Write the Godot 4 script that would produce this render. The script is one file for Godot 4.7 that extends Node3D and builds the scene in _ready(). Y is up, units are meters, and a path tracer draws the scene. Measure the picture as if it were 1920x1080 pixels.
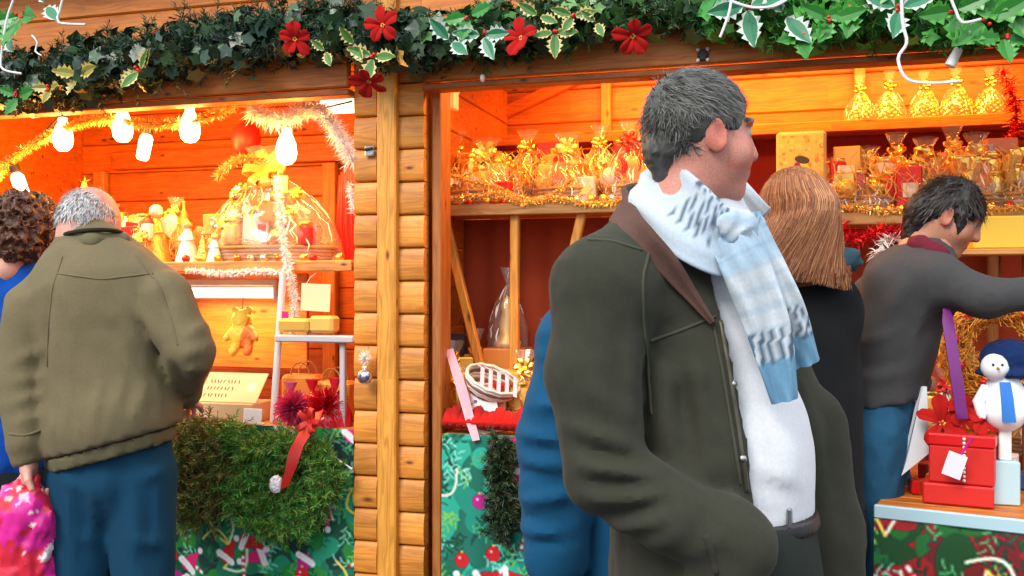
extends Node3D
# A wooden Christmas market stall in daylight, lit from inside by warm lamps, with shoppers in front of it.
# x runs along the stall front to the right, y is up, z points out of the stall to the street; the front is the plane z = 0.

const FOCAL := 1800.0
var cam_at := Vector3(0, 1.42, 3.05)
var cam_yaw := deg_to_rad(16.0)
var rng := RandomNumberGenerator.new()
var M := {}
var used := {}

func _ready() -> void:
	# ---- camera
	var cam := Camera3D.new()
	cam.name = "camera"
	cam.position = cam_at
	cam.rotation.y = cam_yaw
	cam.fov = rad_to_deg(2.0 * atan(540.0 / FOCAL))
	cam.far = 400.0
	cam.near = 0.05
	add_child(cam)
	cam.current = true
	# ---- sky and exposure
	var sky_mat := ProceduralSkyMaterial.new()
	sky_mat.sky_top_color = Color(0.97, 0.99, 1.0)
	sky_mat.sky_horizon_color = Color(0.62, 0.68, 0.76)
	sky_mat.sky_curve = 0.12
	sky_mat.ground_bottom_color = Color(0.33, 0.32, 0.31)
	sky_mat.ground_horizon_color = Color(0.5, 0.5, 0.5)
	sky_mat.sky_energy_multiplier = 1.0
	var sky := Sky.new()
	sky.sky_material = sky_mat
	var env := Environment.new()
	env.background_mode = Environment.BG_SKY
	env.sky = sky
	env.tonemap_mode = Environment.TONE_MAPPER_LINEAR
	env.tonemap_exposure = 2.05
	env.sdfgi_enabled = true
	env.ssao_enabled = true
	env.ssil_enabled = true
	var we := WorldEnvironment.new()
	we.name = "world_environment"
	we.environment = env
	add_child(we)
	# ---- veiled daylight from the street side, high over the viewer's left shoulder
	var sun := DirectionalLight3D.new()
	sun.name = "daylight"
	sun.light_energy = 0.5
	sun.light_color = Color(1.0, 0.98, 0.95)
	sun.light_angular_distance = 24.0
	sun.shadow_enabled = true
	sun.rotation = Vector3(deg_to_rad(-42), deg_to_rad(-20), 0)
	add_child(sun)
	make_materials()
	print("materials ", Time.get_ticks_msec())
	build_stall()
	build_lamps()
	print("stall ", Time.get_ticks_msec())
	build_goods()
	print("goods ", Time.get_ticks_msec())
	build_people()
	print("people ", Time.get_ticks_msec())
	build_garlands()
	print("garlands ", Time.get_ticks_msec())

# ------------------------------------------------------------------ helpers: placing
func ray(px: float, py: float) -> Vector3:
	var f := Vector3(-sin(cam_yaw), 0, -cos(cam_yaw))
	var r := Vector3(cos(cam_yaw), 0, -sin(cam_yaw))
	return f + r * ((px - 960.0) / FOCAL) + Vector3.UP * ((540.0 - py) / FOCAL)

func at(px: float, py: float, z: float) -> Vector3:      # the point of the plane z that is seen there
	var d := ray(px, py)
	return cam_at + d * ((z - cam_at.z) / d.z)

func dep(px: float, py: float, d: float) -> Vector3:     # the point that far in front of the lens
	return cam_at + ray(px, py) * d

func numbered(called: String) -> String:
	if not used.has(called):
		used[called] = 0
		return called
	used[called] += 1
	return "%s_%03d" % [called, used[called]]

func thing(called: String, label: String, category: String, where := Vector3.ZERO, group := "") -> Node3D:
	var o := Node3D.new()
	o.name = numbered(called)
	add_child(o)
	o.position = where
	tag(o, label, category, group)
	return o

func tag(o: Node, label: String, category: String, group := "") -> void:
	o.set_meta("label", label)
	o.set_meta("category", category)
	if group:
		o.set_meta("group", group)

func part(called: String, mesh: Mesh, m: Material, parent: Node, where := Vector3.ZERO, turn := Vector3.ZERO) -> MeshInstance3D:
	var o := MeshInstance3D.new()
	o.name = called
	o.mesh = mesh
	o.material_override = m
	parent.add_child(o, true)
	o.position = where
	o.rotation = turn
	return o

func solo(called: String, label: String, category: String, mesh: Mesh, m: Material, where := Vector3.ZERO, turn := Vector3.ZERO, group := "") -> MeshInstance3D:
	var o := part(numbered(called), mesh, m, self, where, turn)
	tag(o, label, category, group)
	return o

# ------------------------------------------------------------------ helpers: shapes
class Shape:      # collects triangles; smooth where points are shared
	var v := PackedVector3Array()
	var n := PackedVector3Array()
	var c := PackedColorArray()
	var uv := PackedVector2Array()
	var ix := PackedInt32Array()
	var coloured := false
	var mapped := false
	func pt(p: Vector3, col := Color.WHITE, t := Vector2.ZERO) -> int:
		v.append(p)
		c.append(col)
		uv.append(t)
		return v.size() - 1
	func tri(a: int, b: int, d: int) -> void:
		ix.append(a)
		ix.append(b)
		ix.append(d)
	func quad(a: int, b: int, d: int, e: int) -> void:
		ix.append_array([a, b, d, a, d, e])
	func flat(pts: Array, col := Color.WHITE) -> void:     # one flat polygon, a fan
		var s := v.size()
		for p in pts:
			pt(p, col)
		for i in range(1, pts.size() - 1):
			tri(s, s + i, s + i + 1)
	func commit() -> ArrayMesh:
		n.resize(v.size())
		n.fill(Vector3.ZERO)
		for i in range(0, ix.size(), 3):
			var a := v[ix[i]]
			var nn := (v[ix[i + 2]] - a).cross(v[ix[i + 1]] - a)
			n[ix[i]] += nn
			n[ix[i + 1]] += nn
			n[ix[i + 2]] += nn
		for i in n.size():
			n[i] = n[i].normalized() if n[i].length_squared() > 1e-20 else Vector3.UP
		var arr := []
		arr.resize(Mesh.ARRAY_MAX)
		arr[Mesh.ARRAY_VERTEX] = v
		arr[Mesh.ARRAY_NORMAL] = n
		arr[Mesh.ARRAY_INDEX] = ix
		if coloured:
			arr[Mesh.ARRAY_COLOR] = c
		if mapped:
			arr[Mesh.ARRAY_TEX_UV] = uv
		var m := ArrayMesh.new()
		m.add_surface_from_arrays(Mesh.PRIMITIVE_TRIANGLES, arr)
		return m

var box_cache := {}
func bbox(sx: float, sy: float, sz: float, ch := 0.004) -> ArrayMesh:      # a box with chamfered edges, centred
	var key := "%.4f %.4f %.4f %.4f" % [sx, sy, sz, ch]
	if box_cache.has(key):
		return box_cache[key]
	var s := Shape.new()
	add_bbox(s, Vector3.ZERO, Vector3(sx, sy, sz), ch, Basis())
	box_cache[key] = s.commit()
	return box_cache[key]

func add_bbox(s: Shape, c: Vector3, size: Vector3, ch: float, b: Basis, col := Color.WHITE) -> void:
	var h := size * 0.5
	ch = minf(ch, minf(h.x, minf(h.y, h.z)) * 0.9)
	var i := h - Vector3(ch, ch, ch)
	var f := func(p: Vector3) -> Vector3: return c + b * p
	for ax in 3:
		var u := (ax + 1) % 3
		var w := (ax + 2) % 3
		for sg in [-1.0, 1.0]:
			var q := []
			for k in [[-1, -1], [1, -1], [1, 1], [-1, 1]]:
				var p := Vector3()
				p[ax] = h[ax] * sg
				p[u] = i[u] * k[0]
				p[w] = i[w] * k[1]
				q.append(f.call(p))
			if sg > 0:
				q.reverse()
			s.flat(q, col)
		for su in [-1.0, 1.0]:
			for sw in [-1.0, 1.0]:
				var p1 := Vector3()
				var p2 := Vector3()
				p1[u] = h[u] * su
				p1[w] = i[w] * sw
				p2[u] = i[u] * su
				p2[w] = h[w] * sw
				var a1 := p1
				var b1 := p2
				a1[ax] = -i[ax]
				b1[ax] = -i[ax]
				var a2 := p1
				var b2 := p2
				a2[ax] = i[ax]
				b2[ax] = i[ax]
				var q2 := [f.call(a1), f.call(a2), f.call(b2), f.call(b1)]
				if su * sw < 0:
					q2.reverse()
				s.flat(q2, col)
	for sx in [-1.0, 1.0]:
		for sy in [-1.0, 1.0]:
			for sz in [-1.0, 1.0]:
				var q3 := [f.call(Vector3(h.x * sx, i.y * sy, i.z * sz)), f.call(Vector3(i.x * sx, h.y * sy, i.z * sz)), f.call(Vector3(i.x * sx, i.y * sy, h.z * sz))]
				if sx * sy * sz > 0:
					q3.reverse()
				s.flat(q3, col)

func frame_of(d: Vector3) -> Basis:      # y along d
	var y := d.normalized()
	var x := Vector3.UP.cross(y) if absf(y.y) < 0.95 else Vector3.RIGHT.cross(y)
	x = x.normalized()
	return Basis(x, y, x.cross(y))

func add_tube(s: Shape, pts: Array, radii: Array, sides := 8, cap := true, col := Color.WHITE) -> void:
	var n := pts.size()
	var fr: Basis
	var start := s.v.size()
	for i in n:
		var d: Vector3 = (pts[mini(i + 1, n - 1)] - pts[maxi(i - 1, 0)])
		if i == 0:
			fr = frame_of(d)
		else:
			var y := d.normalized()
			var x := (fr.x - y * fr.x.dot(y)).normalized()
			fr = Basis(x, y, x.cross(y))
		var r: float = radii[mini(i, radii.size() - 1)]
		for k in sides:
			var a := TAU * k / sides
			s.pt(pts[i] + (fr.x * cos(a) + fr.z * sin(a)) * r, col)
	for i in n - 1:
		for k in sides:
			var k2 := (k + 1) % sides
			s.quad(start + i * sides + k, start + (i + 1) * sides + k, start + (i + 1) * sides + k2, start + i * sides + k2)
	if cap:
		var a0 := s.pt(pts[0], col)
		var a1 := s.pt(pts[n - 1], col)
		for k in sides:
			var k2 := (k + 1) % sides
			s.tri(a0, start + k, start + k2)
			s.tri(a1, start + (n - 1) * sides + k2, start + (n - 1) * sides + k)

func tube(pts: Array, radii: Array, sides := 8) -> ArrayMesh:
	var s := Shape.new()
	add_tube(s, pts, radii, sides)
	return s.commit()

func add_lathe(s: Shape, prof: Array, sides := 16, xf := Transform3D(), col := Color.WHITE) -> void:   # prof: [radius, y] from the bottom up
	var start := s.v.size()
	for p in prof:
		for k in sides:
			var a := TAU * k / sides
			s.pt(xf * Vector3(cos(a) * p[0], p[1], sin(a) * p[0]), col)
	for i in prof.size() - 1:
		for k in sides:
			var k2 := (k + 1) % sides
			s.quad(start + i * sides + k, start + i * sides + k2, start + (i + 1) * sides + k2, start + (i + 1) * sides + k)

func lathe(prof: Array, sides := 16) -> ArrayMesh:
	var s := Shape.new()
	add_lathe(s, prof, sides)
	return s.commit()

func add_ball(s: Shape, c: Vector3, r: Vector3, seg := 10, col := Color.WHITE, b := Basis()) -> void:
	var prof := []
	for i in seg + 1:
		var t := PI * i / seg
		prof.append([maxf(sin(t), 0.0005), -cos(t)])
	add_lathe(s, prof, seg * 2, Transform3D(b * Basis.from_scale(r), c), col)

func ball(r: Vector3, seg := 10) -> ArrayMesh:
	var s := Shape.new()
	add_ball(s, Vector3.ZERO, r, seg)
	return s.commit()

func smooth_path(keys: Array, step := 0.03) -> Array:      # a Catmull-Rom line through the keys
	var c := Curve3D.new()
	for i in keys.size():
		var t: Vector3 = (keys[mini(i + 1, keys.size() - 1)] - keys[maxi(i - 1, 0)]) / 6.0
		c.add_point(keys[i], -t, t)
	c.bake_interval = step
	return Array(c.get_baked_points())

func add_strip(s: Shape, pts: Array, side: Array, w: Array, thick := 0.002, col := Color.WHITE) -> void:     # a ribbon with thickness; side[i] is its across direction
	var n := pts.size()
	var st := s.v.size()
	for i in n:
		var d: Vector3 = pts[mini(i + 1, n - 1)] - pts[maxi(i - 1, 0)]
		var sd: Vector3 = side[mini(i, side.size() - 1)]
		var nn := d.cross(sd).normalized() * thick * 0.5
		var ww: float = w[mini(i, w.size() - 1)] * 0.5
		s.pt(pts[i] - sd * ww + nn, col)
		s.pt(pts[i] + sd * ww + nn, col)
		s.pt(pts[i] + sd * ww - nn, col)
		s.pt(pts[i] - sd * ww - nn, col)
	for i in n - 1:
		for k in 4:
			var k2 := (k + 1) % 4
			s.quad(st + i * 4 + k, st + i * 4 + k2, st + (i + 1) * 4 + k2, st + (i + 1) * 4 + k)
	s.quad(st, st + 3, st + 2, st + 1)
	var e := st + (n - 1) * 4
	s.quad(e, e + 1, e + 2, e + 3)

func rnd(a: float, b: float) -> float:
	return rng.randf_range(a, b)

func rdir() -> Vector3:
	var z := rnd(-1, 1)
	var a := rnd(0, TAU)
	var r := sqrt(1 - z * z)
	return Vector3(r * cos(a), z, r * sin(a))

# ------------------------------------------------------------------ materials
func lin(r: float, g: float, b: float) -> Color:
	return Color(r, g, b).linear_to_srgb()

func mat(r: float, g: float, b: float, rough := 0.7, metal := 0.0) -> StandardMaterial3D:
	var m := StandardMaterial3D.new()
	m.albedo_color = lin(r, g, b)
	m.roughness = rough
	m.metallic = metal
	return m

func tex(img: Image) -> ImageTexture:
	img.generate_mipmaps()
	return ImageTexture.create_from_image(img)

func wood_image(upright: bool, sd: int) -> Image:
	var w := 512
	var h := 256
	var img := Image.create(w, h, false, Image.FORMAT_RGB8) if not upright else Image.create(h, w, false, Image.FORMAT_RGB8)
	var a := FastNoiseLite.new()
	a.seed = sd
	a.frequency = 1.0
	a.fractal_octaves = 2
	var g := RandomNumberGenerator.new()
	g.seed = sd
	var knots := []
	for i in 7:
		knots.append(Vector3(g.randf_range(20, w - 20), g.randf_range(15, h - 15), g.randf_range(3.0, 6.5)))
	for y in h:
		for x in w:
			var warp := a.get_noise_2d(x * 0.006, y * 0.03) * 14.0
			var dark := 0.0
			for k in knots:
				var dx: float = (x - k.x) / (k.z * 1.5)
				var dy: float = (y - k.y) / k.z
				var q := dx * dx * 0.35 + dy * dy
				if q < 22.0:
					warp += exp(-q * 0.25) * 6.0 * signf(dy)
					var q2 := dx * dx + dy * dy
					if q2 < 3.0:
						dark = maxf(dark, exp(-q2 * 1.3))
			var yy := y + warp
			var ring := 0.5 + 0.5 * sin(yy * 0.42 + 3.0 * a.get_noise_2d(x * 0.004 + 40.0, yy * 0.05))
			var fine := a.get_noise_2d(x * 0.02 + 90.0, yy * 0.55)
			var blot := a.get_noise_2d(x * 0.012 + 300.0, y * 0.02 + 70.0)
			var t := 0.98 - 0.10 * ring * ring + 0.07 * fine + 0.09 * blot
			t *= 1.0 - 0.62 * dark
			var col := Color(clampf(t, 0, 1), clampf(t * (0.98 - 0.06 * ring - 0.12 * dark), 0, 1), clampf(t * (0.95 - 0.12 * ring - 0.2 * dark), 0, 1))
			if upright:
				img.set_pixel(y, x, col)
			else:
				img.set_pixel(x, y, col)
	return img

func cloth_image(sd: int, rib: float) -> Image:      # a weave, as a height and as a tone
	var w := 256
	var img := Image.create(w, w, false, Image.FORMAT_RGB8)
	var a := FastNoiseLite.new()
	a.seed = sd
	a.frequency = 0.05
	for y in w:
		for x in w:
			var t := 0.90 + 0.05 * sin(x * TAU / rib) * sin(y * TAU / rib) + 0.05 * a.get_noise_2d(x, y) + 0.05 * a.get_noise_2d(x * 6.0, y * 6.0)
			t = clampf(t, 0, 1)
			img.set_pixel(x, y, Color(t, t, t))
	return img

func fabric(r: float, g: float, b: float, scale := 5.0, bump := 0.05, sheen := 0.15) -> StandardMaterial3D:
	var m := mat(r, g, b, 0.92)
	m.albedo_texture = M.weave
	m.uv1_triplanar = true
	m.uv1_scale = Vector3.ONE * scale
	m.heightmap_enabled = true
	m.heightmap_texture = M.weave
	m.heightmap_scale = bump * 0.6
	m.rim_enabled = true
	m.rim = sheen
	m.metallic_specular = 0.25
	return m

func wood(r: float, g: float, b: float, upright := false, off := 0.0, rough := 0.55) -> StandardMaterial3D:
	var m := mat(r, g, b, rough)
	m.albedo_texture = M.wood_v if upright else M.wood_h
	m.uv1_triplanar = true
	m.uv1_world_triplanar = true
	m.uv1_scale = Vector3(3.0, 0.9, 3.0) if upright else Vector3(0.9, 3.0, 3.0)
	m.uv1_offset = Vector3(off * 0.37, off * 0.71, off * 0.53)
	m.heightmap_enabled = true
	m.heightmap_texture = m.albedo_texture
	m.heightmap_scale = 0.06
	return m

func make_materials() -> void:
	rng.seed = 7
	M.wood_h = tex(wood_image(false, 3))
	M.wood_v = tex(wood_image(true, 8))
	M.weave = tex(cloth_image(5, 8.0))
	M.log = []
	M.plank = []
	M.board = []
	M.fascia = []
	for i in 4:
		var k := [1.0, 0.82, 1.1, 0.92][i] as float
		M.log.append(wood(0.76 * k, 0.315 * k, 0.05 * k, false, i * 3.1 + 1.0, 0.5))
		M.plank.append(wood(0.55 * k, 0.155 * k, 0.014 * k, false, i * 2.3 + 0.4, 0.5))
		M.board.append(wood(0.78 * k, 0.37 * k, 0.055 * k, true, i * 1.7, 0.5))
		M.fascia.append(wood(0.62 * k, 0.20 * k, 0.022 * k, false, i * 1.9 + 5.0, 0.5))
	M.post = wood(0.42, 0.15, 0.03, true, 4.0)
	M.shelf = wood(0.62, 0.33, 0.10, false, 9.0)
	M.frame_wood = wood(0.55, 0.24, 0.05, true, 6.0)
	M.steel = mat(0.35, 0.36, 0.37, 0.35, 1.0)
	M.black = mat(0.02, 0.02, 0.022, 0.5)
	M.white = mat(0.78, 0.78, 0.77, 0.5)
	M.white_wire = mat(0.75, 0.77, 0.80, 0.35)
	M.gold = mat(0.95, 0.62, 0.14, 0.28, 1.0)
	M.gold_matt = mat(0.75, 0.45, 0.09, 0.45, 0.4)
	M.silver = mat(0.88, 0.86, 0.82, 0.25, 1.0)
	M.red = mat(0.60, 0.018, 0.012, 0.45)
	M.red_gloss = mat(0.62, 0.012, 0.014, 0.22)
	M.straw = mat(0.74, 0.45, 0.10, 0.6)
	M.wicker = mat(0.45, 0.24, 0.07, 0.65)
	M.paper_white = mat(0.78, 0.76, 0.70, 0.8)
	M.card = mat(0.62, 0.44, 0.24, 0.85)
	var g := StandardMaterial3D.new()
	g.albedo_color = Color(1, 1, 1, 0.07)
	g.transparency = BaseMaterial3D.TRANSPARENCY_ALPHA
	g.roughness = 0.08
	g.cull_mode = BaseMaterial3D.CULL_DISABLED
	M.cellophane = g
	var vc := mat(1, 1, 1, 0.6)
	vc.vertex_color_use_as_albedo = true
	M.painted = vc
	var vg := mat(1, 1, 1, 0.25)
	vg.vertex_color_use_as_albedo = true
	M.painted_gloss = vg
	var lf := mat(1, 1, 1, 0.35)
	lf.vertex_color_use_as_albedo = true
	lf.backlight_enabled = true
	lf.backlight = Color(0.10, 0.16, 0.05)
	M.leaf = lf
	M.needle = mat(1, 1, 1, 0.55)
	M.needle.vertex_color_use_as_albedo = true
	M.twig = mat(0.10, 0.07, 0.03, 0.8)
	M.petal = fabric(0.50, 0.012, 0.010, 20.0, 0.03, 0.4)
	R = Vector3(cos(cam_yaw), 0, -sin(cam_yaw))
	A = Vector3(-sin(cam_yaw), 0, -cos(cam_yaw))

# ------------------------------------------------------------------ the stall
const COUNTER_Y := 0.925
const PIER_L := -1.437
const PIER_R := -1.176
const BACK_Z := -1.2
const STALL_L := -3.6
const STALL_R := 1.5
const HEAD_Y := 2.105

func plank_run(parent: Node, called: String, x0: float, x1: float, y0: float, y1: float, h: float, z: float, thick: float, mats: Array) -> void:
	var n := int(ceil((y1 - y0) / h))
	for i in n:
		var b := y0 + i * h
		var t := minf(b + h, y1)
		part(called, bbox(x1 - x0, t - b - 0.003, thick, 0.005), mats[(i * 7 + int(absf(x0) * 10)) % mats.size()], parent, Vector3((x0 + x1) / 2, (b + t) / 2, z + rnd(-0.001, 0.001)))

func log_mesh(w: float, h: float, bulge: float) -> ArrayMesh:      # a siding board with a rounded face and a dropped lower lip
	var s := Shape.new()
	var prof := [Vector2(-0.03, -h / 2), Vector2(0.004, -h / 2), Vector2(0.011, -h / 2 + 0.003)]
	for i in 9:
		var t := i / 8.0
		var y := -h / 2 + 0.007 + t * (h - 0.014)
		prof.append(Vector2(0.010 + bulge * pow(sin(PI * (0.12 + 0.88 * t)), 0.6), y))
	prof.append(Vector2(0.006, h / 2 - 0.003))
	prof.append(Vector2(-0.03, h / 2 - 0.003))
	var n := prof.size()
	for e in [-0.5, 0.5]:
		for p in prof:
			s.pt(Vector3(w * e, p.y, p.x))
	for i in n - 1:
		s.quad(i, i + 1, n + i + 1, n + i)
	for e in 2:
		var q := []
		for p in prof:
			q.append(Vector3(w * (e - 0.5), p.y, p.x))
		if e == 1:
			q.reverse()
		s.flat(q)
	s.quad(n - 1, 0, n, 2 * n - 1)
	return s.commit()

func build_stall() -> void:
	# ground
	var gs := Shape.new()
	gs.flat([Vector3(-150, 0, -150), Vector3(150, 0, -150), Vector3(150, 0, 150), Vector3(-150, 0, 150)])
	var gm := mat(0.16, 0.15, 0.145, 0.85)
	var gn := NoiseTexture2D.new()
	gn.width = 256
	gn.height = 256
	gn.seamless = true
	gn.noise = FastNoiseLite.new()
	gn.noise.frequency = 0.03
	gm.albedo_texture = gn
	gm.uv1_triplanar = true
	gm.uv1_scale = Vector3.ONE * 0.5
	var ground := part("ground", gs.commit(), gm, self)
	ground.set_meta("kind", "structure")
	ground.set_meta("label", "grey paved ground of the market street")

	var st := thing("market_stall", "orange timber market stall with rounded log boards and two open bays", "stall", Vector3(0, 0, 0))
	# the pier between the two bays: two columns of log boards with a flat trim board between
	var pier := Node3D.new()
	pier.name = "pier"
	st.add_child(pier)
	part("core", bbox(PIER_R - PIER_L - 0.05, 2.5, 0.10, 0.002), M.post, pier, Vector3((PIER_L + PIER_R) / 2 + 0.01, 1.25, -0.085))
	var xa0 := at(667, 540, 0).x
	var xa1 := at(709, 540, 0).x
	var xb0 := at(747, 540, 0).x
	var xb1 := at(797, 540, 0).x
	var pitch := 0.1125
	var la := log_mesh(xa1 - xa0, pitch, 0.009)
	var lb := log_mesh(xb1 - xb0, pitch, 0.009)
	var y_top: float = at(770, 155, 0).y
	for i in 26:
		var y := y_top + 2.5 * pitch - i * pitch
		if y < 0.05:
			break
		part("log", la, M.log[[1, 0, 3, 2, 0, 1, 2][i % 7]], pier, Vector3((xa0 + xa1) / 2, y + 0.004, -0.004))
		part("log", lb, M.log[[2, 3, 1, 0, 3, 0, 1, 2, 1][i % 9]], pier, Vector3((xb0 + xb1) / 2, y, -0.004))
	var xt0 := at(709, 540, 0.028).x
	var xt1 := at(744, 540, 0.028).x
	part("trim_board", bbox(xt1 - xt0, 2.44, 0.036, 0.005), M.board[0], pier, Vector3((xt0 + xt1) / 2, 1.23, 0.0225))
	# frame post beside the pier, set back
	part("jamb_post", bbox(0.034, 2.36, 0.10, 0.004), M.post, st, Vector3(PIER_R + 0.026, 1.19, -0.075))
	part("jamb_post", bbox(0.03, 2.36, 0.10, 0.004), M.post, st, Vector3(PIER_L + 0.003, 1.19, -0.105))
	# head boards over each bay
	for bay in [[STALL_L, PIER_L - 0.002], [PIER_R + 0.002, STALL_R]]:
		var fa := Node3D.new()
		fa.name = "fascia"
		st.add_child(fa, true)
		plank_run(fa, "plank", bay[0], bay[1], HEAD_Y, HEAD_Y + 0.48, 0.16, 0.045, 0.03, M.fascia)
		part("lip", bbox(bay[1] - bay[0], 0.022, 0.07, 0.004), M.plank[1], fa, Vector3((bay[0] + bay[1]) / 2, HEAD_Y - 0.014, 0.02))
	# inside: floor, back, sides, ceiling
	var fl := Node3D.new()
	fl.name = "floor"
	st.add_child(fl)
	part("deck", bbox(STALL_R - STALL_L, 0.06, 1.2, 0.003), M.plank[1], fl, Vector3((STALL_R + STALL_L) / 2, 0.035, -0.64))
	var bw := Node3D.new()
	bw.name = "back_wall"
	st.add_child(bw)
	plank_run(bw, "plank", STALL_L + 0.016, -1.3, 0.07, 2.5, 0.15, BACK_Z - 0.02, 0.03, M.plank)
	plank_run(bw, "plank", -1.297, STALL_R - 0.016, 0.07, 2.5, 0.15, BACK_Z - 0.02, 0.03, M.plank)
	part("backing", bbox(STALL_R - STALL_L, 2.6, 0.02, 0.003), M.fascia[1], bw, Vector3((STALL_R + STALL_L) / 2, 1.305, BACK_Z - 0.05))
	var ce := Node3D.new()
	ce.name = "ceiling"
	st.add_child(ce)
	for i in 9:
		part("plank", bbox(STALL_R - STALL_L, 0.03, 0.138, 0.005), M.plank[(i * 3) % 4], ce, Vector3((STALL_R + STALL_L) / 2, 2.50, -1.14 + i * 0.141))
	for x in [STALL_L, STALL_R]:
		var sw := Node3D.new()
		sw.name = "side_wall"
		st.add_child(sw, true)
		part("panel", bbox(0.03, 2.45, 1.26, 0.003), M.plank[2], sw, Vector3(x, 1.26, -0.622))
	# partition behind the pier, of upright planks running back
	var pw := Node3D.new()
	pw.name = "partition"
	st.add_child(pw)
	for i in 15:
		part("plank", bbox(0.025, 0.147, 1.04, 0.005), M.plank[(i * 3 + 1) % 4], pw, Vector3(-1.245, 0.145 + i * 0.15, -0.655))
	# roof sheet over everything, so that daylight only comes in by the openings
	part("roof_sheet", bbox(STALL_R - STALL_L + 0.2, 0.03, 1.55, 0.004), M.fascia[1], st, Vector3((STALL_R + STALL_L) / 2, 2.60, -0.56))
	# timber framing on the back wall of the bay beside the man with the scarf
	var zf := BACK_Z + 0.022
	var p1 := at(842, 262, zf)
	var p2 := at(1075, 150, zf)
	var dd := p2 - p1
	part("brace", bbox(dd.length() + 0.5, 0.055, 0.04, 0.004), M.plank[3], st, (p1 + p2) / 2 + dd.normalized() * 0.2, Vector3(0, 0, atan2(dd.y, dd.x)))
	for px in [934, 1137, 1612]:
		var q := at(px, 200, zf)
		part("stud", bbox(0.045, 0.95, 0.034, 0.004), M.frame_wood, st, Vector3(q.x, 2.02, zf + 0.004))
	# header beam on the back of the other bay
	var hb := at(300, 300, zf)
	part("header_beam", bbox(1.9, 0.09, 0.06, 0.005), M.plank[1], st, Vector3(-2.4, hb.y, zf + 0.012))
	for px in [60, 190, 620]:
		var q2 := at(px, 340, zf)
		part("stud", bbox(0.07, 1.2, 0.04, 0.004), M.frame_wood, st, Vector3(q2.x, hb.y - 0.648, zf + 0.004))
	# black cable clip with four white ends on the head board, latch on the pier
	var clip := thing("cable_clip", "small black four-armed clip with white tips on the head board above the man", "clip", at(1318, 103, 0.066))
	var cs := Shape.new()
	add_bbox(cs, Vector3.ZERO, Vector3(0.022, 0.034, 0.012), 0.003, Basis())
	add_bbox(cs, Vector3.ZERO, Vector3(0.034, 0.014, 0.010), 0.003, Basis())
	part("body", cs.commit(), M.black, clip)
	for sx in [-1, 1]:
		for sy in [-1, 1]:
			part("tip", ball(Vector3(0.006, 0.006, 0.006), 5), M.white, clip, Vector3(sx * 0.0145, sy * 0.0165, 0.004))
	var latch := thing("door_latch", "small dark steel latch on the upper part of the log pier", "latch", at(693, 283, 0.024))
	part("plate", bbox(0.034, 0.036, 0.006, 0.002), M.steel, latch)
	part("bolt", tube([Vector3(-0.016, 0.004, 0.008), Vector3(0.014, 0.008, 0.008)], [0.005], 8), M.black, latch)
	part("screw", ball(Vector3(0.003, 0.003, 0.002), 4), M.steel, latch, Vector3(0.010, -0.012, 0.004))

	# ---- counters
	for c in [[STALL_L + 0.02, PIER_L - 0.02, "plain timber sales counter under the hanging bulbs behind the old man", 0.0], [PIER_R + 0.05, -0.02, "plain timber sales counter beside the log pier behind the man with the scarf", 0.0]]:
		var ct := thing("sales_counter", c[2], "counter", Vector3((c[0] + c[1]) / 2, 0, -0.2), "counters of the stall")
		part("top", bbox(c[1] - c[0], 0.03, 0.42, 0.005), M.shelf, ct, Vector3(0, COUNTER_Y - 0.015, -0.02))
		part("front_panel", bbox(c[1] - c[0], COUNTER_Y - 0.10, 0.025, 0.004), M.plank[0], ct, Vector3(0, (COUNTER_Y + 0.03) / 2, 0.150))
		for sx in [-1, 1]:
			part("leg", bbox(0.05, COUNTER_Y - 0.10, 0.05, 0.004), M.post, ct, Vector3(sx * ((c[1] - c[0]) / 2 - 0.04), (COUNTER_Y + 0.03) / 2, -0.15))

# ------------------------------------------------------------------ lamps
func omni(parent: Node, where: Vector3, energy: float, col: Color, size := 0.03) -> void:
	var l := OmniLight3D.new()
	l.name = "light"
	l.light_energy = energy
	l.light_color = col
	l.light_size = size
	l.omni_range = 8.0
	l.omni_attenuation = 2.0
	l.shadow_enabled = true
	parent.add_child(l, true)
	l.position = where

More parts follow.
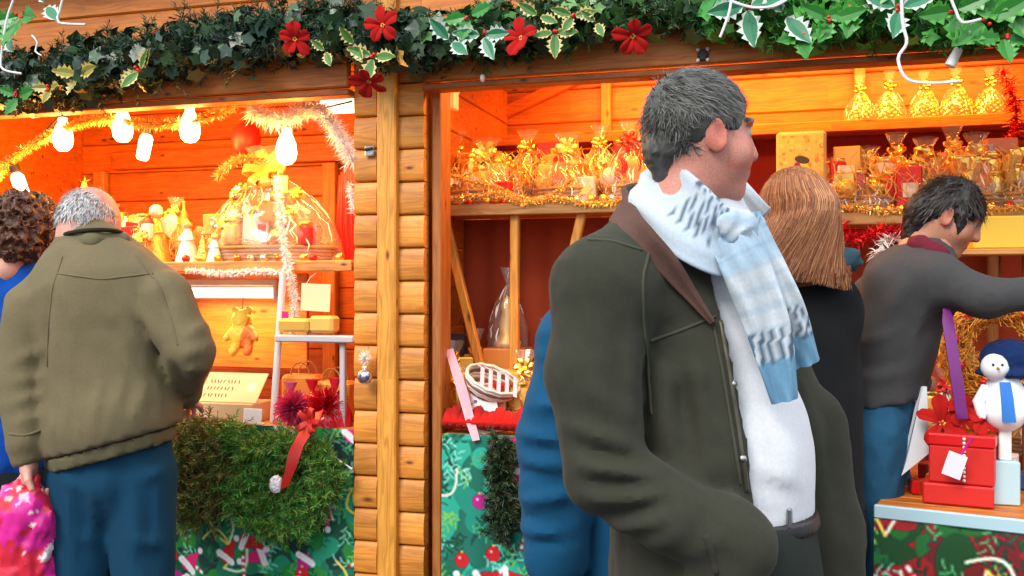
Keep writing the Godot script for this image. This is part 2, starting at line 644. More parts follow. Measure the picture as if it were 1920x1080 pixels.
func build_lamps() -> void:
	var warm := Color(1.0, 0.62, 0.24)
	var glow := mat(1.0, 0.9, 0.7, 0.3)
	glow.emission_enabled = true
	glow.emission = Color(1.0, 0.80, 0.50)
	glow.emission_energy_multiplier = 9.0
	M.glow = glow
	# bulbs: pixel, depth plane, pointing direction, what stands out
	var spots := [
		[118, 246, -0.16, Vector3(0.1, -1, 0.1), "glowing bulb at the end of the row, above the grey-haired old man's head"],
		[230, 228, -0.14, Vector3(0, -1, 0), "glowing bulb second along the gold tinsel under the head board"],
		[271, 276, -0.30, Vector3(-0.15, -1, 0.1), "tube-shaped glowing bulb hanging lowest between two round bulbs"],
		[356, 228, -0.14, Vector3(0, -1, 0), "glowing bulb where the gold tinsel rises to the head board"],
		[537, 268, -0.12, Vector3(0.05, -1, 0.1), "glowing bulb hanging in front of the big wrapped basket"],
		[38, 348, -0.20, Vector3(0.45, -1, 0), "tilted glowing bulb beside the curly brown hair, upper one"],
		[8, 398, -0.20, Vector3(-0.5, -1, 0.2), "tilted glowing bulb cut by the picture edge above the curly brown hair"],
	]
	var glass := lathe([[0.001, -0.105], [0.016, -0.102], [0.026, -0.090], [0.030, -0.070], [0.027, -0.045], [0.018, -0.022], [0.013, -0.012], [0.013, 0.0]], 14)
	var tubeg := lathe([[0.001, -0.085], [0.014, -0.083], [0.019, -0.076], [0.020, -0.03], [0.020, -0.012], [0.013, -0.002], [0.012, 0.0]], 14)
	var socket := lathe([[0.0005, -0.002], [0.017, -0.002], [0.018, 0.004], [0.017, 0.034], [0.010, 0.042], [0.004, 0.046], [0.0005, 0.046]], 12)
	for i in spots.size():
		var s = spots[i]
		var d: Vector3 = -(s[3] as Vector3).normalized()
		var fr := frame_of(d)
		var p := at(s[0], s[1], s[2]) + d * 0.055
		var t := thing("light_bulb", s[4], "bulb", p, "bulbs strung under the head board")
		t.basis = fr * Basis.from_scale(Vector3.ONE * 1.3)
		part("glass", tubeg if i in [2, 5, 6] else glass, glow, t)
		part("socket", socket, M.black, t)
		omni(t, Vector3(0, -0.06, 0), 0.18, warm, 0.05)
	# their cable
	var keys := []
	for q in [[-30, 330, -0.2], [35, 300, -0.2], [118, 214, -0.16], [175, 205, -0.15], [230, 196, -0.14], [300, 200, -0.2], [356, 196, -0.14], [440, 188, -0.13], [537, 228, -0.12], [600, 205, -0.12], [660, 190, -0.12]]:
		keys.append(at(q[0], q[1], q[2]))
	solo("bulb_cable", "dark cable carrying the row of glowing bulbs under the head board", "cable", tube(smooth_path(keys, 0.04), [0.004], 6), M.black)
	# fluorescent tubes
	var tl := at(330, 546, -0.42)
	var tr := at(524, 552, -0.42)
	tube_lamp("fluorescent tube shining under the shelf beside the old man's shoulder", (tl + tr) / 2, (tr - tl).length(), 0.32, Color(1.0, 0.82, 0.52), 0.026)
	var a1 := at(628, 202, -0.34)
	tube_lamp("fluorescent tube behind the head board above the white tinsel", a1 + Vector3(0.20, 0, 0), 0.60, 0.25, Color(1.0, 0.78, 0.45), 0.03)
	tube_lamp("fluorescent tube behind the head board over the bay with the blonde shopper", Vector3(0.0, 2.38, -0.80), 1.9, 1.8, Color(1.0, 0.60, 0.20), 0.03, -1.0)
	tube_lamp("short fluorescent tube behind the head board over the shelf beside the pier", Vector3(-0.45, 2.34, -0.16), 1.2, 1.0, Color(1.0, 0.66, 0.28), 0.026)

func tube_lamp(label: String, c: Vector3, length: float, energy: float, col: Color, r: float, tilt := -PI / 2) -> void:
	var t := thing("tube_lamp", label, "lamp", c, "fluorescent tubes inside the stall")
	var g := mat(1, 0.95, 0.85, 0.3)
	g.emission_enabled = true
	g.emission = Color(1.0, 0.93, 0.80)
	g.emission_energy_multiplier = 2.2
	part("tube", tube([Vector3(-length / 2 + 0.02, 0, 0), Vector3(length / 2 - 0.02, 0, 0)], [r * 0.8], 12), g, t)
	part("housing", bbox(length, 0.03, 0.06, 0.004), M.white, t, Vector3(0, r + 0.016, -0.005))
	for sx in [-1, 1]:
		part("holder", bbox(0.018, r * 2 + 0.012, 0.05, 0.004), M.white, t, Vector3(sx * (length / 2 - 0.009), 0.001, 0))
	var l := AreaLight3D.new()
	l.name = "light"
	l.area_size = Vector2(length * 0.95, r * 1.6)
	l.light_energy = energy
	l.light_color = col
	l.area_range = 8.0
	l.shadow_enabled = true
	t.add_child(l)
	l.position = Vector3(0, 0, 0) + Vector3(0, sin(tilt), -cos(tilt)) * (r + 0.012)
	l.rotation.x = tilt

# ------------------------------------------------------------------ smooth bodies: a distance field on a grid, meshed as surface nets
class Blob:
	var cell: float
	var o: Vector3
	var nx: int
	var ny: int
	var nz: int
	var f := PackedFloat32Array()
	func _init(lo: Vector3, hi: Vector3, c: float) -> void:
		cell = c
		o = lo
		nx = int((hi.x - lo.x) / c) + 2
		ny = int((hi.y - lo.y) / c) + 2
		nz = int((hi.z - lo.z) / c) + 2
		f.resize(nx * ny * nz)
		f.fill(1.0)
	func span(lo: Vector3, hi: Vector3) -> PackedInt32Array:
		return PackedInt32Array([
			clampi(int((lo.x - o.x) / cell), 0, nx - 1), clampi(int((hi.x - o.x) / cell) + 1, 0, nx - 1),
			clampi(int((lo.y - o.y) / cell), 0, ny - 1), clampi(int((hi.y - o.y) / cell) + 1, 0, ny - 1),
			clampi(int((lo.z - o.z) / cell), 0, nz - 1), clampi(int((hi.z - o.z) / cell) + 1, 0, nz - 1)])
	# a tapered limb from a to b; flat < 1 squeezes it along the direction fn; cut: take it away instead
	func cone(a: Vector3, b: Vector3, ra: float, rb: float, k := 0.03, fn := Vector3.ZERO, flat := 1.0, cut := false) -> void:
		var m := maxf(ra, rb) + k + 2.0 * cell
		if flat > 1.0:
			m *= flat
		var s := span(a.min(b) - Vector3(m, m, m), a.max(b) + Vector3(m, m, m))
		var ba := b - a
		var l2 := maxf(ba.length_squared(), 1e-9)
		var st := 1.0 / flat - 1.0
		var sc := minf(1.0, flat)
		if flat != 1.0:
			fn = fn.normalized()
			ba += fn * (ba.dot(fn) * st)
			l2 = maxf(ba.length_squared(), 1e-9)
		for z in range(s[4], s[5] + 1):
			for y in range(s[2], s[3] + 1):
				var i := (z * ny + y) * nx + s[0]
				var p := Vector3(o.x + s[0] * cell, o.y + y * cell, o.z + z * cell) - a
				for x in range(s[0], s[1] + 1):
					var q := p
					if flat != 1.0:
						q += fn * (p.dot(fn) * st)
					var h := clampf(q.dot(ba) / l2, 0.0, 1.0)
					var d := (q - ba * h).length() - lerpf(ra, rb, h)
					if flat != 1.0:
						d *= 0.5 + 0.5 * sc
					var g := f[i]
					if cut:
						var dm := -d
						var hh := maxf(k - absf(dm - g), 0.0) / maxf(k, 1e-6)
						f[i] = maxf(g, dm) + hh * hh * k * 0.25
					else:
						var hh := maxf(k - absf(d - g), 0.0) / maxf(k, 1e-6)
						f[i] = minf(g, d) - hh * hh * k * 0.25
					i += 1
					p.x += cell
	func ball(c: Vector3, r: Vector3, b := Basis(), k := 0.02, cut := false) -> void:
		var m := maxf(r.x, maxf(r.y, r.z)) + k + 2.0 * cell
		var s := span(c - Vector3(m, m, m), c + Vector3(m, m, m))
		var inv := b.transposed()
		var mn := minf(r.x, minf(r.y, r.z))
		for z in range(s[4], s[5] + 1):
			for y in range(s[2], s[3] + 1):
				var i := (z * ny + y) * nx + s[0]
				for x in range(s[0], s[1] + 1):
					var q := inv * (Vector3(o.x + x * cell, o.y + y * cell, o.z + z * cell) - c)
					var k0 := (q / r).length()
					var k1 := (q / (r * r)).length()
					var d := k0 * (k0 - 1.0) / k1 if k1 > 1e-6 else -mn
					var g := f[i]
					if cut:
						var dm := -d
						var hh := maxf(k - absf(dm - g), 0.0) / maxf(k, 1e-6)
						f[i] = maxf(g, dm) + hh * hh * k * 0.25
					else:
						var hh := maxf(k - absf(d - g), 0.0) / maxf(k, 1e-6)
						f[i] = minf(g, d) - hh * hh * k * 0.25
					i += 1
	# take away all that lies beyond a plane, within reach of a point
	func slice(p0: Vector3, n: Vector3) -> void:
		n = n.normalized()
		for z in nz:
			for y in ny:
				var i := (z * ny + y) * nx
				var d := (Vector3(o.x, o.y + y * cell, o.z + z * cell) - p0).dot(n)
				for x in nx:
					if d > f[i]:
						f[i] = d
					i += 1
					d += n.x * cell
	# a fold: a soft ridge (h > 0) or crease (h < 0) along a line
	func fold(a: Vector3, b: Vector3, w: float, h: float, n := Vector3(0.2756, 0, 0.9613)) -> void:     # n: the way the cloth faces there
		var m := w * 2.2
		var e := n.abs() * 0.09 + Vector3(m, m, m)
		var s := span(a.min(b) - e, a.max(b) + e)
		var ba := b - a
		ba -= n * (ba.dot(n) * 0.82)
		var l2 := maxf(ba.length_squared(), 1e-9)
		for z in range(s[4], s[5] + 1):
			for y in range(s[2], s[3] + 1):
				var i := (z * ny + y) * nx + s[0]
				var p := Vector3(o.x + s[0] * cell, o.y + y * cell, o.z + z * cell) - a
				for x in range(s[0], s[1] + 1):
					if absf(f[i]) < 0.12:
						var pp := p - n * (p.dot(n) * 0.82)
						var t := clampf(pp.dot(ba) / l2, 0.0, 1.0)
						var q := (pp - ba * t).length_squared() / (w * w)
						if q < 5.0:
							f[i] -= h * exp(-q) * sin(PI * clampf(t, 0.08, 0.92))
					i += 1
					p.x += cell
	func value(p: Vector3) -> float:
		var q := (p - o) / cell
		var x := int(q.x)
		var y := int(q.y)
		var z := int(q.z)
		if x < 0 or y < 0 or z < 0 or x >= nx - 1 or y >= ny - 1 or z >= nz - 1:
			return 1.0
		var i := (z * ny + y) * nx + x
		q -= Vector3(x, y, z)
		var s := nx * ny
		return lerpf(lerpf(lerpf(f[i], f[i + 1], q.x), lerpf(f[i + nx], f[i + nx + 1], q.x), q.y), lerpf(lerpf(f[i + s], f[i + s + 1], q.x), lerpf(f[i + s + nx], f[i + s + nx + 1], q.x), q.y), q.z)
	# where a line from p along d first meets the surface
	func hit(p: Vector3, d: Vector3, from: float, to: float) -> Vector3:
		var t := from
		while t < to:
			if value(p + d * t) < 0.0:
				return p + d * (t - 0.002)
			t += 0.003
		return p + d * to
	# rumple the whole surface: noise stretched along one axis of a frame
	func rumple(amp: float, size: Vector3, b: Basis, sd: int, ridged := false) -> void:
		var a := FastNoiseLite.new()
		a.seed = sd
		a.frequency = 1.0
		a.fractal_octaves = 2
		var inv := b.transposed()
		for z in nz:
			for y in ny:
				var i := (z * ny + y) * nx
				for x in nx:
					if absf(f[i]) < 0.03:
						var q := (inv * Vector3(o.x + x * cell, o.y + y * cell, o.z + z * cell)) / size
						var nv := a.get_noise_3d(q.x, q.y, q.z)
						f[i] += amp * (absf(nv) * 1.6 - 0.3) if ridged else amp * nv
					i += 1
	func mesh(tint = null) -> ArrayMesh:
		var sh := Shape.new()
		into(sh, tint)
		return sh.commit()
	func into(sh: Shape, tint = null) -> void:
		var ids := PackedInt32Array()
		ids.resize(f.size())
		ids.fill(-1)
		var v := PackedVector3Array()
		var ix := PackedInt32Array()
		var sy := nx
		var sz := nx * ny
		var far := cell * 6.0
		var off := [0, 1, sy, sy + 1, sz, sz + 1, sz + sy, sz + sy + 1]
		for z in nz - 1:
			for y in ny - 1:
				var i := (z * ny + y) * nx
				for x in nx - 1:
					if absf(f[i]) < far:
						var a0 := f[i]
						var a1 := f[i + 1]
						var a2 := f[i + sy]
						var a3 := f[i + sy + 1]
						var a4 := f[i + sz]
						var a5 := f[i + sz + 1]
						var a6 := f[i + sz + sy]
						var a7 := f[i + sz + sy + 1]
						var m := int(a0 < 0) + int(a1 < 0) + int(a2 < 0) + int(a3 < 0) + int(a4 < 0) + int(a5 < 0) + int(a6 < 0) + int(a7 < 0)
						if m > 0 and m < 8:
							var s := Vector3.ZERO
							var c := 0
							if (a0 < 0) != (a1 < 0):
								s += Vector3(a0 / (a0 - a1), 0, 0)
								c += 1
							if (a2 < 0) != (a3 < 0):
								s += Vector3(a2 / (a2 - a3), 1, 0)
								c += 1
							if (a4 < 0) != (a5 < 0):
								s += Vector3(a4 / (a4 - a5), 0, 1)
								c += 1
							if (a6 < 0) != (a7 < 0):
								s += Vector3(a6 / (a6 - a7), 1, 1)
								c += 1
							if (a0 < 0) != (a2 < 0):
								s += Vector3(0, a0 / (a0 - a2), 0)
								c += 1
							if (a1 < 0) != (a3 < 0):
								s += Vector3(1, a1 / (a1 - a3), 0)
								c += 1
							if (a4 < 0) != (a6 < 0):
								s += Vector3(0, a4 / (a4 - a6), 1)
								c += 1
							if (a5 < 0) != (a7 < 0):
								s += Vector3(1, a5 / (a5 - a7), 1)
								c += 1
							if (a0 < 0) != (a4 < 0):
								s += Vector3(0, 0, a0 / (a0 - a4))
								c += 1
							if (a1 < 0) != (a5 < 0):
								s += Vector3(1, 0, a1 / (a1 - a5))
								c += 1
							if (a2 < 0) != (a6 < 0):
								s += Vector3(0, 1, a2 / (a2 - a6))
								c += 1
							if (a3 < 0) != (a7 < 0):
								s += Vector3(1, 1, a3 / (a3 - a7))
								c += 1
							ids[i] = v.size()
							v.append(o + (Vector3(x, y, z) + s / c) * cell)
					i += 1
		for z in range(1, nz - 1):
			for y in range(1, ny - 1):
				var i := (z * ny + y) * nx + 1
				for x in range(1, nx - 1):
					if ids[i] >= 0:
						var ins := f[i] < 0
						if ins != (f[i + 1] < 0):
							quad(ix, ids[i], ids[i - sy], ids[i - sy - sz], ids[i - sz], ins)
						if ins != (f[i + sy] < 0):
							quad(ix, ids[i], ids[i - sz], ids[i - sz - 1], ids[i - 1], ins)
						if ins != (f[i + sz] < 0):
							quad(ix, ids[i], ids[i - 1], ids[i - 1 - sy], ids[i - sy], ins)
					i += 1
		var base := sh.v.size()
		sh.v.append_array(v)
		if base > 0:
			for i in ix.size():
				ix[i] += base
		sh.ix.append_array(ix)
		sh.uv.resize(sh.v.size())
		sh.c.resize(sh.v.size())
		if tint != null:
			sh.coloured = true
			for i in v.size():
				sh.c[base + i] = tint.call(v[i])
	func quad(ix: PackedInt32Array, a: int, b: int, c: int, d: int, ins: bool) -> void:
		if a < 0 or b < 0 or c < 0 or d < 0:
			return
		if ins:
			ix.append_array([a, c, b, a, d, c])
		else:
			ix.append_array([a, b, c, a, c, d])

# ------------------------------------------------------------------ people
var R := Vector3.ZERO      # the viewer's right and away, level
var A := Vector3.ZERO
var P: Node3D              # the person being built
var skin_mat: StandardMaterial3D

func person(label: String, foot: Vector3) -> void:
	P = thing("person", label, "person", Vector3(foot.x, 0, foot.z))

func wear(called: String, m: Mesh, mt: Material) -> MeshInstance3D:
	return part(called, m, mt, P, -P.position)

func head_basis(face: Vector3, up := Vector3.UP) -> Basis:      # x to the person's left, y up, z where the face points
	var z := face.normalized()
	var x := up.cross(z).normalized()
	return Basis(x, z.cross(x), z)

func add_head(sh: Shape, c: Vector3, b: Basis, s: float, skin: Color, brow: Color, cell := 0.0045, full := 1.0, neck_to := Vector3.ZERO) -> void:
	var bl := Blob.new(c - Vector3.ONE * 0.175 * s, c + Vector3.ONE * 0.16 * s, cell * s)
	var q := func(x: float, y: float, z: float) -> Vector3: return c + b * (Vector3(x, y, z) * s)
	bl.ball(q.call(0, 0.03, -0.015), Vector3(0.075, 0.094, 0.097) * s, b, 0.0)
	bl.ball(q.call(0, -0.045, 0.022), Vector3(0.060, 0.078, 0.070) * s, b, 0.03)
	bl.cone(q.call(0, -0.045, -0.022), q.call(0, -0.15, -0.045) if neck_to == Vector3.ZERO else neck_to, 0.054 * s * full, 0.056 * s * full, 0.03)
	bl.ball(q.call(0, -0.098, 0.062), Vector3(0.026, 0.02, 0.024) * s, b, 0.03)
	for e in [-1.0, 1.0]:
		bl.ball(q.call(e * 0.040, -0.03, 0.050), Vector3.ONE * 0.030 * s * full, b, 0.03)
		bl.ball(q.call(e * 0.031, 0.014, 0.100), Vector3(0.019, 0.011, 0.013) * s, b, 0.014, true)
		bl.ball(q.call(e * 0.031, 0.013, 0.074), Vector3.ONE * 0.0125 * s, b, 0.003)
		bl.cone(q.call(e * 0.014, 0.036, 0.090), q.call(e * 0.050, 0.036, 0.074), 0.008 * s, 0.007 * s, 0.012)
		# ear: a tilted shell with a hollow
		var eb := b * Basis(Vector3.RIGHT, -0.2) * Basis(Vector3.UP, e * 0.45)
		bl.ball(q.call(e * 0.081, -0.004, -0.012), Vector3(0.008, 0.034, 0.021) * s, eb, 0.008)
		bl.ball(q.call(e * 0.092, 0.0, -0.006), Vector3(0.007, 0.020, 0.011) * s, eb, 0.006, true)
	bl.cone(q.call(0, 0.022, 0.088), q.call(0, -0.022, 0.106), 0.009 * s, 0.013 * s, 0.012)
	bl.cone(q.call(-0.014, -0.026, 0.092), q.call(0.014, -0.026, 0.092), 0.009 * s, 0.009 * s, 0.008)
	bl.cone(q.call(-0.020, -0.056, 0.083), q.call(0.020, -0.056, 0.083), 0.008 * s, 0.008 * s, 0.008)
	bl.cone(q.call(-0.017, -0.066, 0.083), q.call(0.017, -0.066, 0.083), 0.008 * s, 0.008 * s, 0.008)
	var inv := b.transposed()
	var tint := func(p: Vector3) -> Color:
		var l: Vector3 = (inv * (p - c)) / s
		var k := skin
		if l.z > 0.078 and absf(l.x) < 0.026 and l.y < -0.049 and l.y > -0.074:
			k = skin.lerp(Color(0.35, 0.07, 0.06), 0.6)
		elif l.z > 0.06 and absf(absf(l.x) - 0.032) < 0.024 and absf(l.y - 0.038) < 0.006:
			k = brow
		elif l.z > 0.07 and absf(absf(l.x) - 0.032) < 0.0125 and absf(l.y - 0.014) < 0.007:
			k = Color(0.03, 0.02, 0.015) if absf(absf(l.x) - 0.032) < 0.006 else Color(0.42, 0.38, 0.35)
		elif absf(l.x) > 0.03 and absf(l.x) < 0.07 and l.y < 0.0 and l.y > -0.06 and l.z > 0.02:
			k = skin.lerp(Color(skin.r, skin.g * 0.68, skin.b * 0.66), 0.6)
		elif absf(l.x) > 0.078:
			k = Color(skin.r, skin.g * 0.74, skin.b * 0.72)
		return k
	bl.into(sh, tint)

func add_hand(sh: Shape, w: Vector3, dir: Vector3, back: Vector3, curl: float, thumb_side: float, skin: Color, s := 1.0) -> void:   # w wrist, dir along the hand, back the back of the hand
	var y := dir.normalized()
	var z := (back - y * back.dot(y)).normalized()
	var x := y.cross(z)
	var bl := Blob.new(w + y * 0.07 * s - Vector3.ONE * 0.14 * s, w + y * 0.07 * s + Vector3.ONE * 0.14 * s, 0.0042)
	bl.cone(w - y * 0.03, w + y * 0.02 * s, 0.028 * s, 0.030 * s, 0.02, z, 0.75)
	for i in 4:
		var fx := (i - 1.5) * 0.021 * s
		var base := w + y * (0.088 - absf(i - 1.3) * 0.004) * s + x * fx * thumb_side
		bl.cone(w + y * 0.02 * s + x * fx * 0.6 * thumb_side, base, 0.017 * s, 0.0115 * s, 0.012, z, 0.9)
		var p := base
		var ang := 0.15 + curl * 0.35
		var lens := [0.040, 0.026, 0.020]
		var sc: float = [0.92, 1.05, 1.0, 0.80][i]
		for k in 3:
			var dd := y * cos(ang) - z * sin(ang)
			var e: Vector3 = p + dd * lens[k] * sc * s
			bl.cone(p, e, (0.0098 - k * 0.0008) * s, (0.0090 - k * 0.0008) * s, 0.003)
			p = e
			ang += curl * 0.75
	var t0 := w + y * 0.022 * s - x * 0.022 * s * thumb_side - z * 0.004
	var t1 := t0 + (y * 0.7 - x * 0.8 * thumb_side - z * 0.45).normalized() * 0.045 * s
	var t2 := t1 + (y * 0.95 - x * 0.25 * thumb_side - z * 0.5).normalized() * 0.030 * s
	bl.cone(t0, t1, 0.016 * s, 0.0115 * s, 0.012)
	bl.cone(t1, t2, 0.0112 * s, 0.009 * s, 0.004)
	bl.into(sh, func(_p): return skin)

func add_core(sh: Shape, bones: Array, skin: Color) -> void:      # the body under the clothes: [a, b, ra, rb]
	var lo := Vector3.ONE * 1e6
	var hi := -lo
	for q in bones:
		var m := maxf(q[2], q[3]) + 0.05
		lo = lo.min(q[0] - Vector3(m, m, m)).min(q[1] - Vector3(m, m, m))
		hi = hi.max(q[0] + Vector3(m, m, m)).max(q[1] + Vector3(m, m, m))
	var bl := Blob.new(lo, hi, 0.02)
	for q in bones:
		bl.cone(q[0], q[1], q[2], q[3], 0.04)
	bl.into(sh, func(_p): return skin)

# locks of hair: strips that start on an ellipsoid and run where comb() says
func add_locks(sh: Shape, n: int, c: Vector3, b: Basis, r: Vector3, keep: Callable, comb: Callable, length: float, width: float, cols: Array, lift := 0.3, segs := 3, droop := 0.0) -> void:
	for i in n:
		var d := rdir()
		if not keep.call(d):
			continue
		var p := c + b * (d * r)
		var nn := (b * (d / r)).normalized()
		var t: Vector3 = (b * (comb.call(d) as Vector3))
		t = (t - nn * t.dot(nn) * 0.8 + rdir() * 0.35).normalized()
		var l := length * rnd(0.6, 1.25)
		var col: Color = cols[rng.randi() % cols.size()]
		var w := width * rnd(0.6, 1.3)
		var side := t.cross(nn).normalized() * w * 0.5
		var st := sh.v.size()
		var q := p - nn * 0.003
		for k in segs + 1:
			var u := k / float(segs)
			var ww := side * (1.0 - u * u)
			if k == segs:
				sh.pt(q, col)
			else:
				sh.pt(q - ww, col)
				sh.pt(q + ww, col)
			q += (t + nn * lift * (1.0 - 1.5 * u) + Vector3.DOWN * droop * u).normalized() * l / segs
		for k in segs - 1:
			sh.quad(st + k * 2, st + k * 2 + 1, st + k * 2 + 3, st + k * 2 + 2)
		sh.tri(st + segs * 2 - 2, st + segs * 2 - 1, st + segs * 2)
	sh.coloured = true

# a soft flat band (scarf, strap, belt) swept along points; col(u along, v across) colours it
func band(keys: Array, side: Array, width: Array, thick: float, col: Callable, ripple := 0.0, cols := 14) -> Shape:
	var sh := Shape.new()
	sh.coloured = true
	var cv := Curve3D.new()
	for i in keys.size():
		var t: Vector3 = (keys[mini(i + 1, keys.size() - 1)] - keys[maxi(i - 1, 0)]) / 6.0
		cv.add_point(keys[i], -t, t)
	var l := cv.get_baked_length()
	var n := int(l / 0.006) + 2
	for i in n:
		var u := i / float(n - 1)
		var p := cv.sample_baked(u * l, true)
		var d := (cv.sample_baked(minf(u * l + 0.01, l), true) - cv.sample_baked(maxf(u * l - 0.01, 0), true)).normalized()
		var fi := u * (side.size() - 1)
		var i0 := int(fi)
		var i1 := mini(i0 + 1, side.size() - 1)
		var sd: Vector3 = (side[i0] as Vector3).lerp(side[i1], fi - i0)
		sd = (sd - d * sd.dot(d)).normalized()
		var fw := u * (width.size() - 1)
		var w0 := int(fw)
		var w: float = lerpf(width[w0], width[mini(w0 + 1, width.size() - 1)], fw - w0)
		var nn := d.cross(sd)
		for k in cols:
			var a := TAU * k / cols
			var v := cos(a)
			var th := sin(a)
			th = signf(th) * pow(absf(th), 0.5) * thick
			var rp := ripple * sin(v * 4.0 + u * 7.0) + ripple * 0.6 * sin(v * 9.0 - u * 11.0)
			sh.pt(p + sd * v * w * 0.5 + nn * (th + rp), col.call(u, v))
	for i in n - 1:
		for k in cols:
			var k2 := (k + 1) % cols
			sh.quad(i * cols + k, (i + 1) * cols + k, (i + 1) * cols + k2, i * cols + k2)
	for e in [0, n - 1]:
		var ring := []
		for k in cols:
			ring.append(sh.v[e * cols + k])
		sh.flat(ring, sh.c[e * cols])
	return sh

# sewn seams: thin raised cords lying on a garment, through points seen at the given pixels
func seams(called: String, bl: Blob, lines: Array, from: float, to: float, r: float, m: Material) -> void:
	for l in lines:
		var pts := []
		for i in l.size() - 1:
			var a := Vector2(l[i][0], l[i][1])
			var b := Vector2(l[i + 1][0], l[i + 1][1])
			var n := maxi(2, int((b - a).length() / 9.0))
			for k in n + (1 if i == l.size() - 2 else 0):
				var q := a.lerp(b, k / float(n))
				pts.append(bl.hit(cam_at, ray(q.x, q.y), from, to))
		var sm := []      # drop jumps, soften
		for i in pts.size():
			sm.append((pts[maxi(i - 1, 0)] + pts[i] + pts[mini(i + 1, pts.size() - 1)]) / 3.0)
		wear(called, tube(sm, [r], 5), m)

func build_people() -> void:
	rng.seed = 31
	R = Vector3(cos(cam_yaw), 0, -sin(cam_yaw))
	A = Vector3(-sin(cam_yaw), 0, -cos(cam_yaw))
	skin_mat = mat(1, 1, 1, 0.5)
	skin_mat.vertex_color_use_as_albedo = true
	var sk := NoiseTexture2D.new()
	sk.width = 256
	sk.height = 256
	sk.seamless = true
	sk.noise = FastNoiseLite.new()
	sk.noise.frequency = 0.06
	sk.noise.fractal_octaves = 4
	var ramp := Gradient.new()
	ramp.set_color(0, Color(0.86, 0.74, 0.72))
	ramp.set_color(1, Color(1, 1, 1))
	sk.color_ramp = ramp
	skin_mat.albedo_texture = sk
	skin_mat.uv1_triplanar = true
	skin_mat.uv1_scale = Vector3.ONE * 14.0
	skin_mat.heightmap_enabled = true
	skin_mat.heightmap_texture = sk
	skin_mat.heightmap_scale = 0.05
	skin_mat.roughness = 0.55
	skin_mat.subsurf_scatter_enabled = true
	skin_mat.subsurf_scatter_strength = 0.12
	M.hair = mat(1, 1, 1, 0.5)
	M.hair.vertex_color_use_as_albedo = true
	M.knit = fabric(1, 1, 1, 9.0, 0.12, 0.2)
	M.knit.vertex_color_use_as_albedo = true
	scarf_man()
	print(" scarf man ", Time.get_ticks_msec())
	old_man()
	print(" old man ", Time.get_ticks_msec())
	curly_woman()
	blue_coat()
	blonde()
	leaner()

